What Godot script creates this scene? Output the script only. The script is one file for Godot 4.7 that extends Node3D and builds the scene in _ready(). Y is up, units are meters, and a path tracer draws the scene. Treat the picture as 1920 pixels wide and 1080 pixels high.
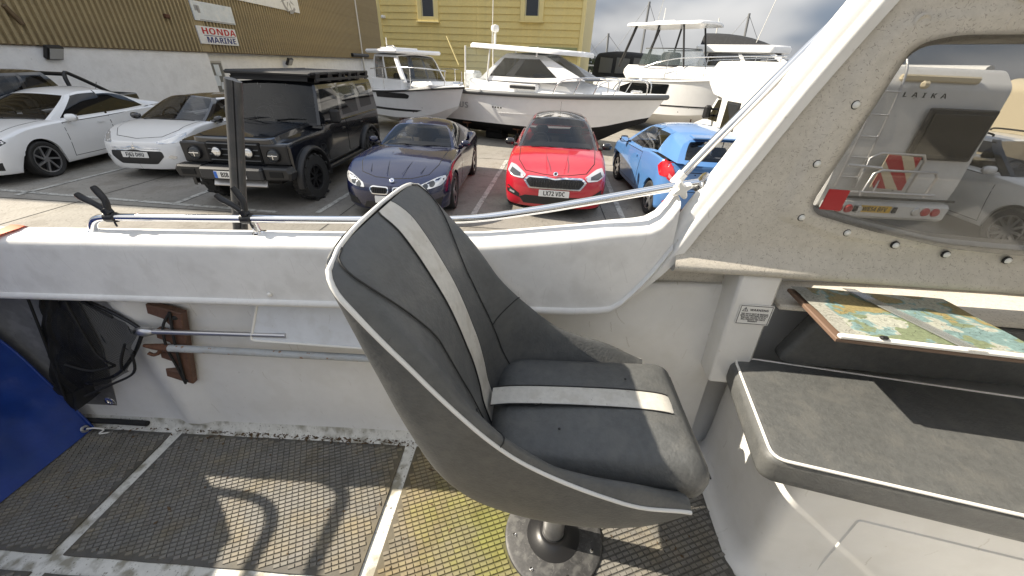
extends Node3D
# ---------------------------------------------------------------- everything
func _ready() -> void:
	rng.seed = 1
	# camera
	var cam := Camera3D.new()
	cam.name = "camera"
	cam.fov = 2.0 * rad_to_deg(atan(540.0 / 700.0))
	cam.near = .02
	cam.far = 3000.0
	cam.transform = Transform3D(Basis(Vector3.UP, deg_to_rad(2.9)) * Basis(Vector3.RIGHT, deg_to_rad(-30.9)) * Basis(Vector3.BACK, deg_to_rad(2.5)), Vector3(0, 2.33, 0))
	add_child(cam)
	cam.current = true
	# sky and exposure
	var env := Environment.new()
	env.background_mode = Environment.BG_SKY
	var sky := Sky.new()
	var sp := PanoramaSkyMaterial.new()
	sp.panorama = sky_tex()
	sp.energy_multiplier = .54
	sky.sky_material = sp
	env.sky = sky
	env.tonemap_mode = Environment.TONE_MAPPER_LINEAR
	env.tonemap_exposure = 2.05
	env.sdfgi_enabled = true
	env.ssao_enabled = true
	env.ssil_enabled = true
	var we := WorldEnvironment.new()
	we.name = "surroundings"
	we.environment = env
	add_child(we)
	# sun: low over the stern, a little from the yard side
	var sun := DirectionalLight3D.new()
	sun.name = "sun"
	sun.light_energy = 1.6
	sun.light_color = Color(1.0, .955, .88)
	sun.light_angular_distance = .55
	sun.shadow_enabled = true
	var dirn := Vector3(.779, -.616, .121).normalized()
	sun.transform = Transform3D(Basis.looking_at(dirn), Vector3(-20, 20, -4))
	add_child(sun)
	BX = Transform3D(Basis(Vector3.BACK, deg_to_rad(3.0)), Vector3(1.25 * sin(deg_to_rad(3.0)), 2.33 - 1.25 * cos(deg_to_rad(3.0)), 0))
	make_materials()
	build_yard()
	build_boat()
	build_vehicles()
	build_afloat()
	build_mats()
	build_helm_seat()
	build_cushions()
	build_chart()
	build_stowage()
	build_tarp()
	build_small_cockpit()

func sky_tex() -> ImageTexture:
	var w := 768; var h := 384
	var f := FastNoiseLite.new(); f.seed = 8; f.frequency = .55; f.fractal_octaves = 6; f.fractal_gain = .52
	var g := FastNoiseLite.new(); g.seed = 18; g.frequency = .28; g.fractal_octaves = 5
	var im := Image.create(w, h, false, Image.FORMAT_RGBF)
	for y in h:
		var el := (0.5 - (y + .5) / h) * PI
		for x in w:
			var az := (x + .5) / w * TAU
			var d := Vector3(cos(az) * cos(el), sin(el), sin(az) * cos(el))
			if d.y < -.02:
				im.set_pixel(x, y, Color(.16, .155, .145)); continue
			var yy := maxf(d.y, 0.0) + .22
			var p := Vector3(d.x / yy, d.y * 1.5, d.z / yy)
			var a := f.get_noise_3dv(p * 1.15) * .65 + g.get_noise_3dv(p * .9) * .5
			var cov := smoothstep(-.16, .22, a + .10)
			var shade := f.get_noise_3dv(p * 1.3 + Vector3(.35, .2, .1)) * .9 + g.get_noise_3dv(p * 2.0) * .35
			var lit := smoothstep(-.45, .40, shade)
			var top := Vector3(.26, .40, .66); var hor := Vector3(.46, .54, .63)
			var s := hor.lerp(top, pow(maxf(d.y, 0), .55))
			var cl := Vector3(.40, .44, .51).lerp(Vector3(1.45, 1.43, 1.40), lit)
			var c := s.lerp(cl, cov * .93)
			c = c.lerp(Vector3(.62, .67, .74), .35 * exp(-maxf(d.y, 0) * 12.0))
			# an overcast dome is brighter overhead than at the horizon
			c *= .40 + .72 * pow(maxf(d.y, 0), .7)
			im.set_pixel(x, y, Color(c.x, c.y, c.z))
	return ImageTexture.create_from_image(im)
# ---------------------------------------------------------------- mesh builder
class MB:
	var v := PackedVector3Array()
	var n := PackedVector3Array()
	var u := PackedVector2Array()
	var c := PackedColorArray()
	var col := Color(1, 1, 1)
	func tri(a: Vector3, b: Vector3, d: Vector3) -> void:
		var g := (d - a).cross(b - a)
		if g.length_squared() < 1e-16: return
		g = g.normalized()
		v.append(a); v.append(b); v.append(d)
		n.append(g); n.append(g); n.append(g)
		u.append(Vector2(a.x, a.y)); u.append(Vector2(b.x, b.y)); u.append(Vector2(d.x, d.y))
		c.append(col); c.append(col); c.append(col)
	func trin(a: Vector3, b: Vector3, d: Vector3, na: Vector3, nb: Vector3, nd: Vector3, ua := Vector2.ZERO, ub := Vector2.ZERO, ud := Vector2.ZERO) -> void:
		var g := (d - a).cross(b - a)
		if g.length_squared() < 1e-18: return
		if g.dot(na + nb + nd) < 0.0:
			v.append(a); v.append(d); v.append(b)
			n.append(na); n.append(nd); n.append(nb)
			u.append(ua); u.append(ud); u.append(ub)
		else:
			v.append(a); v.append(b); v.append(d)
			n.append(na); n.append(nb); n.append(nd)
			u.append(ua); u.append(ub); u.append(ud)
		c.append(col); c.append(col); c.append(col)
	func quad(a: Vector3, b: Vector3, d: Vector3, e: Vector3) -> void:
		tri(a, b, d); tri(a, d, e)
	# rows of points; smooth normals over the sheet
	func grid(P: Array, closed := false, flip := false, cols: Array = []) -> void:
		var R := P.size()
		var K: int = P[0].size()
		var N := []
		for i in R:
			var row := PackedVector3Array(); row.resize(K); N.append(row)
		var kk := K if closed else K - 1
		for i in R - 1:
			for j in kk:
				var j2 := (j + 1) % K
				var a: Vector3 = P[i][j]; var b: Vector3 = P[i][j2]; var d: Vector3 = P[i + 1][j2]; var e: Vector3 = P[i + 1][j]
				var g := (d - a).cross(e - b)
				if flip: g = -g
				N[i][j] += g; N[i][j2] += g; N[i + 1][j2] += g; N[i + 1][j] += g
		for i in R:
			for j in K:
				var q: Vector3 = N[i][j]
				N[i][j] = q.normalized() if q.length_squared() > 1e-20 else Vector3.UP
		for i in R - 1:
			for j in kk:
				var j2 := (j + 1) % K
				var u0 := float(j) / kk; var u1 := float(j + 1) / kk; var v0 := float(i) / (R - 1); var v1 := float(i + 1) / (R - 1)
				if cols.size(): col = cols[i]
				trin(P[i][j], P[i][j2], P[i + 1][j2], N[i][j], N[i][j2], N[i + 1][j2], Vector2(u0, v0), Vector2(u1, v0), Vector2(u1, v1))
				trin(P[i][j], P[i + 1][j2], P[i + 1][j], N[i][j], N[i + 1][j2], N[i + 1][j], Vector2(u0, v0), Vector2(u1, v1), Vector2(u0, v1))
	func box(ctr: Vector3, s: Vector3, bs := Basis(), ch := 0.0) -> void:
		var h := s * 0.5
		ch = minf(ch, minf(h.x, minf(h.y, h.z)) * 0.95)
		if ch <= 0.0:
			var p := []
			for k in 8: p.append(ctr + bs * Vector3(h.x if k & 1 else -h.x, h.y if k & 2 else -h.y, h.z if k & 4 else -h.z))
			for f in [[0, 2, 3, 1], [4, 5, 7, 6], [0, 1, 5, 4], [2, 6, 7, 3], [0, 4, 6, 2], [1, 3, 7, 5]]:
				var m: Vector3 = (p[f[0]] + p[f[2]]) * 0.5 - ctr
				flatq(p[f[0]], p[f[1]], p[f[2]], p[f[3]], m)
			return
		# chamfered: 6 faces, 12 edge quads, 8 corner triangles
		var q := {}
		for k in 8:
			var sg := Vector3(1 if k & 1 else -1, 1 if k & 2 else -1, 1 if k & 4 else -1)
			for ax in 3:
				var o := Vector3(h.x - ch, h.y - ch, h.z - ch)
				o[ax] = h[ax]
				q[k * 3 + ax] = ctr + bs * (o * sg)
		for ax in 3:
			var a1 := (ax + 1) % 3; var a2 := (ax + 2) % 3
			for sd in 2:
				var idx := []
				for cc in [[0, 0], [1, 0], [1, 1], [0, 1]]:
					idx.append((sd << ax) | (cc[0] << a1) | (cc[1] << a2))
				var out := Vector3.ZERO; out[ax] = 1 if sd else -1
				flatq(q[idx[0] * 3 + ax], q[idx[1] * 3 + ax], q[idx[2] * 3 + ax], q[idx[3] * 3 + ax], bs * out)
			for s1 in 2:
				for s2 in 2:
					var k0 := (s1 << a1) | (s2 << a2); var k1 := k0 | (1 << ax)
					var o2 := Vector3.ZERO; o2[a1] = 1 if s1 else -1; o2[a2] = 1 if s2 else -1
					flatq(q[k0 * 3 + a1], q[k1 * 3 + a1], q[k1 * 3 + a2], q[k0 * 3 + a2], bs * o2)
		for k in 8:
			var o3 := bs * Vector3(1 if k & 1 else -1, 1 if k & 2 else -1, 1 if k & 4 else -1)
			flat3(q[k * 3], q[k * 3 + 1], q[k * 3 + 2], o3)
	func flat3(a: Vector3, b: Vector3, d: Vector3, out: Vector3) -> void:
		var g := (d - a).cross(b - a)
		if g.dot(out) < 0: tri(a, d, b)
		else: tri(a, b, d)
	func flatq(a: Vector3, b: Vector3, d: Vector3, e: Vector3, out: Vector3) -> void:
		flat3(a, b, d, out); flat3(a, d, e, out)
	func tube(path: Array, r, seg := 10, caps := true, closed := false) -> void:
		var m := path.size()
		var up := Vector3.ZERO
		var rows := []
		for i in m:
			var t: Vector3
			if closed: t = path[(i + 1) % m] - path[(i - 1 + m) % m]
			elif i == 0: t = path[1] - path[0]
			elif i == m - 1: t = path[m - 1] - path[m - 2]
			else: t = (path[i + 1] - path[i]).normalized() + (path[i] - path[i - 1]).normalized()
			t = t.normalized()
			if up == Vector3.ZERO:
				up = Vector3.UP if absf(t.y) < 0.9 else Vector3.RIGHT
			var sd := t.cross(up).normalized()
			up = sd.cross(t).normalized()
			var rr: float = r[i] if r is Array else r
			var row := PackedVector3Array()
			for k in seg:
				var a := TAU * k / seg
				row.append(path[i] + (sd * cos(a) + up * sin(a)) * rr)
			rows.append(row)
		if closed: rows.append(rows[0])
		for i in rows.size() - 1:
			var c0: Vector3 = path[i % m]; var c1: Vector3 = path[(i + 1) % m]
			for k in seg:
				var k2 := (k + 1) % seg
				var a: Vector3 = rows[i][k]; var b: Vector3 = rows[i][k2]; var d: Vector3 = rows[i + 1][k2]; var e: Vector3 = rows[i + 1][k]
				trin(a, b, d, (a - c0).normalized(), (b - c0).normalized(), (d - c1).normalized())
				trin(a, d, e, (a - c0).normalized(), (d - c1).normalized(), (e - c1).normalized())
		if caps and not closed:
			for k in seg:
				var k2 := (k + 1) % seg
				flat3(path[0], rows[0][k], rows[0][k2], path[0] - path[1])
				flat3(path[m - 1], rows[m - 1][k], rows[m - 1][k2], path[m - 1] - path[m - 2])
	# profile of Vector2(radius, height along axis) turned round xf's y axis; hard corners where the bend is over 40 degrees
	func lathe(prof: Array, xf := Transform3D(), seg := 24) -> void:
		for i in prof.size() - 1:
			var p: Vector2 = prof[i]; var q: Vector2 = prof[i + 1]
			var d := (q - p)
			if d.length() < 1e-6: continue
			var nn := Vector2(d.y, -d.x).normalized()
			var n0 := nn; var n1 := nn
			if i > 0:
				var dp: Vector2 = p - prof[i - 1]
				var np := Vector2(dp.y, -dp.x).normalized()
				if np.dot(nn) > 0.76: n0 = (np + nn).normalized()
			if i < prof.size() - 2:
				var dn: Vector2 = prof[i + 2] - q
				var nq := Vector2(dn.y, -dn.x).normalized()
				if nq.dot(nn) > 0.76: n1 = (nq + nn).normalized()
			for k in seg:
				var a := TAU * k / seg; var b := TAU * (k + 1) / seg
				var ca := Vector3(cos(a), 0, sin(a)); var cb := Vector3(cos(b), 0, sin(b))
				var A := xf * (ca * p.x + Vector3(0, p.y, 0)); var Bq := xf * (cb * p.x + Vector3(0, p.y, 0))
				var Cq := xf * (cb * q.x + Vector3(0, q.y, 0)); var Dq := xf * (ca * q.x + Vector3(0, q.y, 0))
				var bs := xf.basis
				var na := bs * (ca * n0.x + Vector3(0, n0.y, 0)); var nb := bs * (cb * n0.x + Vector3(0, n0.y, 0))
				var nc := bs * (cb * n1.x + Vector3(0, n1.y, 0)); var nd := bs * (ca * n1.x + Vector3(0, n1.y, 0))
				trin(A, Bq, Cq, na, nb, nc); trin(A, Cq, Dq, na, nc, nd)
	# polygon in xf's x/y plane, thickness along z from 0 to d, front edge chamfered
	func prism(poly: PackedVector2Array, d: float, xf := Transform3D(), ch := 0.0) -> void:
		var idx := Geometry2D.triangulate_polygon(poly)
		var top := poly
		if ch > 0.0:
			var off := Geometry2D.offset_polygon(poly, -ch, Geometry2D.JOIN_MITER)
			if off.size() == 1 and off[0].size() == poly.size():
				# match the starting corner
				var best := 0; var bd := 1e9
				for k in off[0].size():
					var dd: float = off[0][k].distance_to(poly[0])
					if dd < bd: bd = dd; best = k
				top = PackedVector2Array()
				var rev := Geometry2D.is_polygon_clockwise(off[0]) != Geometry2D.is_polygon_clockwise(poly)
				for k in poly.size(): top.append(off[0][posmod(best + (-k if rev else k), poly.size())])
			else: ch = 0.0
		var z := xf.basis.z
		var idt := Geometry2D.triangulate_polygon(top)
		for k in range(0, idx.size(), 3):
			flat3(xf * Vector3(poly[idx[k]].x, poly[idx[k]].y, 0), xf * Vector3(poly[idx[k + 1]].x, poly[idx[k + 1]].y, 0), xf * Vector3(poly[idx[k + 2]].x, poly[idx[k + 2]].y, 0), -z)
		for k in range(0, idt.size(), 3):
			flat3(xf * Vector3(top[idt[k]].x, top[idt[k]].y, d), xf * Vector3(top[idt[k + 1]].x, top[idt[k + 1]].y, d), xf * Vector3(top[idt[k + 2]].x, top[idt[k + 2]].y, d), z)
		var sgn := 1.0 if Geometry2D.is_polygon_clockwise(poly) else -1.0
		for k in poly.size():
			var k2 := (k + 1) % poly.size()
			var e := poly[k2] - poly[k]
			var o := xf.basis * (Vector3(-e.y, e.x, 0) * sgn)
			flatq(xf * Vector3(poly[k].x, poly[k].y, 0), xf * Vector3(poly[k2].x, poly[k2].y, 0), xf * Vector3(poly[k2].x, poly[k2].y, d - ch), xf * Vector3(poly[k].x, poly[k].y, d - ch), o)
			if ch > 0.0:
				flatq(xf * Vector3(poly[k].x, poly[k].y, d - ch), xf * Vector3(poly[k2].x, poly[k2].y, d - ch), xf * Vector3(top[k2].x, top[k2].y, d), xf * Vector3(top[k].x, top[k].y, d), o)
	# closed rings stacked: convex outline of Vector3 points, inset and lifted (cushions, pads)
	func pad(outline: Array, dirn: Vector3, thick: float, rad: float, crown: float, inset_top := 0.0) -> void:
		var m := Vector3.ZERO
		for p in outline: m += p
		m /= outline.size()
		var rows := []
		var steps := [[0.0, rad * 0.6], [rad * 0.35, rad * 0.15], [rad, 0.0], [thick - rad, 0.0], [thick - rad * 0.6, rad * 0.12], [thick - rad * 0.25, rad * 0.42], [thick - rad * 0.06, rad * 0.8], [thick, rad * 1.25]]
		for s in steps:
			var row := PackedVector3Array()
			for p in outline:
				var out: Vector3 = (p - m)
				var L := out.length()
				var k: float = (L - s[1] - inset_top * s[0] / thick) / L
				row.append(m + out * k + dirn * s[0])
			rows.append(row)
		var last: PackedVector3Array = rows[-1]
		for f in [0.93, 0.8, 0.6, 0.35, 0.12, 0.001]:
			var row := PackedVector3Array()
			for p in last:
				var q: Vector3 = m + (p - m - dirn * (p - m).dot(dirn)) * f + dirn * ((p - m).dot(dirn) + crown * (1.0 - f * f))
				row.append(q)
			rows.append(row)
		grid(rows, true)
		fix_out(m + dirn * thick * 0.5)
	# turns normals of the whole mesh away from a middle point
	func fix_out(mid: Vector3) -> void:
		for k in range(0, v.size(), 3):
			for j in 3:
				if n[k + j].dot(v[k + j] - mid) < 0: n[k + j] = -n[k + j]
			var g := (v[k + 2] - v[k]).cross(v[k + 1] - v[k])
			if g.dot(n[k] + n[k + 1] + n[k + 2]) < 0:
				var t := v[k + 1]; v[k + 1] = v[k + 2]; v[k + 2] = t
				t = n[k + 1]; n[k + 1] = n[k + 2]; n[k + 2] = t
	# shared normals where faces meet at less than the angle
	func smooth(deg := 35.0) -> void:
		var head := {}
		var nxt := PackedInt32Array(); nxt.resize(v.size())
		for i in v.size():
			var key := Vector3i((v[i] * 5000.0).round())
			nxt[i] = head.get(key, -1)
			head[key] = i
		var fn := PackedVector3Array(); fn.resize(v.size() / 3)
		var fa := PackedVector3Array(); fa.resize(v.size() / 3)
		for t in v.size() / 3:
			var g := (v[t * 3 + 2] - v[t * 3]).cross(v[t * 3 + 1] - v[t * 3])
			fa[t] = g
			fn[t] = g.normalized()
		var lim := cos(deg_to_rad(deg))
		for i in v.size():
			var me := fn[i / 3]
			var s := Vector3.ZERO
			var k: int = head[Vector3i((v[i] * 5000.0).round())]
			while k >= 0:
				if fn[k / 3].dot(me) > lim: s += fa[k / 3]
				k = nxt[k]
			n[i] = s.normalized() if s.length_squared() > 1e-24 else me
	func tint_by(f: Callable) -> void:
		for i in v.size(): c[i] = f.call(v[i])
	func add(o: MB, xf := Transform3D()) -> void:
		for i in o.v.size():
			v.append(xf * o.v[i]); n.append((xf.basis * o.n[i]).normalized())
		if xf.basis.determinant() < 0:
			for k in range(v.size() - o.v.size(), v.size(), 3):
				var t := v[k + 1]; v[k + 1] = v[k + 2]; v[k + 2] = t
				t = n[k + 1]; n[k + 1] = n[k + 2]; n[k + 2] = t
		u.append_array(o.u); c.append_array(o.c)
	func mesh(colors := false) -> ArrayMesh:
		var a := []
		a.resize(Mesh.ARRAY_MAX)
		a[Mesh.ARRAY_VERTEX] = v; a[Mesh.ARRAY_NORMAL] = n; a[Mesh.ARRAY_TEX_UV] = u
		if colors: a[Mesh.ARRAY_COLOR] = c
		var m := ArrayMesh.new()
		m.add_surface_from_arrays(Mesh.PRIMITIVE_TRIANGLES, a)
		return m

# ---------------------------------------------------------------- scene helpers
var taken := {}
var M := {}
var BX := Transform3D()          # the fishing boat's frame in the yard
var rng := RandomNumberGenerator.new()

func lin(r: float, g: float, b: float) -> Color:
	return Color(r, g, b).linear_to_srgb()

func numbered(called: String) -> String:
	var k: int = taken.get(called, -1) + 1
	taken[called] = k
	return called if k == 0 else "%s_%03d" % [called, k]

func thing(called: String, label: String, category: String, xf := Transform3D(), group := "", kind := "") -> Node3D:
	var o := Node3D.new()
	o.name = numbered(called)
	add_child(o, true)
	o.transform = xf
	tag(o, label, category, group, kind)
	return o

func tag(o: Node3D, label := "", category := "", group := "", kind := "") -> void:
	if label: o.set_meta("label", label)
	if category: o.set_meta("category", category)
	if group: o.set_meta("group", group)
	if kind: o.set_meta("kind", kind)

func part(parent: Node, called: String, mb: MB, m: Material, xf := Transform3D(), colors := false) -> MeshInstance3D:
	var o := MeshInstance3D.new()
	o.name = called if parent != self else numbered(called)
	o.mesh = mb.mesh(colors)
	o.material_override = m
	parent.add_child(o, true)
	o.transform = xf
	return o

func shared(parent: Node, called: String, mesh: Mesh, m: Material, xf := Transform3D()) -> MeshInstance3D:
	var o := MeshInstance3D.new()
	o.name = called
	o.mesh = mesh
	o.material_override = m
	parent.add_child(o, true)
	o.transform = xf
	return o

func bxp(parent: Node, called: String, ctr: Vector3, s: Vector3, m: Material, ch := 0.004, bs := Basis()) -> MeshInstance3D:
	var mb := MB.new()
	mb.box(ctr, s, bs, ch)
	return part(parent, called, mb, m)

func tubep(parent: Node, called: String, path: Array, r, m: Material, seg := 10, closed := false) -> MeshInstance3D:
	var mb := MB.new()
	mb.tube(path, r, seg, true, closed)
	return part(parent, called, mb, m)

# smooth curve through points
func curve(pts: Array, step := 8, closed := false) -> Array:
	var out := []
	var m := pts.size()
	var last := m if closed else m - 1
	for i in last:
		var p0 = pts[(i - 1 + m) % m] if closed or i > 0 else pts[0]
		var p1 = pts[i]
		var p2 = pts[(i + 1) % m]
		var p3 = pts[(i + 2) % m] if closed or i + 2 < m else pts[m - 1]
		for k in step:
			var t := float(k) / step
			out.append(0.5 * ((2.0 * p1) + (p2 - p0) * t + (2.0 * p0 - 5.0 * p1 + 4.0 * p2 - p3) * t * t + (3.0 * p1 - p0 - 3.0 * p2 + p3) * t * t * t))
	if not closed: out.append(pts[m - 1])
	return out

# value of a table [[x, y], ...] at x; smooth
func tab(t: Array, x: float) -> float:
	if x <= t[0][0]: return t[0][1]
	for i in t.size() - 1:
		if x <= t[i + 1][0]:
			var x0: float = t[i][0]; var x1: float = t[i + 1][0]; var y0: float = t[i][1]; var y1: float = t[i + 1][1]
			var h := x1 - x0
			var s := (y1 - y0) / h
			var m0 := s; var m1 := s
			if i > 0:
				var sp: float = (y0 - t[i - 1][1]) / (x0 - t[i - 1][0])
				m0 = 0.0 if sp * s <= 0 else 2.0 * sp * s / (sp + s)
			if i + 2 < t.size():
				var sn: float = (t[i + 2][1] - y1) / (t[i + 2][0] - x1)
				m1 = 0.0 if sn * s <= 0 else 2.0 * sn * s / (sn + s)
			var q := (x - x0) / h
			return (2*q*q*q - 3*q*q + 1) * y0 + (q*q*q - 2*q*q + q) * h * m0 + (-2*q*q*q + 3*q*q) * y1 + (q*q*q - q*q) * h * m1
	return t[t.size() - 1][1]

func v2(a: Array) -> PackedVector2Array:
	var p := PackedVector2Array()
	for k in range(0, a.size(), 2): p.append(Vector2(a[k], a[k + 1]))
	return p

# rounds the corners of a polygon
func rounded(p: PackedVector2Array, r: float, seg := 4) -> PackedVector2Array:
	var out := PackedVector2Array()
	for i in p.size():
		var a := p[(i - 1 + p.size()) % p.size()]; var b := p[i]; var c := p[(i + 1) % p.size()]
		var d := minf(r, minf(a.distance_to(b), c.distance_to(b)) * 0.45)
		var s := b + (a - b).normalized() * d
		var e := b + (c - b).normalized() * d
		for k in seg + 1:
			var t := float(k) / seg
			out.append(s.lerp(b, t).lerp(b.lerp(e, t), t))
	return out

func look(from: Vector3, x_to: Vector3, y_near := Vector3.UP) -> Transform3D:
	var x := x_to.normalized()
	var z := x.cross(y_near).normalized()
	return Transform3D(Basis(x, z.cross(x), z), from)

func text_mesh(s: String, size: float, depth := 0.003, bold := false, wide := 1.0) -> Mesh:
	var t := TextMesh.new()
	t.text = s
	var f := SystemFont.new()
	f.font_names = PackedStringArray(["Droid Sans"])
	f.font_weight = 700 if bold else 400
	t.font = f
	t.font_size = 64
	t.pixel_size = size / 64.0 / 0.72
	t.depth = depth
	t.curve_step = 2.0
	return t

func lettering(parent: Node, called: String, s: String, size: float, xf: Transform3D, m: Material, bold := false, wide := 1.0, depth := .003) -> MeshInstance3D:
	var o := MeshInstance3D.new()
	o.name = called
	o.mesh = text_mesh(s, size, depth, bold)
	o.material_override = m
	parent.add_child(o, true)
	o.transform = xf * Transform3D(Basis.from_scale(Vector3(wide, 1, 1)), Vector3.ZERO)
	return o
# ---------------------------------------------------------------- materials
func sm(color: Color, rough := 0.5, metal := 0.0) -> StandardMaterial3D:
	var m := StandardMaterial3D.new()
	m.albedo_color = color
	m.roughness = rough
	m.metallic = metal
	return m

func noise_bytes(size: int, freq: float, oct: int, sd: int, kind := FastNoiseLite.TYPE_SIMPLEX_SMOOTH) -> PackedByteArray:
	var f := FastNoiseLite.new()
	f.noise_type = kind
	f.frequency = freq / size
	f.fractal_octaves = oct
	f.seed = sd
	var im := f.get_seamless_image(size, size)
	im.convert(Image.FORMAT_L8)
	return im.get_data()

# linear base colour, mottled by three scales of noise and by flecks and strokes
var gamma := PackedByteArray()
var grain := PackedByteArray()
var noise_kept := {}
func fleck_tex(size: int, base: Vector3, sd: int, low: float, mid: float, fine: float, stain: Vector3, stain_amount: float, dots := 0, dot_r := 1.5, strokes := 0, stroke_len := 10.0, dark := Vector3(0.05, 0.04, 0.03), bend := 0.3, lowfreq := 3.0, up_only := false) -> ImageTexture:
	if gamma.is_empty():
		for i in 1025: gamma.append(int(pow(i / 1024.0, 1.0 / 2.2) * 255.0))
		var gg := RandomNumberGenerator.new(); gg.seed = 2
		for i in 131072:
			var q := gg.randi()
			grain.append(q & 255); grain.append((q >> 8) & 255)
	if not noise_kept.has(size): noise_kept[size] = [noise_bytes(size, 3.0, 4, 1), noise_bytes(size, 22.0, 3, 2), noise_bytes(size, 6.0, 5, 3)]
	var a: PackedByteArray = noise_kept[size][0]; var b: PackedByteArray = noise_kept[size][1]; var s: PackedByteArray = noise_kept[size][2]
	var g := RandomNumberGenerator.new(); g.seed = sd
	var nn := size * size
	var by := PackedByteArray(); by.resize(nn * 3)
	var sh := posmod(sd * 7919, nn); var sh2 := posmod(sd * 3571, nn); var sg := posmod(sd * 9973, 262144)
	var la := low / 127.5; var lb := mid / 127.5; var lc := fine / 255.0
	var k0 := 1.0 - low - mid - fine * .5
	var bx := base * 1024.0; var st := stain * 1024.0
	for i in nn:
		var k := k0 + la * a[(i + sh) % nn] + lb * b[(i + sh2) % nn] + lc * grain[(i + sg) & 262143]
		var w: float = (s[(i + sh) % nn] - 132) * .0157
		var o := i * 3
		if w <= 0.0:
			by[o] = gamma[mini(int(bx.x * k), 1024)]; by[o + 1] = gamma[mini(int(bx.y * k), 1024)]; by[o + 2] = gamma[mini(int(bx.z * k), 1024)]
		else:
			w = minf(w, 1.0) * stain_amount
			var c := (bx * k).lerp(st, w)
			by[o] = gamma[mini(int(c.x), 1024)]; by[o + 1] = gamma[mini(int(c.y), 1024)]; by[o + 2] = gamma[mini(int(c.z), 1024)]
	var im := Image.create_from_data(size, size, false, Image.FORMAT_RGB8, by)
	var ink := Color(dark.x, dark.y, dark.z).linear_to_srgb()
	var put := func(x: int, y: int, al: float) -> void:
		x = posmod(x, size); y = posmod(y, size)
		im.set_pixel(x, y, im.get_pixel(x, y).lerp(ink, al))
	for d in dots:
		var x := g.randf() * size; var y := g.randf() * size
		var r := dot_r * (0.3 + 1.2 * g.randf() * g.randf())
		var al := 0.25 + 0.6 * g.randf()
		for yy in range(int(-r - 1), int(r + 2)):
			for xx in range(int(-r - 1), int(r + 2)):
				var q := Vector2(xx, yy).length()
				if q < r + 0.5: put.call(int(x) + xx, int(y) + yy, al * clampf(r + 0.5 - q, 0, 1))
	for d in strokes:
		var x := g.randf() * size; var y := g.randf() * size
		var an := g.randf() * TAU if not up_only else PI / 2 + g.randfn(0, 0.25)
		var L := stroke_len * (0.3 + 1.4 * g.randf() * g.randf())
		var al := 0.15 + 0.55 * g.randf()
		var turn := g.randfn(0, bend) / 4.0
		for k in int(L):
			put.call(int(x), int(y), al)
			x += cos(an); y += sin(an); an += turn
	return ImageTexture.create_from_image(im)

func normal_tex(size: int, freq: float, oct: int, sd: int, strength: float) -> ImageTexture:
	var im := Image.create_from_data(size, size, false, Image.FORMAT_L8, noise_bytes(size, freq, oct, sd))
	im.convert(Image.FORMAT_RGBA8)
	im.bump_map_to_normal_map(strength)
	return ImageTexture.create_from_image(im)

func tri_mat(t: Texture2D, metres: float, rough := 0.5, tint := Color.WHITE, nrm: Texture2D = null, ns := 0.5) -> StandardMaterial3D:
	var m := sm(tint, rough)
	m.albedo_texture = t
	m.uv1_triplanar = true
	m.uv1_triplanar_sharpness = 4.0
	m.uv1_scale = Vector3.ONE / metres
	if nrm:
		m.normal_enabled = true
		m.normal_texture = nrm
		m.normal_scale = ns
	return m

func paint(c: Color, rough := 0.35) -> StandardMaterial3D:
	var m := sm(c, rough)
	m.clearcoat_enabled = true
	m.clearcoat = 1.0
	m.clearcoat_roughness = 0.04
	return m

func glass(c: Color, alpha: float) -> StandardMaterial3D:
	var m := sm(Color(c.r, c.g, c.b, alpha), 0.03)
	m.transparency = BaseMaterial3D.TRANSPARENCY_ALPHA
	return m

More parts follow.
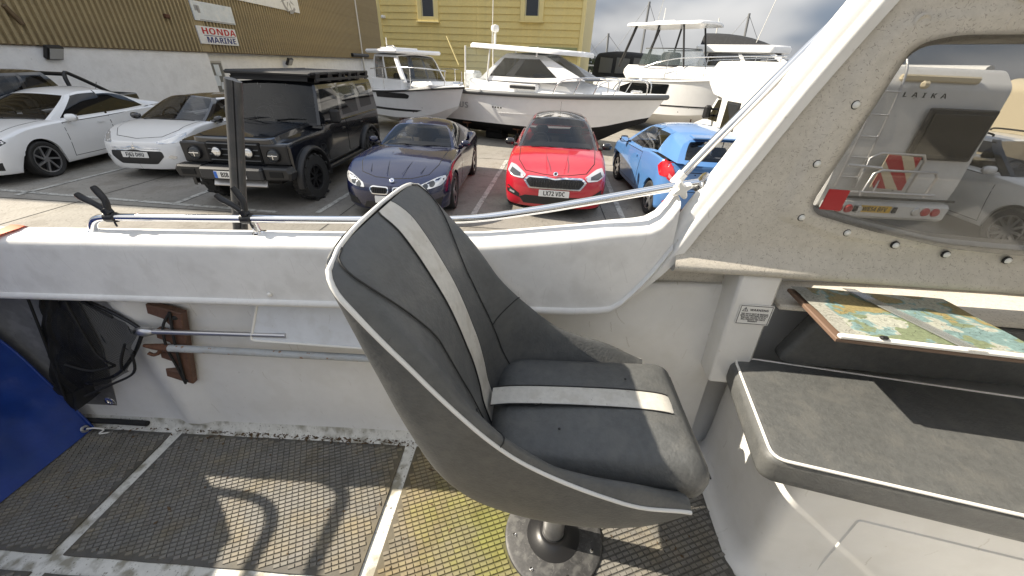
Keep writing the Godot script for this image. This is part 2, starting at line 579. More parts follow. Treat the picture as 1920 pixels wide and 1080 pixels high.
func make_materials() -> void:
	var V := func(x, y, z): return Vector3(x, y, z)
	var fine_n := normal_tex(512, 60.0, 3, 5, 2.0)
	var soft_n := normal_tex(512, 9.0, 4, 6, 3.0)
	# weathered white gelcoat: scuffs, algae dots, faint run marks
	M.gel = tri_mat(fleck_tex(512, V.call(.76, .755, .735), 11, .03, .02, .015, V.call(.66, .645, .60), .30, 140, .9, 60, 22.0, V.call(.50, .48, .43), .08, 3.0, true), 1.1, .36, Color.WHITE, soft_n, .04)
	M.gel_face = tri_mat(fleck_tex(512, V.call(.75, .745, .73), 12, .035, .03, .025, V.call(.62, .61, .59), .5, 260, .8, 260, 30.0, V.call(.60, .59, .57), .05, 4.0, true), .8, .42, Color.WHITE, soft_n, .05)
	M.gel_dirty = tri_mat(fleck_tex(512, V.call(.64, .63, .58), 13, .06, .08, .08, V.call(.20, .18, .12), .8, 2200, 1.6, 260, 12.0, V.call(.12, .11, .08), .6, 5.0), .6, .55, Color.WHITE, soft_n, .1)
	M.gel_plain = tri_mat(fleck_tex(256, V.call(.77, .77, .76), 14, .03, .02, .02, V.call(.66, .65, .62), .2, 40, 1.0), 2.5, .25)
	M.floc = tri_mat(fleck_tex(512, V.call(.57, .535, .47), 15, .04, .06, .10, V.call(.48, .45, .385), .35, 1300, .8, 2400, 8.0, V.call(.12, .10, .08), .55, 4.0), .38, .75, Color.WHITE, fine_n, .30)
	M.vinyl = tri_mat(fleck_tex(512, V.call(.088, .091, .090), 17, .06, .15, .14, V.call(.118, .118, .112), .55, 200, .8, 160, 12.0, V.call(.05, .05, .047), .5, 5.0), .5, .52, Color.WHITE, fine_n, .28)
	M.cream = tri_mat(fleck_tex(256, V.call(.56, .54, .49), 19, .05, .07, .06, V.call(.43, .40, .34), .5, 130, .7, 30, 6.0, V.call(.22, .2, .16), .5, 5.0), .35, .5, Color.WHITE, fine_n, .2)
	M.piping = sm(lin(.70, .69, .66), .45)
	M.seam = sm(lin(.02, .02, .02), .7)
	M.mat_rubber = tri_mat(fleck_tex(512, V.call(1, 1, 1), 20, .10, .14, .12, V.call(.62, .55, .40), .35, 900, 1.2, 60, 12.0, V.call(.3, .26, .18), .5, 4.0), .8, .75)
	M.mat_rubber.vertex_color_use_as_albedo = true
	M.steel = sm(lin(.80, .80, .80), .12, 1.0)
	M.steel_dull = tri_mat(fleck_tex(256, V.call(.62, .62, .62), 21, .05, .08, .06, V.call(.5, .49, .46), .4), .3, .32)
	M.steel_dull.metallic = .85
	M.black_plastic = sm(lin(.012, .012, .013), .38)
	M.black_rubber = sm(lin(.016, .016, .016), .75)
	M.base_plastic = tri_mat(fleck_tex(256, V.call(.045, .045, .046), 22, .2, .3, .25, V.call(.13, .13, .125), .55, 200, 1.2, 160, 16.0, V.call(.2, .2, .19), .5, 4.0), .25, .5)
	M.white_plastic = sm(lin(.75, .74, .70), .4)
	M.tray = tri_mat(fleck_tex(256, V.call(.66, .685, .72), 23, .03, .02, .015, V.call(.52, .53, .53), .35, 20, .7, 26, 14.0, V.call(.42, .42, .40), .1, 4.0, true), .5, .35)
	M.wood_rack = tri_mat(fleck_tex(256, V.call(.135, .068, .042), 24, .2, .2, .1, V.call(.08, .04, .026), .5, 40, 1.0, 120, 30.0, V.call(.06, .03, .02), .1, 3.0, true), .18, .6)
	M.rust_pole = tri_mat(fleck_tex(256, V.call(.40, .42, .43), 25, .06, .05, .05, V.call(.33, .30, .26), .4, 60, 3.4, 0, 1.0, V.call(.20, .075, .022), .5, 5.0), .34, .45)
	M.rust = tri_mat(fleck_tex(256, V.call(.12, .05, .025), 26, .3, .3, .3, V.call(.05, .025, .015), .7), .1, .85)
	M.tarp = tri_mat(fleck_tex(256, V.call(.012, .045, .25), 27, .12, .10, .05, V.call(.02, .055, .22), .5, 60, .8, 20, 12.0, V.call(.05, .06, .14), .3), 1.0, .30, Color.WHITE, fine_n, .10)
	M.orange = sm(lin(.75, .16, .07), .6)
	M.red_film = sm(lin(.35, .005, .01), .35)
	M.pane = glass(Color(.20, .19, .16), .36)
	M.concrete = tri_mat(fleck_tex(512, V.call(1, 1, 1), 30, .10, .08, .10, V.call(.68, .66, .62), .5, 1400, 1.6, 300, 40.0, V.call(.5, .48, .45), .35, 5.0), 4.0, .85, Color.WHITE, fine_n, .35)
	M.concrete.vertex_color_use_as_albedo = true
	M.joint = sm(lin(.045, .042, .038), .9)
	M.road_paint = tri_mat(fleck_tex(256, V.call(.46, .45, .41), 31, .15, .25, .2, V.call(.22, .21, .19), .8, 500, 2.0), 1.2, .8)
	M.corr = tri_mat(fleck_tex(256, V.call(.335, .268, .15), 32, .08, .05, .05, V.call(.29, .225, .13), .45, 160, 0.9, 64, 24.0, V.call(.12, .09, .055), .1, 3.0, true), 3.0, .55)
	M.corr_dark = tri_mat(fleck_tex(256, V.call(.13, .085, .042), 33, .12, .05, .05, V.call(.09, .06, .03), .5, 60, 1.0, 30, 30.0, V.call(.05, .035, .02), .1, 3.0, true), 3.0, .55)
	M.plaster = tri_mat(fleck_tex(256, V.call(.80, .805, .815), 34, .04, .03, .05, V.call(.70, .70, .705), .5, 70, .8, 10, 12.0, V.call(.42, .42, .41), .2, 5.0), 3.6, .9, Color.WHITE, fine_n, .12)
	M.yellow_board = tri_mat(fleck_tex(256, V.call(.68, .55, .215), 35, .06, .05, .05, V.call(.60, .50, .22), .5, 120, .8, 90, 18.0, V.call(.34, .28, .13), .05, 4.0), 2.5, .6)
	M.yellow_trim = sm(lin(.68, .57, .26), .55)
	M.dark_glass = sm(lin(.012, .018, .028), .05)
	M.tint_glass = glass(Color(.04, .048, .052), .50)
	M.clear_glass = glass(Color(.55, .62, .62), .16)
	M.privacy = sm(lin(.008, .009, .010), .04)
	M.tyre = tri_mat(fleck_tex(256, V.call(.018, .018, .018), 36, .1, .1, .2, V.call(.04, .038, .034), .4), .3, .8)
	M.alloy = sm(lin(.55, .55, .56), .28, .9)
	M.alloy_dark = sm(lin(.03, .03, .032), .35, .5)
	M.chrome = sm(lin(.85, .85, .86), .08, 1.0)
	M.lamp_clear = sm(lin(.62, .63, .64), .12, .55)
	M.lamp_dark = sm(lin(.08, .085, .09), .1, .4)
	M.lamp_red = paint(lin(.45, .006, .012), .2)
	M.plate_white = sm(lin(.74, .74, .72), .4)
	M.plate_yellow = sm(lin(.72, .45, .03), .4)
	M.ink = sm(lin(.012, .012, .014), .6)
	M.ink_red = sm(lin(.45, .012, .02), .6)
	M.ink_blue = sm(lin(.015, .025, .16), .6)
	M.ink_grey = sm(lin(.32, .32, .33), .6)
	M.interior = sm(lin(.022, .022, .024), .8)
	M.seat_grey = sm(lin(.10, .098, .092), .8)
	M.trim_black = sm(lin(.015, .015, .016), .45)
	M.under = sm(lin(.008, .008, .008), .9)
	M.antifoul = sm(lin(.014, .014, .016), .75)
	M.canvas = tri_mat(fleck_tex(256, V.call(.016, .017, .02), 37, .2, .2, .2, V.call(.03, .03, .034), .5), 1.0, .8)
	M.grey_rub = sm(lin(.11, .115, .12), .5)
	M.hull_white = tri_mat(fleck_tex(256, V.call(.84, .84, .835), 38, .03, .02, .01, V.call(.76, .755, .73), .25, 12, .8), 5.0, .15)
	M.alu = sm(lin(.55, .55, .56), .35, .9)
	M.mast = sm(lin(.20, .205, .21), .5, .3)
	M.post_paint = tri_mat(fleck_tex(256, V.call(.035, .037, .04), 39, .1, .15, .1, V.call(.085, .08, .075), .4, 240, 1.4, 60, 20.0, V.call(.12, .09, .07), .2, 4.0, true), .8, .45)
	M.sign_white = tri_mat(fleck_tex(256, V.call(.74, .75, .76), 40, .03, .03, .03, V.call(.6, .6, .6), .3), 2.0, .4)
	M.motorhome = tri_mat(fleck_tex(256, V.call(.66, .66, .64), 41, .03, .02, .02, V.call(.54, .53, .50), .3, 60, 1.0), 3.0, .3)
	M.motorhome_grey = sm(lin(.26, .26, .25), .4)
	M.leaf = sm(lin(.10, .065, .035), .9)
	M.net = sm(lin(.008, .008, .009), .8)
	M.sign_sky = tri_mat(fleck_tex(256, V.call(.62, .67, .72), 42, .10, .06, .03, V.call(.72, .74, .76), .7), 3.0, .4)
	M.flocked = M.floc
	M.gloss_black = paint(lin(.010, .010, .012), .2)
	M.seat_cream = sm(lin(.42, .38, .31), .7)
	M.tint_dark = glass(Color(.05, .06, .065), .78)
	M.lamp_bright = sm(lin(.80, .80, .79), .15, .6)
	M.lamp_pink = paint(lin(.62, .22, .22), .2)
	M.bumper_grey = sm(lin(.030, .031, .034), .5)
	M.rack_black = sm(lin(.014, .014, .015), .55)
	M.band_blue = sm(lin(.03, .14, .55), .45)
	M.notice_grey = sm(lin(.16, .16, .15), .3)
	M.sash_white = sm(lin(.50, .46, .30), .5)
	M.green_board = sm(lin(.24, .26, .12), .6)
	M.far_leaf = sm(lin(.035, .045, .022), .9)
	M.bark = sm(lin(.06, .045, .03), .9)
	M.cream_plain = sm(lin(.62, .54, .38), .45)
	M.stripe_red = sm(lin(.42, .015, .02), .5)
	M.shade_grey = tri_mat(fleck_tex(256, Vector3(.15, .15, .148), 44, .12, .1, .08, Vector3(.24, .24, .235), .6, 60, .9), .6, .7)  # dark grey for the shade painted on the stern quarters
	M.board_brown = sm(lin(.15, .095, .065), .65)
# ---------------------------------------------------------------- the yard and its buildings
func build_yard() -> void:
	# ground: one sheet, finely divided near the cars so that the slabs can differ in tone
	var f := FastNoiseLite.new(); f.seed = 31; f.frequency = .16; f.fractal_octaves = 5
	var tone := func(p: Vector3) -> Color:
		var k := .255 + .055 * f.get_noise_2d(p.x * 1.2, p.z * 1.2) + .05 * f.get_noise_2d(p.x * .25 + 70, p.z * .25)
		var slab := Vector2i(int(floor((p.x + 3.3) / 4.6)), int(floor((p.z + 5.75) / 5.2)))
		k *= .92 + .16 * fposmod(sin(slab.x * 12.9 + slab.y * 78.2) * 43758.5, 1.0)
		return Color(k * 1.02, k * .955, k * .84)
	var xs := [-500.0, -120.0, -60.0]
	for k in 81: xs.append(lerpf(-30.0, 30.0, k / 80.0))
	xs.append_array([60.0, 120.0, 500.0])
	var zs := [-600.0, -200.0, -90.0]
	for k in 81: zs.append(lerpf(-48.0, 12.0, k / 80.0))
	zs.append_array([60.0, 300.0])
	var rows := []
	for z in zs:
		var row := PackedVector3Array()
		for x in xs: row.append(Vector3(x, 0, z))
		rows.append(row)
	var mb := MB.new()
	mb.grid(rows, false, true)
	mb.tint_by(tone)
	var g := part(self, "ground", mb, M.concrete, Transform3D(), true)
	tag(g, "", "", "", "structure")
	# slab joints and bay markings, thin sheets over the concrete
	var sheet := func(called: String, pts: Array, y: float, m: Material) -> void:
		var q := MB.new(); q.flatq(Vector3(pts[0], y, pts[1]), Vector3(pts[2], y, pts[3]), Vector3(pts[4], y, pts[5]), Vector3(pts[6], y, pts[7]), Vector3.UP)
		var o := part(self, called, q, m); tag(o, "", "", "", "structure")
	var line := func(called: String, a: Vector2, b: Vector2, w: float, y: float, m: Material) -> void:
		var n := (b - a).orthogonal().normalized() * w * .5
		sheet.call(called, [a.x + n.x, a.y + n.y, b.x + n.x, b.y + n.y, b.x - n.x, b.y - n.y, a.x - n.x, a.y - n.y], y, m)
	for x in [-12.5, -7.9, -3.3, 1.3, 5.9, 10.5]: line.call("slab_joint", Vector2(x, -30), Vector2(x, 4), .018, .004, M.joint)
	for z in [-5.75, -10.95, -16.15, -.55]: line.call("slab_joint", Vector2(-15, z), Vector2(18, z), .018, .004, M.joint)
	for q in [[-9.2, -5.9, -9.3, -10.8], [-6.30, -5.95, -6.46, -10.8], [-3.72, -5.95, -3.56, -10.8], [-1.08, -6.1, -.85, -10.9], [1.62, -6.5, 1.78, -11.2], [4.35, -6.5, 4.5, -11.2]]:
		line.call("bay_marking", Vector2(q[0], q[1]), Vector2(q[2], q[3]), .10, .008, M.road_paint)
	line.call("bay_marking", Vector2(-13, -6.25), Vector2(-4.4, -5.86), .09, .008, M.road_paint)
	corrugated_shed()
	yellow_house()
	guide_post()

func corrugated_shed() -> void:
	var t := thing("boat_shed", "brown corrugated steel shed on a white rendered base wall", "building", Transform3D(Basis(), Vector3(-15.2, 0, -7.9)))
	var mb := MB.new()
	mb.box(Vector3(-6.2, 1.15, -5.4), Vector3(12.7, 2.3, 10.8), Basis(), .02)
	part(t, "base_wall", mb, M.plaster)
	mb = MB.new(); mb.box(Vector3(-6.3, 1.15, -25.8), Vector3(12.55, 2.3, 30.0), Basis(), .02)
	part(t, "base_wall", mb, M.plaster)
	mb = MB.new(); mb.box(Vector3(-6.4, 5.9, -20.4), Vector3(12.2, 7.2, 40.6)); part(t, "inner_frame", mb, M.corr)
	for sec in [[-10.55, .15, M.corr, .115], [-40.8, -11.05, M.corr, .115]]:
		mb = MB.new()
		var prof := []
		var z: float = sec[0]
		while z < sec[1]:
			prof.append(Vector2(z, 0.0)); prof.append(Vector2(z + .055, 0.0)); prof.append(Vector2(z + .075, .085)); prof.append(Vector2(z + .15, .085)); prof.append(Vector2(z + .17, 0.0))
			z += .2
		for i in prof.size() - 1:
			var a: Vector2 = prof[i]; var b: Vector2 = prof[i + 1]
			if a.distance_to(b) < 1e-4: continue
			mb.flatq(Vector3(sec[3] + a.y, 2.27, a.x), Vector3(sec[3] + b.y, 2.27, b.x), Vector3(sec[3] + b.y, 9.6, b.x), Vector3(sec[3] + a.y, 9.6, a.x), Vector3.RIGHT)
		part(t, "cladding", mb, sec[2])
	mb = MB.new(); mb.box(Vector3(.10, 5.95, -10.8), Vector3(.16, 7.3, .55), Basis(), .01); part(t, "corner_flashing", mb, M.corr)
	mb = MB.new(); mb.box(Vector3(.13, 2.285, -20.4), Vector3(.14, .035, 40.6), Basis(), .005); part(t, "drip_flashing", mb, M.corr_dark)
	mb = MB.new(); mb.box(Vector3(-6.2, 9.7, -20.4), Vector3(13.2, .25, 41.4), Basis(), .03); part(t, "roof", mb, M.corr_dark)
	tubep(t, "downpipe", [Vector3(.22, 9.5, -27.4), Vector3(.22, .1, -27.4)], .075, M.alu, 10)
	tubep(t, "black_pipe", [Vector3(.25, 2.5, -25.4), Vector3(.25, 2.5, -28.4)], .13, M.trim_black, 10)
	for q in [[-4.5, 2.12], [-16.75, 1.98]]:
		var fl := Node3D.new(); fl.name = "floodlight"; t.add_child(fl, true)
		mb = MB.new(); mb.box(Vector3(.28, q[1], q[0]), Vector3(.14, .40, .46), Basis(Vector3.BACK, -.55), .02); part(fl, "housing", mb, M.trim_black)
		mb = MB.new(); mb.box(Vector3(.36, q[1] - .04, q[0]), Vector3(.01, .32, .38), Basis(Vector3.BACK, -.55), .003); part(fl, "lamp_glass", mb, M.lamp_clear)
		mb = MB.new(); mb.box(Vector3(.20, q[1] - .06, q[0]), Vector3(.18, .06, .08), Basis(), .01); part(fl, "bracket", mb, M.trim_black)
	# glazed notice case on the wall
	var nx := Vector3(.03, 1.28, -11.15)
	var nc := Node3D.new(); nc.name = "notice_case"; t.add_child(nc, true)
	mb = MB.new(); mb.box(nx + Vector3(-.01, 0, 0), Vector3(.05, 1.34, .92), Basis(), .01); part(nc, "frame", mb, M.alu)
	mb = MB.new(); mb.box(nx + Vector3(.018, 0, 0), Vector3(.01, 1.2, .78)); part(nc, "backing", mb, M.notice_grey)
	for q in [[.3, -.05, .32, .46], [-.12, .12, .3, .42], [-.34, -.16, .34, .3]]:
		mb = MB.new(); mb.box(nx + Vector3(.026, q[0], q[1]), Vector3(.004, q[3], q[2])); part(nc, "poster", mb, M.sign_sky)
	# alarm box on the cladding and other fittings
	mb = MB.new(); mb.box(Vector3(.24, 3.45, -9.2), Vector3(.14, .14, .22), Basis(), .02); part(t, "bracket", mb, M.rust)
	mb = MB.new(); mb.box(Vector3(.22, 3.0, -4.0), Vector3(.1, .5, .12), Basis(Vector3.RIGHT, .5), .02); part(t, "bracket", mb, M.corr_dark)
	# signs
	var face := Basis(Vector3(0, 0, -1), Vector3(0, 1, 0), Vector3(1, 0, 0))
	var s1 := thing("wall_sign", "white sign with red and navy lettering on the brown cladding", "sign", Transform3D(face, Vector3(-14.99, 2.93, -19.62)))
	mb = MB.new(); mb.box(Vector3(0, 0, 0), Vector3(2.36, .66, .05), Basis(), .008); part(s1, "panel", mb, M.sign_white)
	lettering(s1, "lettering", "HONDA", .24, Transform3D(Basis(), Vector3(.08, .16, .03)), M.ink_red, true, 1.75)
	lettering(s1, "lettering", "MARINE", .22, Transform3D(Basis(), Vector3(.12, -.165, .03)), M.ink_blue, true, 1.55)
	mb = MB.new(); mb.box(Vector3(.10, -.005, .027), Vector3(1.95, .022, .006)); part(s1, "rule", mb, M.ink_blue)
	var s2 := thing("wall_sign", "pale blue picture sign above the red and navy sign", "sign", Transform3D(face, Vector3(-14.99, 3.80, -19.75)))
	mb = MB.new(); mb.box(Vector3(0, 0, 0), Vector3(2.44, .70, .05), Basis(), .008); part(s2, "panel", mb, M.sign_sky)
	mb = MB.new(); mb.box(Vector3(.1, -.31, .028), Vector3(2.1, .03, .006)); part(s2, "strip", mb, M.ink_grey)
	mb = MB.new(); mb.box(Vector3(-1.0, .10, .028), Vector3(.16, .2, .006)); mb.box(Vector3(-.88, .06, .028), Vector3(.14, .26, .006)); part(s2, "figure_print", mb, M.ink_grey)
	var s3 := thing("wall_sign", "large white sign with a grey compass star high on the cladding", "sign", Transform3D(face, Vector3(-14.99, 5.35, -23.9)))
	mb = MB.new(); mb.box(Vector3(0, 0, 0), Vector3(6.2, 1.7, .05), Basis(), .008); part(s3, "panel", mb, M.sign_white)
	mb = MB.new()
	for k in 8:
		var a := TAU * k / 8.0 + .3
		var r := 1.1 if k % 2 == 0 else .7
		mb.flat3(Vector3(2.1, -.25, .031) + Vector3(cos(a - .32), sin(a - .32), 0) * .26, Vector3(2.1, -.25, .031) + Vector3(cos(a), sin(a), 0) * r * .85, Vector3(2.1, -.25, .031) + Vector3(cos(a + .1), sin(a + .1), 0) * .2, Vector3.BACK)
	part(s3, "compass_star", mb, M.ink_grey)
	mb = MB.new()
	for k in 26:
		var a0 := lerpf(.3, 5.6, k / 26.0); var a1 := lerpf(.3, 5.6, (k + 1) / 26.0)
		if k % 7 == 6: continue
		var cc := Vector3(2.1, -.25, .0305)
		mb.flatq(cc + Vector3(cos(a0), sin(a0), 0) * .72, cc + Vector3(cos(a1), sin(a1), 0) * .72, cc + Vector3(cos(a1), sin(a1), 0) * .56, cc + Vector3(cos(a0), sin(a0), 0) * .56, Vector3.BACK)
	part(s3, "compass_ring", mb, M.ink_grey)

func yellow_house() -> void:
	var A := Vector3(-8.0, 0, -21.6); var Bp := Vector3(1.55, 0, -20.05)
	var d := (Bp - A).normalized()
	var L := A.distance_to(Bp)
	var t := thing("clapboard_house", "tall yellow clapboard house with narrow dark windows behind the boats", "building", Transform3D(Basis(d, Vector3.UP, d.cross(Vector3.UP)), A))
	var mb := MB.new(); mb.box(Vector3(L / 2, 4.2, -4.05), Vector3(L - .02, 8.4, 8.0)); part(t, "inner_frame", mb, M.yellow_trim)
	var bh := .265
	# boards: three lengths per course, shared meshes, a little uneven
	var pieces := []
	for v in 3:
		var q := MB.new()
		var tilt := Basis(Vector3.RIGHT, -.13 - .012 * v)
		q.box(Vector3(0, 0, 0), Vector3(L / 2 - .004, bh + .03, .036), tilt, .004)
		pieces.append(q.mesh())
	for k in 31:
		for j in 2:
			shared(t, "board", pieces[(k * 7 + j * 3) % 3], M.yellow_board, Transform3D(Basis(), Vector3(L * (.25 + .5 * j), .15 + k * bh, .0 + .002 * ((k * 5 + j) % 3))))
	for x in [-.02, L + .02]:
		mb = MB.new(); mb.box(Vector3(x, 4.15, -.03), Vector3(.16, 8.3, .20), Basis(), .01); part(t, "corner_board", mb, M.yellow_trim)
	for w in [[2.50, 4.85], [7.42, 4.95]]:
		var wn := Node3D.new(); wn.name = "window"; t.add_child(wn, true)
		mb = MB.new(); mb.box(Vector3(w[0], w[1], .035), Vector3(.64, 1.5, .02)); part(wn, "pane", mb, M.dark_glass)
		for q in [[-.42, 0, .20, 1.86], [.42, 0, .20, 1.86], [0, -.84, .64, .18], [0, .84, .64, .18]]:
			mb = MB.new(); mb.box(Vector3(w[0] + q[0], w[1] + q[1], .06), Vector3(q[2], q[3], .09), Basis(), .012); part(wn, "frame", mb, M.yellow_trim)
		for q in [[-.29, 0, .05, 1.5], [.29, 0, .05, 1.5], [0, .05, .54, .05]]:
			mb = MB.new(); mb.box(Vector3(w[0] + q[0], w[1] + q[1], .05), Vector3(q[2], q[3], .045), Basis(), .008); part(wn, "sash", mb, M.sash_white)
		mb = MB.new(); mb.box(Vector3(w[0], w[1] - .96, .10), Vector3(1.12, .06, .16), Basis(), .01); part(wn, "sill", mb, M.yellow_trim)
	# eaves and roof
	mb = MB.new(); mb.box(Vector3(L + .28, 8.35, -3.9), Vector3(.9, .16, 9.0), Basis(Vector3.BACK, -.5), .02); mb.box(Vector3(-.2, 8.35, -3.9), Vector3(.7, .16, 9.0), Basis(Vector3.BACK, .5), .02); part(t, "eaves", mb, M.corr_dark)
	mb = MB.new()
	for s in 2:
		var x0 := -.5 if s == 0 else L + .5
		mb.flatq(Vector3(x0, 8.2, .5), Vector3(L / 2, 11.4, .5), Vector3(L / 2, 11.4, -8.5), Vector3(x0, 8.2, -8.5), Vector3.UP)
	mb.flat3(Vector3(0, 8.3, .0), Vector3(L, 8.3, .0), Vector3(L / 2, 11.3, .0), Vector3.BACK)
	part(t, "roof", mb, M.corr_dark)
	tubep(t, "ladder_pole", [Vector3(3.45, 3.35, .25), Vector3(4.15, 2.2, .6)], .035, M.yellow_trim, 6)
	mb = MB.new(); mb.box(Vector3(.22, 4.05, .12), Vector3(.14, .12, .26), Basis(), .03); part(t, "camera_housing", mb, M.sign_white)
	mb = MB.new(); mb.box(Vector3(L - 1.2, 2.9, .07), Vector3(2.2, .34, .05), Basis(), .01); part(t, "name_board", mb, M.green_board)

func guide_post() -> void:
	var t := thing("trailer_guide_post", "dark grey ribbed guide post standing behind the side rail", "post")
	var p0 := Vector3(-1.700, .62, -1.60); var p1 := Vector3(-1.215, 2.237, -1.60)
	var mb := MB.new()
	var prof := PackedVector2Array()
	for k in 12: prof.append(Vector2(-.010, 0) + Vector2.from_angle(PI * .25 + TAU * .75 * k / 11.0) * .024)
	for k in 9: prof.append(Vector2(.0165, -.001) + Vector2.from_angle(-PI * .75 + TAU * .72 * k / 8.0) * .0155)
	var up := (p1 - p0).normalized()
	var bx := up.cross(Vector3.BACK).normalized()
	mb.prism(prof, p0.distance_to(p1), Transform3D(Basis(bx, bx.cross(up) * -1.0, up), p0), .004)
	mb.smooth(30)
	part(t, "post", mb, M.post_paint)
	mb = MB.new(); mb.box(p0 + Vector3(0, -.3, 0), Vector3(.10, .66, .10), Basis(), .01); part(t, "bracket", mb, M.steel_dull)
	mb = MB.new(); mb.box(Vector3(-1.70, .14, -1.60), Vector3(.14, .28, .5), Basis(), .02); part(t, "foot", mb, M.steel_dull)
# ---------------------------------------------------------------- vehicles
# finds the outermost point of a mesh along one direction
class Caster:
	var fr: Transform3D
	var inv: Transform3D
	var T := []
	var bins := {}
	func _init(mb: MB, frame: Transform3D) -> void:
		fr = frame
		inv = frame.affine_inverse()
		for k in range(0, mb.v.size(), 3):
			var a := inv * mb.v[k]; var b := inv * mb.v[k + 1]; var c := inv * mb.v[k + 2]
			var den := (b.y - c.y) * (a.x - c.x) + (c.x - b.x) * (a.y - c.y)
			if absf(den) < 1e-9: continue
			var id := T.size()
			T.append([a, b, c, den])
			for i in range(int(floor(minf(a.x, minf(b.x, c.x)) / .1)), int(floor(maxf(a.x, maxf(b.x, c.x)) / .1)) + 1):
				for j in range(int(floor(minf(a.y, minf(b.y, c.y)) / .1)), int(floor(maxf(a.y, maxf(b.y, c.y)) / .1)) + 1):
					var key := Vector2i(i, j)
					if not bins.has(key): bins[key] = []
					bins[key].append(id)
	func depth(p: Vector2) -> float:
		var best := -1e9
		for id in bins.get(Vector2i(int(floor(p.x / .1)), int(floor(p.y / .1))), []):
			var t = T[id]
			var a: Vector3 = t[0]; var b: Vector3 = t[1]; var c: Vector3 = t[2]
			var l0: float = ((b.y - c.y) * (p.x - c.x) + (c.x - b.x) * (p.y - c.y)) / t[3]
			var l1: float = ((c.y - a.y) * (p.x - c.x) + (a.x - c.x) * (p.y - c.y)) / t[3]
			var l2 := 1.0 - l0 - l1
			if l0 < -.002 or l1 < -.002 or l2 < -.002: continue
			best = maxf(best, l0 * a.z + l1 * b.z + l2 * c.z)
		return best
	# a panel that follows the mesh: polygon in the frame's plane, lifted by off
	func panel(poly: PackedVector2Array, off: float, res := .06, thick := .008) -> MB:
		var mb := MB.new()
		var pts := PackedVector2Array()
		for i in poly.size():
			var a := poly[i]; var b := poly[(i + 1) % poly.size()]
			var m := maxi(1, int(ceil(a.distance_to(b) / res)))
			for k in m: pts.append(a.lerp(b, float(k) / m))
		var nb := pts.size()
		var lo := pts[0]; var hi := pts[0]
		for p in pts: lo = lo.min(p); hi = hi.max(p)
		var x := lo.x + res * .5
		while x < hi.x:
			var y := lo.y + res * .5
			while y < hi.y:
				var p := Vector2(x, y)
				if Geometry2D.is_point_in_polygon(p, poly):
					var ok := true
					for q in pts:
						if q.distance_squared_to(p) < res * res * .2: ok = false; break
					if ok: pts.append(p)
				y += res
			x += res
		var P := PackedVector3Array()
		var good := []
		for p in pts:
			var d := depth(p)
			good.append(d > -1e8)
			P.append(fr * Vector3(p.x, p.y, d + off))
		# points that miss take the depth of the closest hit
		for i in P.size():
			if good[i]: continue
			var bd := 1e9; var bz := 0.0
			for j in P.size():
				if good[j] and pts[j].distance_squared_to(pts[i]) < bd:
					bd = pts[j].distance_squared_to(pts[i]); bz = (inv * P[j]).z
			P[i] = fr * Vector3(pts[i].x, pts[i].y, bz)
		var idx := Geometry2D.triangulate_delaunay(pts)
		var out := fr.basis.z
		for k in range(0, idx.size(), 3):
			var m := (pts[idx[k]] + pts[idx[k + 1]] + pts[idx[k + 2]]) / 3.0
			if not Geometry2D.is_point_in_polygon(m, poly): continue
			mb.flat3(P[idx[k]], P[idx[k + 1]], P[idx[k + 2]], out)
		for i in nb:
			var j := (i + 1) % nb
			mb.quad(P[i], P[j], P[j] - out * thick, P[i] - out * thick)
		mb.smooth(45)
		return mb

const FRONT := Transform3D(Basis(Vector3(0, 0, -1), Vector3(0, 1, 0), Vector3(1, 0, 0)), Vector3.ZERO)
const REAR := Transform3D(Basis(Vector3(0, 0, 1), Vector3(0, 1, 0), Vector3(-1, 0, 0)), Vector3.ZERO)
const LEFT := Transform3D(Basis(Vector3(-1, 0, 0), Vector3(0, 1, 0), Vector3(0, 0, -1)), Vector3.ZERO)
const RIGHT := Transform3D(Basis(Vector3(1, 0, 0), Vector3(0, 1, 0), Vector3(0, 0, 1)), Vector3.ZERO)
const ABOVE := Transform3D(Basis(Vector3(1, 0, 0), Vector3(0, 0, -1), Vector3(0, 1, 0)), Vector3.ZERO)

func flip_x(p: PackedVector2Array) -> PackedVector2Array:
	var o := PackedVector2Array()
	for k in range(p.size() - 1, -1, -1): o.append(Vector2(-p[k].x, p[k].y))
	return o

func veh(x: float, z: float, deg: float) -> Transform3D:
	var h := deg_to_rad(deg)
	return Transform3D(Basis(Vector3(sin(h), 0, cos(h)), Vector3.UP, Vector3(-cos(h), 0, sin(h))), Vector3(x, 0, z))

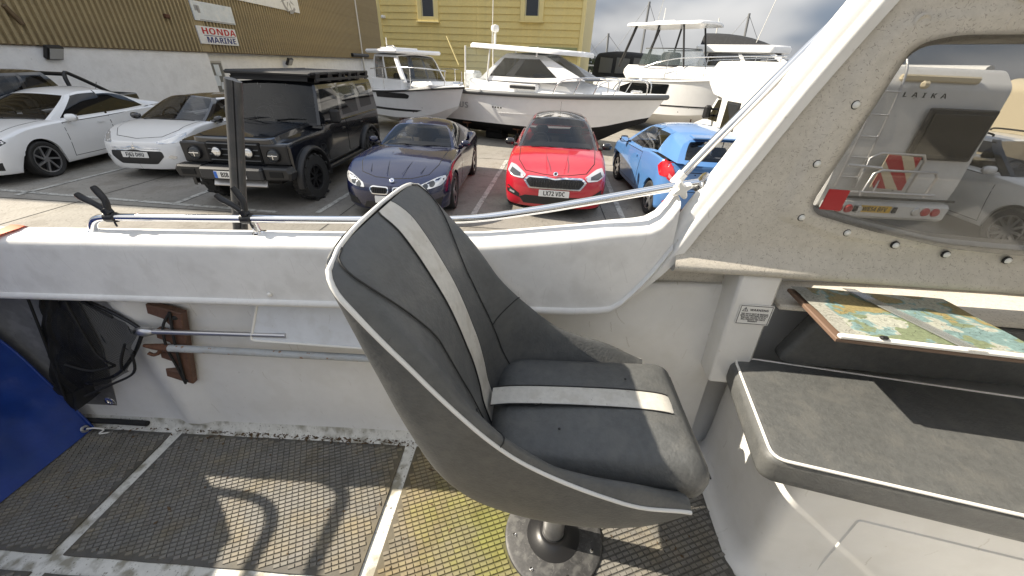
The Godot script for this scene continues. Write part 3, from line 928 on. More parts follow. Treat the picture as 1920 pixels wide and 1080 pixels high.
func car_body(s: Dictionary) -> Array:
	var xs := []
	var NR := 10
	for k in NR: 
		var a := PI / 2 * (1.0 - float(k) / NR)
		xs.append([s.xr + s.lr * (1.0 - pow(sin(a), 2.0 / s.pr)), pow(cos(a), 2.0 / s.pr)])
	var x: float = s.xr + s.lr
	while x < s.xf - s.lf - .001:
		xs.append([x, 1.0])
		var near := minf(absf(x), absf(x + s.wb))
		x += .045 if near < s.ra + .08 else .09
	for k in range(NR, -1, -1):
		var a := PI / 2 * (1.0 - float(k) / NR)
		xs.append([s.xf - s.lf * (1.0 - pow(sin(a), 2.0 / s.pf)), pow(cos(a), 2.0 / s.pf)])
	var rows := []
	for q in xs:
		var px: float = q[0]
		var w: float = s.W * maxf(q[1], .002) * tab(s.get("plan", [[-9, 1], [9, 1]]), px)
		var yd := tab(s.deck, px); var ysh := tab(s.shoulder, px)
		var sill: float = tab(s.sill, px) if s.sill is Array else s.sill
		var arch := 0.0
		for wx in [0.0, -s.wb]:
			var d: float = px - wx
			if absf(d) < s.ra: arch = maxf(arch, s.rt + sqrt(s.ra * s.ra - d * d) * s.get("arch_k", 1.0))
		var row := []
		var side := [[.94, sill + .0], [.972, sill + .05], [.990, lerpf(sill, ysh, .3)], [1.0, lerpf(sill, ysh, .52)], [.996, lerpf(sill, ysh, .72)], [.986, lerpf(sill, ysh, .87)], [.972, ysh - .025], [.945, ysh], [.89, lerpf(ysh, yd, .42)], [.62, lerpf(ysh, yd, .82)], [.3, lerpf(ysh, yd, .97)], [0, yd]]
		if s.has("side"): side = s.side.call(px, sill, ysh, yd)
		row.append(Vector2(0, sill)); row.append(Vector2(.66 * w, sill))
		row.append(Vector2(.68 * w, maxf(sill, arch)))
		for p in side: row.append(Vector2(p[0] * w, maxf(p[1], arch)))
		var wf := smoothstep(.0, s.xf - .1, px); var wr := smoothstep(-s.wb, s.xr + .1, px) if px < -s.wb else 0.0
		var pv := PackedVector3Array()
		for p in row: pv.append(Vector3(px + wf * tab(s.nose, p.y) - wr * tab(s.tail, p.y), p.y, p.x))
		rows.append(pv)
	var body := MB.new(); var under := MB.new()
	var outer := []; var low := []
	for r in rows:
		outer.append(r.slice(3)); low.append(r.slice(0, 4))
	var half := MB.new(); half.grid(outer)
	half.smooth(s.get("crease", 34.0))
	body.add(half); body.add(half, MIRROR)
	# the loft turns the right way out
	var mid := Vector3((s.xf + s.xr) / 2, .5, 0)
	for k in body.v.size():
		if body.n[k].dot(Vector3(0, body.v[k].y - .3, body.v[k].z)) < -.3 * body.v[k].length() * .01: pass
	half = MB.new(); half.grid(low)
	under.add(half); under.add(half, MIRROR)
	return [body, under]

func cab_pt(c: Dictionary, v: float, t: float) -> Vector3:
	var b := Vector2(lerpf(c.f0[0], c.r0[0], v), tab(c.belt, v) if c.has("belt") else lerpf(c.f0[1], c.r0[1], v))
	var a := Vector2(lerpf(c.f1[0], c.r1[0], v), tab(c.roofline, v) if c.has("roofline") else lerpf(c.f1[1], c.r1[1], v))
	var p := b.lerp(a, t)
	var taper: float = 1.0 - c.get("tf", .05) * pow(1.0 - v, 4) - c.get("tr", .07) * pow(v, 4)
	var w: float = (lerpf(c.wb, c.wt, t) + c.get("bulge", .02) * sin(PI * t)) * taper
	# rounded cant rail
	var k := clampf((t - .78) / .22, 0, 1)
	return Vector3(p.x, p.y - .006 * k * k, w - c.get("cant", .04) * k * k)

func quad_grid(f: Callable, a0: float, a1: float, b0: float, b1: float, na: int, nb: int) -> MB:
	var rows := []
	for i in na + 1:
		var row := PackedVector3Array()
		for j in nb + 1: row.append(f.call(lerpf(a0, a1, float(i) / na), lerpf(b0, b1, float(j) / nb)))
		rows.append(row)
	var mb := MB.new()
	mb.grid(rows)
	return mb

# greenhouse: windscreen, side windows between pillars, rear window, roof
func cabin(car: Node3D, c: Dictionary, paint_m: Material, roof_m: Material, pillar_m: Material) -> void:
	var bf: float = c.get("bow_f", .14); var br: float = c.get("bow_r", .10); var crown: float = c.get("crown", .05)
	var scr := func(u: float, t: float) -> Vector3:
		var p := cab_pt(c, 0.0, t)
		return Vector3(p.x + bf * (1.0 - u * u) * lerpf(1.0, .55, t), p.y + crown * .9 * (1.0 - u * u) * t, p.z * u)
	var bck := func(u: float, t: float) -> Vector3:
		var p := cab_pt(c, 1.0, t)
		return Vector3(p.x - br * (1.0 - u * u) * lerpf(1.0, .5, t), p.y + crown * .9 * (1.0 - u * u) * t, p.z * u)
	var top := func(u: float, v: float) -> Vector3:
		var p := cab_pt(c, v, 1.0)
		var e := 1.0 - u * u
		return Vector3(p.x + e * lerpf(bf * .55, -br * .5, v), p.y + crown * .9 * e + .4 * crown * e * sin(PI * v), p.z * u)
	var gl: Material = c.get("glass", M.tint_glass)
	part(car, "windscreen", quad_grid(scr, -.93, .93, .03, .95, 14, 6), gl)
	for s in [[-1.0, -.93], [.93, 1.0]]:
		part(car, "pillar", quad_grid(scr, s[0], s[1], -.02, 1.0, 2, 6), c.get("a_pillar", pillar_m))
	part(car, "screen_trim", quad_grid(scr, -.93, .93, -.03, .03, 14, 1), M.trim_black)
	var hdr := quad_grid(scr, -.93, .93, .95, 1.0, 14, 1)
	hdr.add(quad_grid(top, -1.0, 1.0, 0.0, 1.0, 16, 12))
	hdr.smooth(60)
	part(car, "roof", hdr, roof_m)
	if c.get("lined", true):
		var hl := quad_grid(func(u: float, v: float) -> Vector3: return top.call(u * .97, lerpf(.02, .98, v)) - Vector3(0, .025, 0), -1, 1, 0, 1, 10, 8)
		part(car, "headlining", hl, M.interior)
	if c.get("rear", true):
		var r0: float = c.get("rear_t0", .05)
		part(car, "rear_window", quad_grid(bck, -.86, .86, r0, .90, 12, 6), c.get("rear_glass", gl))
		var fr := MB.new()
		for s in [[-1.0, -.86, -.02, 1.0], [.86, 1.0, -.02, 1.0], [-.86, .86, .90, 1.0], [-.86, .86, -.04, r0]]: fr.add(quad_grid(bck, s[0], s[1], s[2], s[3], 6, 6))
		part(car, "tailgate_frame", fr, paint_m)
	for sg in [-1.0, 1.0]:
		var side := func(v: float, t: float) -> Vector3:
			var p := cab_pt(c, v, t)
			return Vector3(p.x, p.y, p.z * sg)
		var edge := 0.0
		for w in c.windows:   # [v0, v1, t0, t1]
			if w[0] > edge: part(car, "pillar", quad_grid(side, edge, w[0], -.02, 1.0, 2, 6), pillar_m if edge == 0.0 else c.get("b_pillar", pillar_m))
			part(car, "side_window", quad_grid(side, w[0], w[1], w[2], w[3], 10, 4), c.get("side_glass", gl))
			part(car, "roof_rail", quad_grid(side, w[0], w[1], w[3], 1.0, 10, 2), paint_m)
			part(car, "waist_trim", quad_grid(side, w[0], w[1], -.05, w[2], 10, 1), c.get("waist_m", paint_m))
			edge = w[1]
		if edge < 1.0: part(car, "pillar", quad_grid(side, edge, 1.0, -.02, 1.0, 5, 6), pillar_m)

func seats(car: Node3D, x: float, y: float, z: float, m: Material, top := 1.12) -> void:
	for s in [-1.0, 1.0]:
		var mb := MB.new()
		mb.box(Vector3(x, (y + top - .2) / 2, s * z), Vector3(.14, top - .2 - y, .44), Basis(Vector3.BACK, -.2), .05)
		mb.box(Vector3(x - .06, top - .08, s * z), Vector3(.09, .17, .26), Basis(Vector3.BACK, -.2), .04)
		part(car, "seat", mb, m)

func steering(car: Node3D, x: float, y: float, z: float) -> void:
	var ring := []
	var bs := Basis(Vector3.BACK, .45)
	for k in 20: ring.append(Vector3(x, y, z) + bs * Vector3(0, cos(TAU * k / 20), sin(TAU * k / 20)) * .18)
	var mb := MB.new(); mb.tube(ring, .016, 7, false, true)
	mb.box(Vector3(x, y, z), Vector3(.05, .09, .3), bs, .02)
	part(car, "steering_wheel", mb, M.interior)

func wheel(car: Node3D, at: Vector3, r: float, w: float, style: String, rim_r: float, turn := 0.0) -> void:
	var n := Node3D.new()
	n.name = "wheel"
	car.add_child(n, true)
	var sg := signf(at.z)
	# axis of the lathe (y) points outwards
	n.transform = Transform3D(Basis(Vector3.UP, turn) * Basis(Vector3.RIGHT, PI / 2 * sg), at)
	var mb := MB.new()
	var h := w / 2
	mb.lathe([Vector2(rim_r, -h * .8), Vector2(r * .93, -h), Vector2(r * .985, -h * .86), Vector2(r, -h * .5), Vector2(r, h * .5), Vector2(r * .985, h * .86), Vector2(r * .93, h), Vector2(rim_r + .012, h * .92), Vector2(rim_r, h * .8)], Transform3D(), 40)
	if style == "mud":
		for k in 26:
			var a := TAU * k / 26.0
			mb.box(Vector3(cos(a) * r * .985, h * .62 * (1 if k % 2 else -.2), sin(a) * r * .985), Vector3(.035, w * .55, .055), Basis(Vector3.UP, -a), .006)
			mb.box(Vector3(cos(a + .12) * r * .985, -h * .5, sin(a + .12) * r * .985), Vector3(.035, w * .4, .05), Basis(Vector3.UP, -a), .006)
	part(n, "tyre", mb, M.tyre)
	mb = MB.new()
	mb.lathe([Vector2(rim_r, -h * .8), Vector2(rim_r * .98, h * .8), Vector2(rim_r * .93, h * .84), Vector2(rim_r * .90, h * .5), Vector2(rim_r * .86, -h * .2), Vector2(0, -h * .2)], Transform3D(), 32)
	part(n, "rim_well", mb, M.alloy_dark)
	mb = MB.new()
	var nsp := 5
	var mt: Material = M.alloy
	match style:
		"five": nsp = 5
		"ten": nsp = 10
		"turbine": nsp = 7
		"mud", "steel": nsp = 8; mt = M.alloy_dark
	mb.lathe([Vector2(rim_r * .90, h * .80), Vector2(rim_r * .985, h * .86), Vector2(rim_r * .99, h * .74)], Transform3D(), 36)
	mb.lathe([Vector2(0, h * .72), Vector2(rim_r * .18, h * .70), Vector2(rim_r * .22, h * .5)], Transform3D(), 16)
	for k in nsp:
		var a := TAU * k / nsp
		var b := a + (.55 if style == "turbine" else 0.0)
		var d0 := Vector3(cos(a), 0, sin(a)); var d1 := Vector3(cos(b), 0, sin(b))
		var s0 := Vector3(-sin(a), 0, cos(a)); var s1 := Vector3(-sin(b), 0, cos(b))
		var w0 := rim_r * (.16 if nsp == 5 else .09); var w1 := rim_r * (.13 if nsp == 5 else .07)
		var p0 := d0 * rim_r * .12 + Vector3(0, h * .66, 0); var p1 := d1 * rim_r * .94 + Vector3(0, h * .76, 0)
		var dn := Vector3(0, -h * .35, 0)
		mb.flatq(p0 - s0 * w0, p0 + s0 * w0, p1 + s1 * w1, p1 - s1 * w1, Vector3.UP)
		mb.flatq(p0 - s0 * w0, p1 - s1 * w1, p1 - s1 * w1 + dn, p0 - s0 * w0 + dn, -s0)
		mb.flatq(p0 + s0 * w0, p1 + s1 * w1, p1 + s1 * w1 + dn, p0 + s0 * w0 + dn, s0)
	part(n, "rim", mb, mt)

func wheels(car: Node3D, wb: float, tr: float, r: float, w: float, style: String, rim_r: float, turn := 0.0) -> void:
	for s in [-1.0, 1.0]:
		wheel(car, Vector3(0, r, s * tr), r, w, style, rim_r, turn)
		wheel(car, Vector3(-wb, r, s * tr), r, w, style, rim_r)

func mirror_pair(car: Node3D, x: float, y: float, z: float, m: Material, size := 1.0) -> void:
	for s in [-1.0, 1.0]:
		var mb := MB.new()
		var rows := []
		for i in 7:
			var t := i / 6.0
			var row := PackedVector3Array()
			var sc := sqrt(maxf(.02, 1.0 - pow(2 * t - 1, 4)))
			for k in 14:
				var a := TAU * k / 14.0
				row.append(Vector3(x + .055 * size * cos(a) * sc * (1.25 if cos(a) > 0 else .8), y + .068 * size * sin(a) * sc, s * (z + (.02 + .20 * t) * size)))
			rows.append(row)
		mb.grid(rows, true)
		mb.fix_out(Vector3(x, y, s * (z + .11)))
		mb.box(Vector3(x + .01, y - .05 * size, s * (z + .01)), Vector3(.05, .05, .10) * size, Basis(), .01)
		var mi := part(car, "door_mirror", mb, m)
		mb = MB.new(); mb.box(Vector3(x - .050 * size, y, s * (z + .12 * size)), Vector3(.004, .085, .15) * size, Basis(), .001)
		part(mi, "mirror_glass", mb, M.chrome)

func number_plate(car: Node3D, s: String, frame: Transform3D, at: Vector2, caster: Caster, m: Material, tilt := 0.0, blue := false, lead := .02) -> void:
	var d := -1e9
	for q in [Vector2(-.22, 0), Vector2(0, 0), Vector2(.22, 0), Vector2(0, .04), Vector2(0, -.04)]: d = maxf(d, caster.depth(at + q))
	var xf := frame * Transform3D(Basis(Vector3.RIGHT, tilt), Vector3(at.x, at.y, d + lead))
	var mb := MB.new(); mb.prism(rounded(v2([-.26, -.056, .26, -.056, .26, .056, -.26, .056]), .01, 2), .006, xf, .001)
	var p := part(car, "number_plate", mb, m)
	if blue:
		mb = MB.new(); mb.box(Vector3(-.234, 0, .0068), Vector3(.045, .105, .002)); var b := part(p, "blue_band", mb, M.ink_blue); b.transform = xf
	if s: lettering(p, "plate_text", s, .074, xf * Transform3D(Basis(), Vector3(.02 if blue else 0.0, 0, .0075)), M.ink, true, .82)

func mirror_panels(car: Node3D, called: String, cs: Caster, poly: PackedVector2Array, off: float, m: Material, res := .05) -> Array:
	return [part(car, called, cs.panel(poly, off, res), m), part(car, called, cs.panel(flip_x(poly), off, res), m)]

func wiper(car: Node3D, a: Vector3, b: Vector3) -> void:
	tubep(car, "wiper", [a, a.lerp(b, .5) + Vector3(.01, .02, 0), b], .009, M.trim_black, 5)

# a panel with a dark shut line round it
func shut_panel(car: Node3D, called: String, cs: Caster, poly: PackedVector2Array, off: float, res: float, m: Material) -> MeshInstance3D:
	var p := part(car, called, cs.panel(poly, off, res), m)
	var big := Geometry2D.offset_polygon(poly, .011, Geometry2D.JOIN_MITER)
	if big.size() == 1: part(p, "shut_line", cs.panel(big[0], off - .0022, res), M.under)
	return p
func finish_car(car: Node3D, s: Dictionary, pm: Material) -> Dictionary:
	var bb := car_body(s)
	part(car, "body", bb[0], pm)
	part(car, "underbody", bb[1], M.under)
	var mb := MB.new()
	mb.box(Vector3(-s.wb / 2, (s.rt + .05), 0), Vector3(s.wb + 1.0, .12, s.W * 1.2))
	part(car, "chassis", mb, M.under)
	var c := {}
	c.f = Caster.new(bb[0], FRONT); c.r = Caster.new(bb[0], REAR); c.l = Caster.new(bb[0], LEFT); c.rt = Caster.new(bb[0], RIGHT); c.t = Caster.new(bb[0], ABOVE)
	return c

func tray(car: Node3D, x0: float, x1: float, y: float, w: float) -> void:
	var mb := MB.new(); mb.box(Vector3((x0 + x1) / 2, y, 0), Vector3(absf(x1 - x0), .02, w * 2), Basis(), .005)
	mb.box(Vector3(maxf(x0, x1) - .16, y + .06, 0), Vector3(.34, .12, w * 1.9), Basis(Vector3.BACK, -.12), .04)
	part(car, "cabin_trim", mb, M.interior)

func red_hatchback() -> void:
	var car := thing("parked_car", "red hatchback with black roof and chrome-edged grille beside the blue hatchback", "car", veh(.36, -7.20, -2.4), "cars parked in the yard")
	var pm := paint(lin(.43, .008, .022), .3)
	var s := {"xf": .84, "xr": -3.27, "lf": .50, "lr": .35, "pf": 3.2, "pr": 4.0, "W": .89, "wb": 2.56, "ra": .365, "rt": .315, "sill": [[-3.3, .30], [-2.9, .20], [.3, .19], [.85, .20]],
		"deck": [[-3.3, .92], [-3.0, .98], [-2.85, .86], [-.72, .86], [-.50, .99], [-.35, 1.0], [0, .965], [.4, .885], [.65, .80], [.84, .715]],
		"shoulder": [[-3.3, .90], [-2.8, 1.0], [-1.5, .97], [-.4, .945], [0, .91], [.4, .83], [.65, .76], [.84, .70]],
		"nose": [[.15, -.06], [.26, -.01], [.42, .0], [.55, -.02], [.68, -.04], [.78, -.12], [1.1, -.2]], "tail": [[.2, -.05], [.4, .0], [.7, -.03], [1.0, -.14]]}
	var c := finish_car(car, s, pm)
	tray(car, -.55, -2.95, .885, .72)
	cabin(car, {"f0": [-.42, .955], "f1": [-1.30, 1.405], "r1": [-2.72, 1.385], "r0": [-3.10, 1.0], "wb": .81, "wt": .575, "crown": .055, "bow_f": .20, "windows": [[.06, .44, .05, .93], [.47, .80, .05, .93]], "belt": [[0, .955], [.5, .975], [1, 1.02]], "side_glass": M.tint_dark, "rear_glass": M.privacy}, pm, M.gloss_black, M.gloss_black)
	seats(car, -1.35, .88, .36, M.interior, 1.25); steering(car, -.86, 1.0, .36)
	wheels(car, 2.56, .775, .315, .20, "ten", .215)
	mirror_pair(car, -.62, 1.02, .83, M.gloss_black)
	# front end
	var gf := rounded(v2([-.54, .655, -.46, .722, -.16, .722, 0, .700, .16, .722, .46, .722, .54, .655, .44, .525, -.44, .525]), .02, 2)
	part(car, "grille_frame", c.f.panel(gf, .017, .04), M.chrome)
	var gi := rounded(v2([-.50, .652, -.44, .700, -.155, .700, 0, .678, .155, .700, .44, .700, .50, .652, .42, .548, -.42, .548]), .02, 2)
	var gr := part(car, "grille", c.f.panel(gi, .022, .04), M.trim_black)
	for k in 19:
		var x := -.40 + k * .0445
		var mb: MB = c.f.panel(v2([x - .006, .555, x + .006, .555, x + .006, .690 - (.012 if absf(x) < .1 else 0.0), x - .006, .690 - (.012 if absf(x) < .1 else 0.0)]), .027, .05)
		part(gr, "grille_bar", mb, M.gloss_black)
	mirror_panels(car, "headlight", c.f, rounded(v2([-.845, .735, -.80, .835, -.70, .815, -.50, .725, -.555, .665, -.72, .675]), .015, 2), .008, M.lamp_clear, .04)
	mirror_panels(car, "headlight_lens", c.f, v2([-.80, .735, -.77, .79, -.60, .735, -.60, .70, -.74, .70]), .013, M.lamp_dark, .05)
	part(car, "lower_intake", c.f.panel(v2([-.60, .355, -.50, .40, .50, .40, .60, .355, .52, .255, -.52, .255]), .006, .06), M.trim_black)
	mirror_panels(car, "fog_surround", c.f, v2([-.84, .50, -.80, .52, -.60, .41, -.60, .345, -.83, .40]), .006, M.trim_black, .05)
	mirror_panels(car, "fog_lamp", c.f, v2([-.78, .45, -.69, .43, -.69, .40, -.78, .415]), .012, M.lamp_clear, .05)
	number_plate(car, "LX72 VDC", FRONT, Vector2(0, .455), c.f, M.plate_white, -.08, false, .012)
	var mb2 := MB.new(); mb2.lathe([Vector2(0, .012), Vector2(.028, .012), Vector2(.040, .006), Vector2(.041, 0)], Transform3D(Basis(Vector3.BACK, -.9), Vector3(.755, .765, 0)), 20); var bd := part(car, "badge", mb2, M.chrome)
	mb2 = MB.new(); mb2.lathe([Vector2(0, .015), Vector2(.022, .014), Vector2(.024, .011)], Transform3D(Basis(Vector3.BACK, -.9), Vector3(.755, .765, 0)), 16); part(bd, "badge_disc", mb2, M.ink)
	shut_panel(car, "bonnet", c.t, v2([-.36, -.70, -.30, -.0, -.36, .70, .30, .66, .60, .52, .70, .2, .72, 0, .70, -.2, .60, -.52, .30, -.66]), .005, .09, pm)
	for z in [-.17, .17]: tubep(car, "bonnet_crease", [Vector3(-.2, .995, z * 1.25), Vector3(.1, .95, z * 1.15), Vector3(.4, .892, z), Vector3(.62, .818, z * .85)], .0055, pm, 6)
	wiper(car, Vector3(-.30, 1.0, .50), Vector3(-.33, 1.0, -.05)); wiper(car, Vector3(-.30, 1.0, -.10), Vector3(-.36, 1.0, -.62))
	tubep(car, "aerial", [Vector3(-2.5, 1.45, 0), Vector3(-2.62, 1.62, 0)], .006, M.trim_black, 5)
	mirror_panels(car, "tail_lamp", c.r, v2([-.86, .75, -.60, .78, -.60, .90, -.84, .93]), .008, M.lamp_red)
	for cs in [c.l, c.rt]:
		var dp := v2([.50, .30, 1.52, .30, 1.50, .93, .62, .91])
		if cs == c.rt: dp = flip_x(dp)
		var door := shut_panel(car, "door", cs, dp, .003, .12, pm)

func navy_roadster() -> void:
	var car := thing("parked_car", "navy blue coupe with twin kidney grilles between the black off-roader and the red hatchback", "car", veh(-2.33, -6.64, 1.1), "cars parked in the yard")
	var pm := paint(lin(.004, .0065, .034), .22)
	var s := {"xf": .87, "xr": -3.36, "lf": .62, "lr": .5, "pf": 2.7, "pr": 3.0, "W": .895, "wb": 2.5, "ra": .37, "rt": .32, "sill": [[-3.3, .28], [-2.9, .19], [.3, .17], [.87, .19]],
		"deck": [[-3.36, .82], [-3.1, .93], [-2.7, .96], [-2.5, .78], [-1.0, .78], [-.84, .93], [-.6, .925], [0, .865], [.4, .775], [.65, .69], [.87, .59]],
		"shoulder": [[-3.36, .80], [-2.8, .92], [-2.3, .90], [-1.4, .85], [-.7, .865], [-.2, .855], [.1, .83], [.4, .755], [.65, .675], [.87, .575]],
		"nose": [[.15, -.05], [.24, .0], [.40, .0], [.52, -.015], [.62, -.06], [1.1, -.2]], "tail": [[.2, -.08], [.5, .0], [.7, -.02], [1.0, -.12]]}
	var c := finish_car(car, s, pm)
	tray(car, -.90, -2.2, .80, .70)
	cabin(car, {"f0": [-.82, .875], "f1": [-1.42, 1.225], "r1": [-2.25, 1.215], "r0": [-2.98, .93], "wb": .78, "wt": .545, "crown": .05, "bow_f": .26, "bow_r": .18, "tr": .15, "windows": [[.10, .60, .04, .90]], "roofline": [[0, 1.225], [.4, 1.262], [1, 1.20]], "belt": [[0, .875], [.6, .90], [1, .95]], "side_glass": M.tint_dark, "rear_glass": M.privacy}, pm, pm, pm)
	seats(car, -1.72, .72, .36, M.seat_cream, 1.12); steering(car, -1.22, .93, .36)
	wheels(car, 2.5, .78, .325, .235, "five", .235, .04)
	mirror_pair(car, -1.05, .955, .81, pm, .9)
	for sg in [-1.0, 1.0]:
		var k := rounded(v2([sg * .035, .575, sg * .30, .585, sg * .355, .545, sg * .31, .455, sg * .06, .455, sg * .03, .50]), .03, 3)
		var ki := rounded(v2([sg * .052, .560, sg * .29, .568, sg * .332, .54, sg * .295, .470, sg * .072, .470, sg * .048, .505]), .025, 3)
		if sg < 0: k.reverse(); ki.reverse()
		var fr := part(car, "kidney_frame", c.f.panel(k, .014, .04), M.chrome)
		var kg := part(car, "kidney_grille", c.f.panel(ki, .018, .05), M.under)
		for j in 8:
			var x: float = sg * (.075 + j * .030)
			part(kg, "grille_bar", c.f.panel(v2([x - .005, .478, x + .005, .478, x + .005, .555, x - .005, .555]), .024, .09), M.trim_black)
	mirror_panels(car, "headlight", c.f, rounded(v2([-.845, .665, -.82, .715, -.70, .69, -.46, .605, -.43, .545, -.62, .550, -.78, .59]), .02, 2), .008, M.lamp_clear, .04)
	for sg in [-1.0, 1.0]:
		for q in [[.545, .585], [.645, .618]]:
			var poly := PackedVector2Array()
			for k in 14: poly.append(Vector2(sg * q[0], q[1]) + Vector2.from_angle(TAU * k / 14.0) * .042)
			part(car, "headlight_lens", c.f.panel(poly, .016, .04), M.lamp_dark)
	part(car, "lower_intake", c.f.panel(v2([-.42, .33, .42, .33, .48, .22, -.48, .22]), .006, .06), M.trim_black)
	mirror_panels(car, "side_intake", c.f, v2([-.80, .40, -.60, .36, -.54, .26, -.76, .25]), .006, M.trim_black, .06)
	number_plate(car, "X HU", FRONT, Vector2(0, .375), c.f, M.plate_white, -.12, false, .012)
	var mb := MB.new(); mb.lathe([Vector2(0, .010), Vector2(.03, .010), Vector2(.040, .004), Vector2(.041, 0)], Transform3D(Basis(Vector3.BACK, -.75), Vector3(.735, .655, 0)), 20); var bd := part(car, "badge", mb, M.chrome)
	mb = MB.new(); mb.box(Vector3(.736, .666, .012), Vector3(.02, .004, .02), Basis(Vector3.BACK, -.75)); mb.box(Vector3(.745, .658, -.012), Vector3(.02, .004, .02), Basis(Vector3.BACK, -.75)); part(bd, "badge_quarter", mb, M.ink_blue)
	shut_panel(car, "bonnet", c.t, v2([-.78, -.68, -.70, 0, -.78, .68, .20, .66, .50, .55, .62, .3, .65, 0, .62, -.3, .50, -.55, .20, -.66]), .004, .10, pm)
	for z in [-.16, .16]: tubep(car, "bonnet_crease", [Vector3(-.68, .928, z * 2.0), Vector3(-.2, .893, z * 1.6), Vector3(.2, .825, z * 1.2), Vector3(.58, .72, z * .8)], .005, pm, 6)
	for z in [-.46, .46]: tubep(car, "bonnet_crease", [Vector3(-.7, .915, z * 1.25), Vector3(-.2, .882, z * 1.18), Vector3(.3, .79, z), Vector3(.5, .735, z * .9)], .005, pm, 6)
	wiper(car, Vector3(-.70, .94, .52), Vector3(-.72, .95, -.05)); wiper(car, Vector3(-.70, .94, -.08), Vector3(-.76, .935, -.62))
	mirror_panels(car, "tail_lamp", c.r, v2([-.80, .68, -.40, .74, -.40, .82, -.80, .80]), .008, M.lamp_red)
	for cs in [c.l, c.rt]:
		var dp := v2([.72, .28, 1.95, .28, 1.98, .82, .78, .83])
		if cs == c.rt: dp = flip_x(dp)
		shut_panel(car, "door", cs, dp, .003, .12, pm)

func white_supermini() -> void:
	var car := thing("parked_car", "small white hatchback with dark roof and double chevron front beside the white fastback", "car", veh(-8.05, -8.02, 3.0), "cars parked in the yard")
	var pm := paint(lin(.80, .80, .795), .35)
	var s := {"xf": .82, "xr": -3.13, "lf": .55, "lr": .4, "pf": 2.8, "pr": 3.2, "W": .857, "wb": 2.46, "ra": .355, "rt": .31, "sill": [[-3.1, .28], [-2.8, .20], [.3, .19], [.82, .22]],
		"deck": [[-3.13, .95], [-2.9, 1.0], [-2.75, .88], [-.62, .88], [-.42, 1.03], [-.25, 1.03], [.1, .985], [.4, .92], [.65, .83], [.82, .74]],
		"shoulder": [[-3.13, .92], [-2.7, 1.03], [-1.5, .99], [-.3, .975], [.1, .94], [.4, .875], [.65, .80], [.82, .72]],
		"nose": [[.15, -.10], [.26, -.02], [.42, .0], [.60, -.02], [.72, -.05], [.8, -.12], [1.1, -.2]], "tail": [[.2, -.05], [.5, .0], [.8, -.04], [1.05, -.14]]}
	var c := finish_car(car, s, pm)
	tray(car, -.45, -2.8, .905, .68)
	cabin(car, {"f0": [-.32, .985], "f1": [-1.15, 1.405], "r1": [-2.45, 1.385], "r0": [-2.95, 1.02], "wb": .78, "wt": .56, "crown": .055, "bow_f": .22, "windows": [[.06, .46, .05, .92], [.50, .82, .05, .92]], "side_glass": M.tint_dark, "rear_glass": M.privacy}, pm, M.gloss_black, M.gloss_black)
	seats(car, -1.25, .88, .35, M.seat_grey, 1.25); steering(car, -.78, 1.03, .35)
	wheels(car, 2.46, .74, .31, .20, "five", .205)
	mirror_pair(car, -.52, 1.04, .80, M.gloss_black)
	part(car, "grille", c.f.panel(rounded(v2([-.50, .565, -.12, .585, 0, .60, .12, .585, .50, .565, .52, .47, .36, .325, -.36, .325, -.52, .47]), .03, 3), .006, .05), M.trim_black)
	for y in [.585, .625]:
		var poly := v2([-.48, y - .012, -.14, y - .004, 0, y + .035, .14, y - .004, .48, y - .012, .47, y + .010, .15, y + .018, 0, y + .060, -.15, y + .018, -.47, y + .010])
		part(car, "chevron", c.f.panel(poly, .012, .05), M.chrome)
	mirror_panels(car, "headlight", c.f, rounded(v2([-.82, .815, -.79, .885, -.66, .845, -.44, .735, -.47, .705, -.74, .715]), .015, 2), .008, M.lamp_clear, .04)
	mirror_panels(car, "fog_lamp", c.f, v2([-.70, .47, -.63, .50, -.58, .46, -.63, .42, -.69, .425]), .008, M.lamp_clear, .04)
	number_plate(car, "FJ63 DHU", FRONT, Vector2(0, .505), c.f, M.plate_white, -.06, false, .014)
	shut_panel(car, "bonnet", c.t, v2([-.26, -.68, -.16, 0, -.26, .68, .30, .62, .55, .45, .64, 0, .55, -.45, .30, -.62]), .004, .09, pm)
	wiper(car, Vector3(-.18, 1.03, .45), Vector3(-.22, 1.04, -.08)); wiper(car, Vector3(-.18, 1.03, -.12), Vector3(-.24, 1.03, -.6))
	for cs in [c.l, c.rt]:
		var dp := v2([.45, .30, 1.62, .30, 1.62, .95, .55, .94])
		if cs == c.rt: dp = flip_x(dp)
		shut_panel(car, "door", cs, dp, .003, .12, pm)

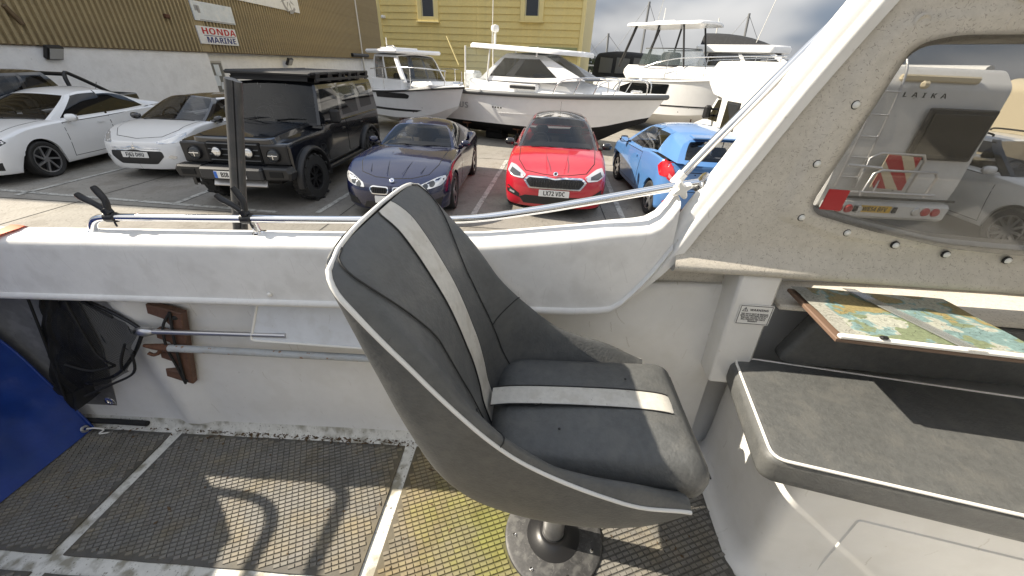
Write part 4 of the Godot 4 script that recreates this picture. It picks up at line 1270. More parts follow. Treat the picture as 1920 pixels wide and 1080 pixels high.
func white_fastback() -> void:
	var car := thing("parked_car", "large white fastback car with dark side windows and turbine wheels below the floodlight", "car", veh(-10.75, -6.98, 8.0), "cars parked in the yard")
	var pm := paint(lin(.80, .805, .81), .35)
	var s := {"xf": .96, "xr": -3.87, "lf": .6, "lr": .5, "pf": 2.8, "pr": 3.0, "W": .93, "wb": 2.74, "ra": .39, "rt": .335, "sill": [[-3.8, .30], [-3.4, .21], [.3, .19], [.96, .21]],
		"deck": [[-3.87, .98], [-3.6, 1.06], [-3.3, 1.06], [-3.1, .88], [-.82, .88], [-.62, 1.02], [-.45, 1.02], [0, .975], [.5, .87], [.75, .78], [.96, .68]],
		"shoulder": [[-3.87, .95], [-3.2, 1.03], [-2, 1.0], [-.6, .965], [0, .925], [.5, .825], [.75, .755], [.96, .66]],
		"nose": [[.15, -.06], [.26, .0], [.45, .0], [.6, -.02], [.72, -.06], [1.1, -.2]], "tail": [[.2, -.06], [.5, .0], [.85, -.03], [1.1, -.12]]}
	var c := finish_car(car, s, pm)
	tray(car, -.65, -3.2, .905, .74)
	cabin(car, {"f0": [-.52, .975], "f1": [-1.42, 1.395], "r1": [-2.95, 1.36], "r0": [-3.70, 1.06], "wb": .83, "wt": .60, "crown": .05, "bow_f": .24, "tr": .10, "windows": [[.07, .41, .05, .90], [.43, .80, .05, .84]], "roofline": [[0, 1.40], [.22, 1.452], [.5, 1.455], [.8, 1.37], [1, 1.25]], "belt": [[0, .975], [.5, 1.0], [.8, 1.04], [1, 1.07]], "b_pillar": M.privacy, "side_glass": M.privacy, "rear_glass": M.privacy}, pm, pm, pm)
	seats(car, -1.5, .88, .38, M.seat_grey, 1.26); steering(car, -.95, 1.02, .38)
	wheels(car, 2.74, .82, .338, .23, "turbine", .255)
	mirror_pair(car, -.80, 1.02, .87, pm, 1.1)
	mirror_panels(car, "headlight", c.f, rounded(v2([-.90, .735, -.86, .80, -.62, .73, -.50, .66, -.60, .635, -.85, .67]), .015, 2), .008, M.lamp_dark, .04)
	part(car, "grille", c.f.panel(v2([-.40, .66, .40, .66, .32, .52, -.32, .52]), .008, .06), M.trim_black)
	mirror_panels(car, "fog_surround", c.f, v2([-.84, .42, -.70, .40, -.68, .30, -.82, .28]), .006, M.trim_black, .05)
	mirror_panels(car, "fog_bar", c.f, v2([-.80, .40, -.78, .41, -.72, .30, -.76, .30]), .012, M.chrome, .06)
	shut_panel(car, "bonnet", c.t, v2([-.50, -.72, -.34, 0, -.50, .72, .30, .68, .60, .5, .70, 0, .60, -.5, .30, -.68]), .004, .10, pm)
	wiper(car, Vector3(-.36, 1.03, .5), Vector3(-.40, 1.04, -.1)); wiper(car, Vector3(-.36, 1.03, -.12), Vector3(-.44, 1.02, -.66))
	tubep(car, "aerial", [Vector3(-2.85, 1.42, 0), Vector3(-2.95, 1.56, 0)], .006, M.trim_black, 5)
	for cs in [c.l, c.rt]:
		var fdp := v2([.60, .30, 1.70, .30, 1.78, .95, .66, .93]); var rdp := v2([1.72, .30, 2.45, .30, 2.95, .72, 3.0, 1.0, 1.80, .955])
		if cs == c.rt: fdp = flip_x(fdp); rdp = flip_x(rdp)
		for dp in [fdp, rdp]:
			var dr := shut_panel(car, "door", cs, dp, .003, .12, pm)
			var hx: float = (1.52 if dp == fdp else 2.72) * (1.0 if cs == c.l else -1.0)
			part(dr, "door_handle", cs.panel(rounded(v2([hx - .09, .845, hx + .09, .85, hx + .09, .885, hx - .09, .88]), .012, 2), .022, .06), pm)

func blue_hatchback() -> void:
	var car := thing("parked_car", "bright blue three-door hatchback seen from its tail beside the red hatchback", "car", veh(2.77, -9.55, 183.6), "cars parked in the yard")
	var pm := paint(lin(.075, .19, .42), .28)
	var s := {"xf": .80, "xr": -3.15, "lf": .5, "lr": .42, "pf": 2.8, "pr": 3.0, "W": .861, "wb": 2.49, "ra": .355, "rt": .30, "sill": [[-3.1, .30], [-2.85, .22], [.3, .19], [.8, .2]],
		"deck": [[-3.15, .98], [-3.0, 1.03], [-2.85, .88], [-.62, .88], [-.40, 1.0], [0, .97], [.4, .88], [.8, .70]],
		"shoulder": [[-3.15, .95], [-2.9, 1.05], [-2.3, 1.06], [-1.5, 1.0], [-.4, .955], [0, .92], [.4, .84], [.8, .68]],
		"nose": [[.2, -.04], [.4, .0], [.7, -.05], [1.1, -.2]], "tail": [[.2, -.07], [.38, .0], [.55, .0], [.62, -.05], [.80, -.07], [1.05, -.16]]}
	var c := finish_car(car, s, pm)
	tray(car, -.5, -2.85, .905, .68)
	cabin(car, {"f0": [-.30, .965], "f1": [-1.18, 1.41], "r1": [-2.74, 1.40], "r0": [-3.08, 1.02], "wb": .80, "wt": .585, "crown": .05, "bow_f": .2, "bow_r": .17, "tr": .13, "rear_t0": .14, "b_pillar": M.gloss_black, "windows": [[.07, .42, .05, .90], [.435, .72, .05, .86]], "belt": [[0, .965], [.4, .99], [.75, 1.09], [1, 1.06]], "roofline": [[0, 1.41], [.4, 1.455], [.8, 1.425], [1, 1.36]], "cant": .05}, pm, pm, pm)
	seats(car, -1.25, .88, .36, M.interior, 1.22); seats(car, -2.2, .88, .36, M.interior, 1.18)
	wheels(car, 2.49, .745, .302, .195, "five", .205)
	mirror_pair(car, -.55, 1.02, .80, M.gloss_black)
	for sg in [-1.0, 1.0]:
		# the tail lamps climb the corners: projected half from the back, half from the side
		var ln := v2([sg * .715, 1.02, sg * .775, .90, sg * .755, .77, sg * .635, .69, sg * .63, .76, sg * .66, .90])
		if sg < 0: ln.reverse()
		part(car, "tail_lamp", c.r.panel(ln, .014, .035), M.lamp_red)
		var lc := v2([sg * .735, .86, sg * .74, .80, sg * .66, .74, sg * .665, .79])
		if sg < 0: lc.reverse()
		part(car, "lamp_lens", c.r.panel(lc, .022, .05), M.lamp_pink)
		var rf := v2([sg * .50, .36, sg * .76, .38, sg * .74, .42, sg * .50, .39])
		if sg < 0: rf.reverse()
		part(car, "reflector", c.r.panel(rf, .008, .05), M.lamp_red)
	for sg in [-1.0, 1.0]:
		var cs: Caster = c.l if sg < 0 else c.rt
		var m := -1.0 if sg < 0 else 1.0
		var lp := v2([-2.97 * m, .79, -2.84 * m, .80, -2.70 * m, .93, -2.82 * m, 1.06, -2.93 * m, 1.0])
		if sg < 0: lp.reverse()
		part(car, "tail_lamp", cs.panel(lp, .010, .04), M.lamp_red)
		var dp := v2([-.42 * m, .30, -1.62 * m, .30, -1.72 * m, .96, -.50 * m, .92])
		if sg < 0: dp.reverse()
		var dr := shut_panel(car, "door", cs, dp, .004, .12, pm)
		var hp := rounded(v2([-1.42 * m - .09, .845, -1.42 * m + .09, .835, -1.42 * m + .09, .87, -1.42 * m - .09, .88]), .012, 2)
		if sg < 0: hp.reverse()
		part(dr, "door_handle", cs.panel(hp, .024, .06), pm)
		var fl := PackedVector2Array()
		for k in 18: fl.append(Vector2(-2.62 * m, .86) + Vector2.from_angle(TAU * k / 18.0) * .085)
		if sg > 0: shut_panel(car, "fuel_flap", cs, fl, .004, .05, pm)
	shut_panel(car, "tailgate", c.r, rounded(v2([-.60, .60, .60, .60, .60, .89, -.60, .89]), .05, 3), .005, .08, pm)
	part(car, "plate_recess", c.r.panel(v2([-.34, .66, .34, .66, .30, .82, -.30, .82]), .010, .06), M.trim_black)
	number_plate(car, "", REAR, Vector2(0, .73), c.r, M.plate_yellow, .05, false, .014)
	var mb := MB.new(); mb.box(Vector3(-2.80, 1.42, 0), Vector3(.20, .03, .90), Basis(Vector3.BACK, .10), .012); part(car, "spoiler", mb, pm)

func black_offroader() -> void:
	var car := thing("parked_car", "boxy black off-roader with flat roof rack and round lamps behind the steel post", "car", veh(-4.98, -6.69, 2.5), "cars parked in the yard")
	var pm := paint(lin(.006, .007, .010), .2)
	var box_side := func(px, sill, ysh, yd): return [[.93, sill], [.955, sill + .05], [.965, lerpf(sill, ysh, .3)], [.967, lerpf(sill, ysh, .6)], [.965, ysh - .09], [.96, ysh - .03], [.95, ysh - .008], [.925, ysh], [.72, ysh + .004], [.70, lerpf(ysh, yd, .9)], [.66, yd - .004], [0, yd]]
	var s := {"xf": .62, "xr": -3.78, "lf": .12, "lr": .12, "pf": 5.0, "pr": 5.0, "W": .93, "wb": 2.92, "ra": .50, "rt": .40, "arch_k": .92, "sill": .50, "crease": 28.0, "side": box_side,
		"deck": [[-3.78, 1.24], [-3.6, 1.22], [-3.5, 1.0], [-1.0, 1.0], [-.80, 1.25], [-.6, 1.235], [0, 1.205], [.4, 1.175], [.58, 1.145], [.62, 1.12]],
		"shoulder": [[-3.78, 1.22], [-.8, 1.22], [-.7, 1.14], [.35, 1.10], [.56, 1.075], [.62, 1.05]],
		"nose": [[.4, 0], [1.2, 0]], "tail": [[.4, 0], [1.2, 0]]}
	var c := finish_car(car, s, pm)
	tray(car, -.8, -3.6, 1.02, .80)
	cabin(car, {"f0": [-.66, 1.215], "f1": [-.93, 1.865], "r1": [-3.72, 1.885], "r0": [-3.78, 1.215], "wb": .885, "wt": .80, "bulge": .0, "cant": .015, "tf": .02, "tr": .01, "crown": .06, "bow_f": .05, "bow_r": .02, "windows": [[.035, .285, .10, .88], [.325, .60, .10, .88], [.66, .90, .18, .90]], "glass": M.tint_glass, "side_glass": M.privacy, "rear_glass": M.privacy}, pm, pm, pm)
	seats(car, -1.55, 1.0, .38, M.interior, 1.62); steering(car, -1.0, 1.28, .38)
	wheels(car, 2.92, .82, .405, .26, "mud", .215, -.06)
	for s2 in [-1.0, 1.0]:
		for wx in [0.0, -2.92]:
			# bolted-on wheel arch flares
			var arc := []
			for k in 13:
				var a := lerpf(-.12, PI + .12, k / 12.0)
				arc.append(Vector3(wx + cos(a) * .51, .40 + sin(a) * .49, s2 * .91))
			var mb := MB.new()
			var rows := []
			for i in arc.size():
				var o: Vector3 = (arc[i] - Vector3(wx, .40, s2 * .91)).normalized()
				rows.append(PackedVector3Array([arc[i] + o * .07 - Vector3(0, 0, s2 * .03), arc[i] + o * .062 + Vector3(0, 0, s2 * .035), arc[i] + o * .03 + Vector3(0, 0, s2 * .062), arc[i] - o * .005 + Vector3(0, 0, s2 * .062), arc[i] - o * .012 - Vector3(0, 0, s2 * .03)]))
			mb.grid(rows)
			part(car, "arch_flare", mb, M.trim_black)
		var mb2 := MB.new(); mb2.box(Vector3(-.98, 1.33, s2 * 1.03), Vector3(.11, .24, .19), Basis(), .03); mb2.box(Vector3(-.98, 1.24, s2 * .92), Vector3(.06, .04, .14), Basis(), .01); part(car, "door_mirror", mb2, M.trim_black)
		mb2 = MB.new(); mb2.box(Vector3(-1.5, .44, s2 * .86), Vector3(1.9, .08, .16), Basis(), .02); part(car, "side_step", mb2, M.trim_black)
		for dx in [-.72, -1.72]:
			var m := -1.0 if s2 < 0 else 1.0
			var dp := v2([dx * m, .56, (dx - .92) * m, .56, (dx - .92) * m, 1.19, dx * m, 1.19])
			if s2 < 0: dp.reverse()
			var dr := part(car, "door", (c.l if s2 < 0 else c.rt).panel(rounded(dp, .04, 3), .006, .15), pm)
			mb2 = MB.new(); mb2.box(Vector3(dx - .80, 1.05, s2 * .915), Vector3(.15, .035, .03), Basis(), .008); part(dr, "door_handle", mb2, M.trim_black)
		# body-coloured moulding along the waist
		mb2 = MB.new(); mb2.box(Vector3(-2.1, 1.205, s2 * .905), Vector3(2.9, .03, .02), Basis(), .006); part(car, "waist_moulding", mb2, pm)
	# front: grille panel, lamps, bumper
	var mb := MB.new(); mb.box(Vector3(.63, .92, 0), Vector3(.05, .32, .86), Basis(), .015); var gp := part(car, "grille", mb, M.under)
	for k in 4:
		mb = MB.new(); mb.box(Vector3(.66, .80 + k * .085, 0), Vector3(.018, .016, .82), Basis(), .004); part(gp, "grille_bar", mb, M.grey_rub)
	for z in [-.26, .26]: lamp(car, Vector3(.67, .935, z), .082, M.lamp_bright, "driving_lamp")
	for sg in [-1.0, 1.0]:
		mb = MB.new(); mb.box(Vector3(.625, .90, sg * .655), Vector3(.05, .32, .44), Basis(), .02); part(car, "lamp_panel", mb, M.trim_black)
		lamp(car, Vector3(.65, .90, sg * .645), .105, M.lamp_dark, "headlight")
		mb = MB.new(); mb.prism(v2([.0, 0, .42, .02, .46, .14, .40, .22, 0, .22]), .20, Transform3D(Basis(Vector3(0, 0, sg), Vector3.UP, Vector3(1, 0, 0) * 1.0), Vector3(.64, .52, sg * .50)), .03); part(car, "bumper_end", mb, M.trim_black)
		mb = MB.new(); mb.box(Vector3(.845, .635, sg * .72), Vector3(.012, .09, .22), Basis(), .003); part(car, "bumper_recess", mb, M.under)
	mb = MB.new(); mb.box(Vector3(.78, .63, 0), Vector3(.24, .20, 1.02), Basis(), .03); part(car, "bumper", mb, M.bumper_grey)
	mb = MB.new(); mb.box(Vector3(.70, .46, 0), Vector3(.05, .16, .90), Basis(Vector3.BACK, .5), .01); part(car, "skid_plate", mb, M.alu)
	var pl := MB.new(); pl.prism(rounded(v2([-.26, -.056, .26, -.056, .26, .056, -.26, .056]), .01, 2), .008, FRONT * Transform3D(Basis(), Vector3(0, .62, .905)), .001); var np := part(car, "number_plate", pl, M.plate_white)
	mb = MB.new(); mb.box(Vector3(.914, .62, .232), Vector3(.003, .108, .048)); part(np, "blue_band", mb, M.band_blue)
	lettering(np, "plate_text", "BI8 L", .074, FRONT * Transform3D(Basis(), Vector3(-.055, .62, .9145)), M.ink, true, .82)
	shut_panel(car, "bonnet", c.t, v2([-.62, -.60, -.62, .60, .48, .60, .55, .5, .55, -.5, .48, -.60]), .008, .12, pm)
	wiper(car, Vector3(-.60, 1.27, .55), Vector3(-.66, 1.30, .02)); wiper(car, Vector3(-.60, 1.27, -.05), Vector3(-.66, 1.30, -.6))
	# roof rack: slatted platform on side brackets
	var rack_n := Node3D.new(); rack_n.name = "roof_rack"; car.add_child(rack_n, true)
	for k in 17:
		mb = MB.new(); mb.box(Vector3(-.92 - k * .168, 2.045, 0), Vector3(.150, .025, 1.52), Basis(), .006); part(rack_n, "slat", mb, M.rack_black)
	for sg in [-1.0, 1.0]:
		mb = MB.new(); mb.box(Vector3(-2.26, 2.04, sg * .77), Vector3(2.86, .05, .05), Basis(), .012)
		for k in 6: mb.box(Vector3(-1.05 - k * .5, 1.97, sg * .79), Vector3(.16, .16, .02), Basis(Vector3.RIGHT, sg * .25), .004)
		mb.box(Vector3(-2.3, 1.94, sg * .80), Vector3(2.7, .05, .03), Basis(), .006)
		part(rack_n, "side_rail", mb, M.rack_black)
	mb = MB.new(); mb.box(Vector3(-.80, 2.025, 0), Vector3(.06, .05, 1.56), Basis(), .012); mb.box(Vector3(-.86, 1.97, 0), Vector3(.02, .13, 1.40), Basis(Vector3.BACK, .5), .004); part(rack_n, "wind_deflector", mb, M.rack_black)
	for k in 5:
		mb = MB.new(); mb.box(Vector3(-1.1 - k * .62, 1.985, 0), Vector3(.07, .06, 1.55), Basis(), .01); part(rack_n, "cross_bar", mb, M.rack_black)

func lamp(car: Node3D, at: Vector3, r: float, m: Material, called: String) -> void:
	var xf := Transform3D(Basis(Vector3.BACK, -PI / 2), at)
	var mb := MB.new(); mb.lathe([Vector2(r, -.03), Vector2(r, .035), Vector2(r * .94, .045), Vector2(r * .88, .038)], xf, 28)
	var l := part(car, called, mb, M.trim_black)
	mb = MB.new(); mb.lathe([Vector2(r * .9, .03), Vector2(r * .75, .040), Vector2(r * .4, .046), Vector2(0, .048)], xf, 28)
	part(l, "lamp_lens", mb, m)
	mb = MB.new(); mb.box(at + Vector3(.05, 0, 0), Vector3(.008, .014, r * 1.5), Basis(), .002); mb.box(at + Vector3(.05, -.02, 0), Vector3(.008, r * .7, .014), Basis(), .002)
	part(l, "lamp_bar", mb, M.chrome)

func black_pickup() -> void:
	var car := thing("parked_car", "black pickup with roll bar behind the white fastback, against the white wall", "car", veh(-13.0, -7.6, 0.0), "cars parked in the yard")
	var pm := paint(lin(.008, .008, .009), .3)
	var s := {"xf": .9, "xr": -4.2, "lf": .4, "lr": .15, "pf": 3.0, "pr": 6.0, "W": .93, "wb": 3.1, "ra": .44, "rt": .38, "sill": .42,
		"deck": [[-4.2, 1.12], [-2.3, 1.12], [-2.2, .95], [-.7, .95], [-.5, 1.15], [.4, 1.05], [.9, .92]], "shoulder": [[-4.2, 1.18], [-.6, 1.15], [.4, 1.0], [.9, .85]], "nose": [[.3, 0], [.8, -.02], [1.2, -.1]], "tail": [[.3, 0], [1.2, 0]]}
	var c := finish_car(car, s, pm)
	cabin(car, {"f0": [-.5, 1.13], "f1": [-1.1, 1.72], "r1": [-2.2, 1.74], "r0": [-2.45, 1.15], "wb": .84, "wt": .66, "windows": [[.08, .48, .06, .9], [.53, .9, .06, .9]], "glass": M.tint_dark}, pm, pm, pm)
	wheels(car, 3.1, .80, .38, .25, "steel", .22)
	for z in [-.72, .72]: tubep(car, "roll_bar", curve([Vector3(-2.6, 1.15, z), Vector3(-2.65, 1.68, z * .9), Vector3(-2.9, 1.62, z * .9), Vector3(-3.6, 1.18, z)], 4), .045, M.black_plastic, 8)
	tubep(car, "roll_bar", [Vector3(-2.66, 1.68, -.65), Vector3(-2.66, 1.68, .65)], .045, M.black_plastic, 8)

func white_crossover() -> void:
	var car := thing("parked_car", "white crossover car with roof rails parked next to the motorhome", "car", veh(8.45, -6.15, -2.0), "cars parked in the yard")
	var pm := paint(lin(.74, .74, .72), .35)
	var s := {"xf": .9, "xr": -3.5, "lf": .5, "lr": .4, "pf": 2.8, "pr": 3.2, "W": .91, "wb": 2.65, "ra": .40, "rt": .345, "sill": .26,
		"deck": [[-3.5, 1.0], [-3.2, 1.08], [-3.0, .95], [-.75, .95], [-.55, 1.1], [0, 1.05], [.5, .96], [.9, .78]], "shoulder": [[-3.5, .98], [-2.5, 1.1], [-.6, 1.05], [0, 1.0], [.5, .9], [.9, .76]], "nose": [[.2, -.04], [.4, .0], [.7, -.05], [1.1, -.2]], "tail": [[.2, -.04], [.5, .0], [1.0, -.1]]}
	var c := finish_car(car, s, pm)
	tray(car, -.6, -3.0, .97, .70)
	cabin(car, {"f0": [-.5, 1.06], "f1": [-1.3, 1.53], "r1": [-2.75, 1.52], "r0": [-3.3, 1.12], "wb": .84, "wt": .63, "crown": .05, "bow_f": .2, "windows": [[.06, .44, .05, .91], [.47, .78, .05, .9]]}, pm, pm, M.gloss_black)
	seats(car, -1.4, .95, .38, M.interior, 1.36); steering(car, -.9, 1.1, .38)
	wheels(car, 2.65, .80, .345, .22, "ten", .24)
	mirror_pair(car, -.72, 1.12, .85, pm)
	for z in [-.62, .62]: tubep(car, "roof_bar", curve([Vector3(-1.35, 1.57, z), Vector3(-1.5, 1.61, z), Vector3(-2.6, 1.60, z), Vector3(-2.75, 1.55, z)], 4), .016, M.trim_black, 7)
	for cs in [c.l, c.rt]:
		var dp := v2([.48, .34, 1.62, .34, 1.60, 1.04, .58, 1.02])
		if cs == c.rt: dp = flip_x(dp)
		var dr := shut_panel(car, "door", cs, dp, .003, .12, pm)
		var hx := 1.45 * (1.0 if cs == c.l else -1.0)
		part(dr, "door_handle", cs.panel(rounded(v2([hx - .09, .93, hx + .09, .93, hx + .09, .965, hx - .09, .965]), .012, 2), .02, .06), pm)
	mirror_panels(car, "headlight", c.f, v2([-.86, .82, -.82, .90, -.5, .80, -.52, .74, -.82, .75]), .008, M.lamp_clear, .05)
	part(car, "grille", c.f.panel(v2([-.42, .76, .42, .76, .36, .58, -.36, .58]), .008, .06), M.trim_black)
# ---------------------------------------------------------------- boats ashore, motorhome, yachts, trees
func hull(t: Node3D, s: Dictionary, top_m: Material, low_m: Material) -> Caster:
	var rows_t := []; var rows_b := []; var rows_d := []; var rub := [[], []]
	var N := 26
	for i in N + 1:
		var q := i / float(N)
		var hw: float = s.B / 2 * (1.0 - pow(maxf(0, (q - .38) / .62), s.get("full", 2.5))) * (.93 + .07 * smoothstep(0, .3, q)) + .004
		var ys := tab(s.sheer, q); var yc := tab(s.chine, q); var yk := tab(s.keel, q)
		var hc: float = hw * (.88 - .42 * pow(maxf(0, (q - .35) / .65), 1.6))
		var rake: float = s.get("rake", .6) * smoothstep(.62, 1.0, q)
		var X := func(y: float) -> float: return q * s.L - rake * (1.0 - clampf((y - tab(s.keel, .3)) / (ys - tab(s.keel, .3)), 0, 1))
		var low := PackedVector3Array(); var top := PackedVector3Array()
		for k in 5:
			var a := k / 4.0
			var y := lerpf(yk, yc, a)
			low.append(Vector3(X.call(y), y, hc * a))
		for k in 8:
			var a := k / 7.0
			var y := lerpf(yc, ys, a)
			var fl := lerpf(a, a * a, .55 * smoothstep(.4, 1.0, q))
			top.append(Vector3(X.call(y), y, lerpf(hc, hw, fl) + .03 * sin(PI * a) * (1.0 - q)))
		rows_b.append(low); rows_t.append(top)
		var xs: float = X.call(ys)
		var dk := PackedVector3Array()
		for k in 9:
			var u := -1.0 + k / 4.0
			dk.append(Vector3(xs, ys + .05 * (1.0 - u * u), hw * u))
		rows_d.append(dk)
		rub[0].append(Vector3(xs, ys - .03, hw + .005)); rub[1].append(Vector3(xs, ys - .03, -hw - .005))
	var h := MB.new(); h.grid(rows_t)
	var full := MB.new(); full.add(h); full.add(h, MIRROR)
	part(t, "hull", full, top_m)
	var b := MB.new(); b.grid(rows_b)
	var bf := MB.new(); bf.add(b); bf.add(b, MIRROR)
	var tr := []
	for p in rows_b[0]: tr.append(p)
	for p in rows_t[0]: tr.append(p)
	part(t, "hull_bottom", bf, low_m)
	var ts := MB.new()
	for k in tr.size() - 1: ts.flatq(tr[k], tr[k + 1], tr[k + 1] * Vector3(1, 1, -1), tr[k] * Vector3(1, 1, -1), Vector3.LEFT)
	part(t, "transom", ts, top_m)
	var d := MB.new(); d.grid(rows_d, false, true)
	part(t, "deck", d, top_m)
	var rp: Array = rub[0].duplicate(); var r1: Array = rub[1].duplicate(); r1.reverse(); rp.append_array(r1)
	tubep(t, "rub_rail", rp, s.get("rub", .045), s.get("rub_m", M.grey_rub), 8)
	return Caster.new(full, RIGHT)

func hull_y(xf: Transform3D, y: float) -> Transform3D:
	return Transform3D(xf.basis, xf.origin + Vector3(0, y, 0))

func stand(t_xf: Transform3D, at: Vector3, label: String) -> void:
	var t := thing("boat_stand", label, "stand", Transform3D(t_xf.basis, t_xf * at * Vector3(1, 0, 1)), "steel props under the boats ashore")
	var h := (t_xf * at).y
	for k in 3:
		var a := TAU * k / 3.0
		tubep(t, "leg", [Vector3(cos(a) * .32, .02, sin(a) * .32), Vector3(0, h * .7, 0)], .025, M.trim_black, 6)
	tubep(t, "screw", [Vector3(0, h * .6, 0), Vector3(0, h, 0)], .022, M.rust, 6)
	bxp(t, "pad", Vector3(0, h, 0), Vector3(.24, .05, .24), M.rust)

func rail_loop(t: Node3D, pts: Array, posts: Array, r := .016) -> void:
	var n := tubep(t, "guard_rail", curve(pts, 5), r, M.steel, 7)
	for p in posts: tubep(n, "stanchion", p, r * .9, M.steel, 6)

func pilothouse_boat() -> void:
	var xf := hull_y(veh(-6.92, -17.05, 48.0), .12)
	var t := thing("motor_boat", "small white pilothouse boat with black hull stripe behind the black off-roader", "boat", xf, "motor boats ashore")
	var cs := hull(t, {"L": 6.05, "B": 2.35, "sheer": [[0, 1.15], [.5, 1.28], [1, 1.56]], "chine": [[0, .42], [.5, .45], [.8, .62], [1, 1.0]], "keel": [[0, .10], [.55, .08], [.8, .28], [1, .92]], "rake": .75, "rub": .03, "rub_m": M.trim_black}, M.hull_white, M.hull_white)
	part(t, "hull_window", cs.panel(rounded(v2([2.5, 1.05, 4.15, 1.10, 4.25, 1.20, 4.1, 1.25, 2.5, 1.22]), .04, 3), .012, .15), M.trim_black)
	part(t, "boot_stripe", cs.panel(v2([.2, .60, 4.3, .70, 4.5, .77, .2, .68]), .006, .2), M.trim_black)
	var mb := MB.new(); mb.box(Vector3(4.35, 1.50, 0), Vector3(1.7, .22, 1.35), Basis(Vector3.BACK, .06), .1); part(t, "coachroof", mb, M.hull_white)
	mb = MB.new(); mb.box(Vector3(2.7, 1.42, 0), Vector3(2.2, .45, 1.72), Basis(), .06); part(t, "house_base", mb, M.hull_white)
	cabin(t, {"f0": [3.95, 1.58], "f1": [3.35, 2.33], "r1": [1.75, 2.35], "r0": [1.75, 1.58], "wb": .86, "wt": .78, "crown": .07, "bow_f": .16, "bow_r": .02, "bulge": 0.0, "windows": [[.10, .50, .06, .92], [.56, .93, .06, .92]], "glass": M.tint_glass}, M.hull_white, M.hull_white, M.hull_white)
	mb = MB.new(); mb.box(Vector3(2.55, 2.44, 0), Vector3(2.2, .12, 1.78), Basis(), .05); part(t, "roof_cap", mb, M.hull_white)
	mb = MB.new(); mb.box(Vector3(2.75, 1.62, .30), Vector3(.2, .36, .5), Basis(), .06); part(t, "helm_console", mb, M.interior)
	mb = MB.new(); mb.box(Vector3(2.3, 2.54, 0), Vector3(.9, .05, 1.0), Basis(), .02); part(t, "roof_hatch", mb, M.hull_white)
	tubep(t, "aerial", [Vector3(2.2, 2.52, .4), Vector3(2.2, 2.85, .4)], .02, M.white_plastic, 6)
	tubep(t, "roof_bar", curve([Vector3(3.2, 2.48, .62), Vector3(3.1, 2.58, .62), Vector3(2.6, 2.58, .62), Vector3(2.5, 2.48, .62)], 3), .018, M.steel, 6)
	var lp := []; var rp := []; var ps := []
	for s in [1.0, -1.0]:
		var line := [Vector3(2.2, 1.9, s * 1.12), Vector3(3.6, 1.98, s * 1.05), Vector3(4.8, 2.0, s * .76), Vector3(5.55, 1.95, s * .30)]
		rail_loop(t, line, [[Vector3(3.0, 1.30, s * 1.10), Vector3(3.0, 1.95, s * 1.09)], [Vector3(4.4, 1.42, s * .90), Vector3(4.4, 2.0, s * .88)], [Vector3(5.5, 1.55, s * .34), Vector3(5.52, 1.96, s * .32)]])
	mb = MB.new(); mb.box(Vector3(5.75, 1.62, 0), Vector3(.4, .07, .14), Basis(), .02); mb.tube([Vector3(5.9, 1.63, -.05), Vector3(5.9, 1.63, .05)], .06, 10); part(t, "bow_roller", mb, M.steel)
	stand(xf, Vector3(3.6, .40, .8), "steel prop under the small pilothouse boat")

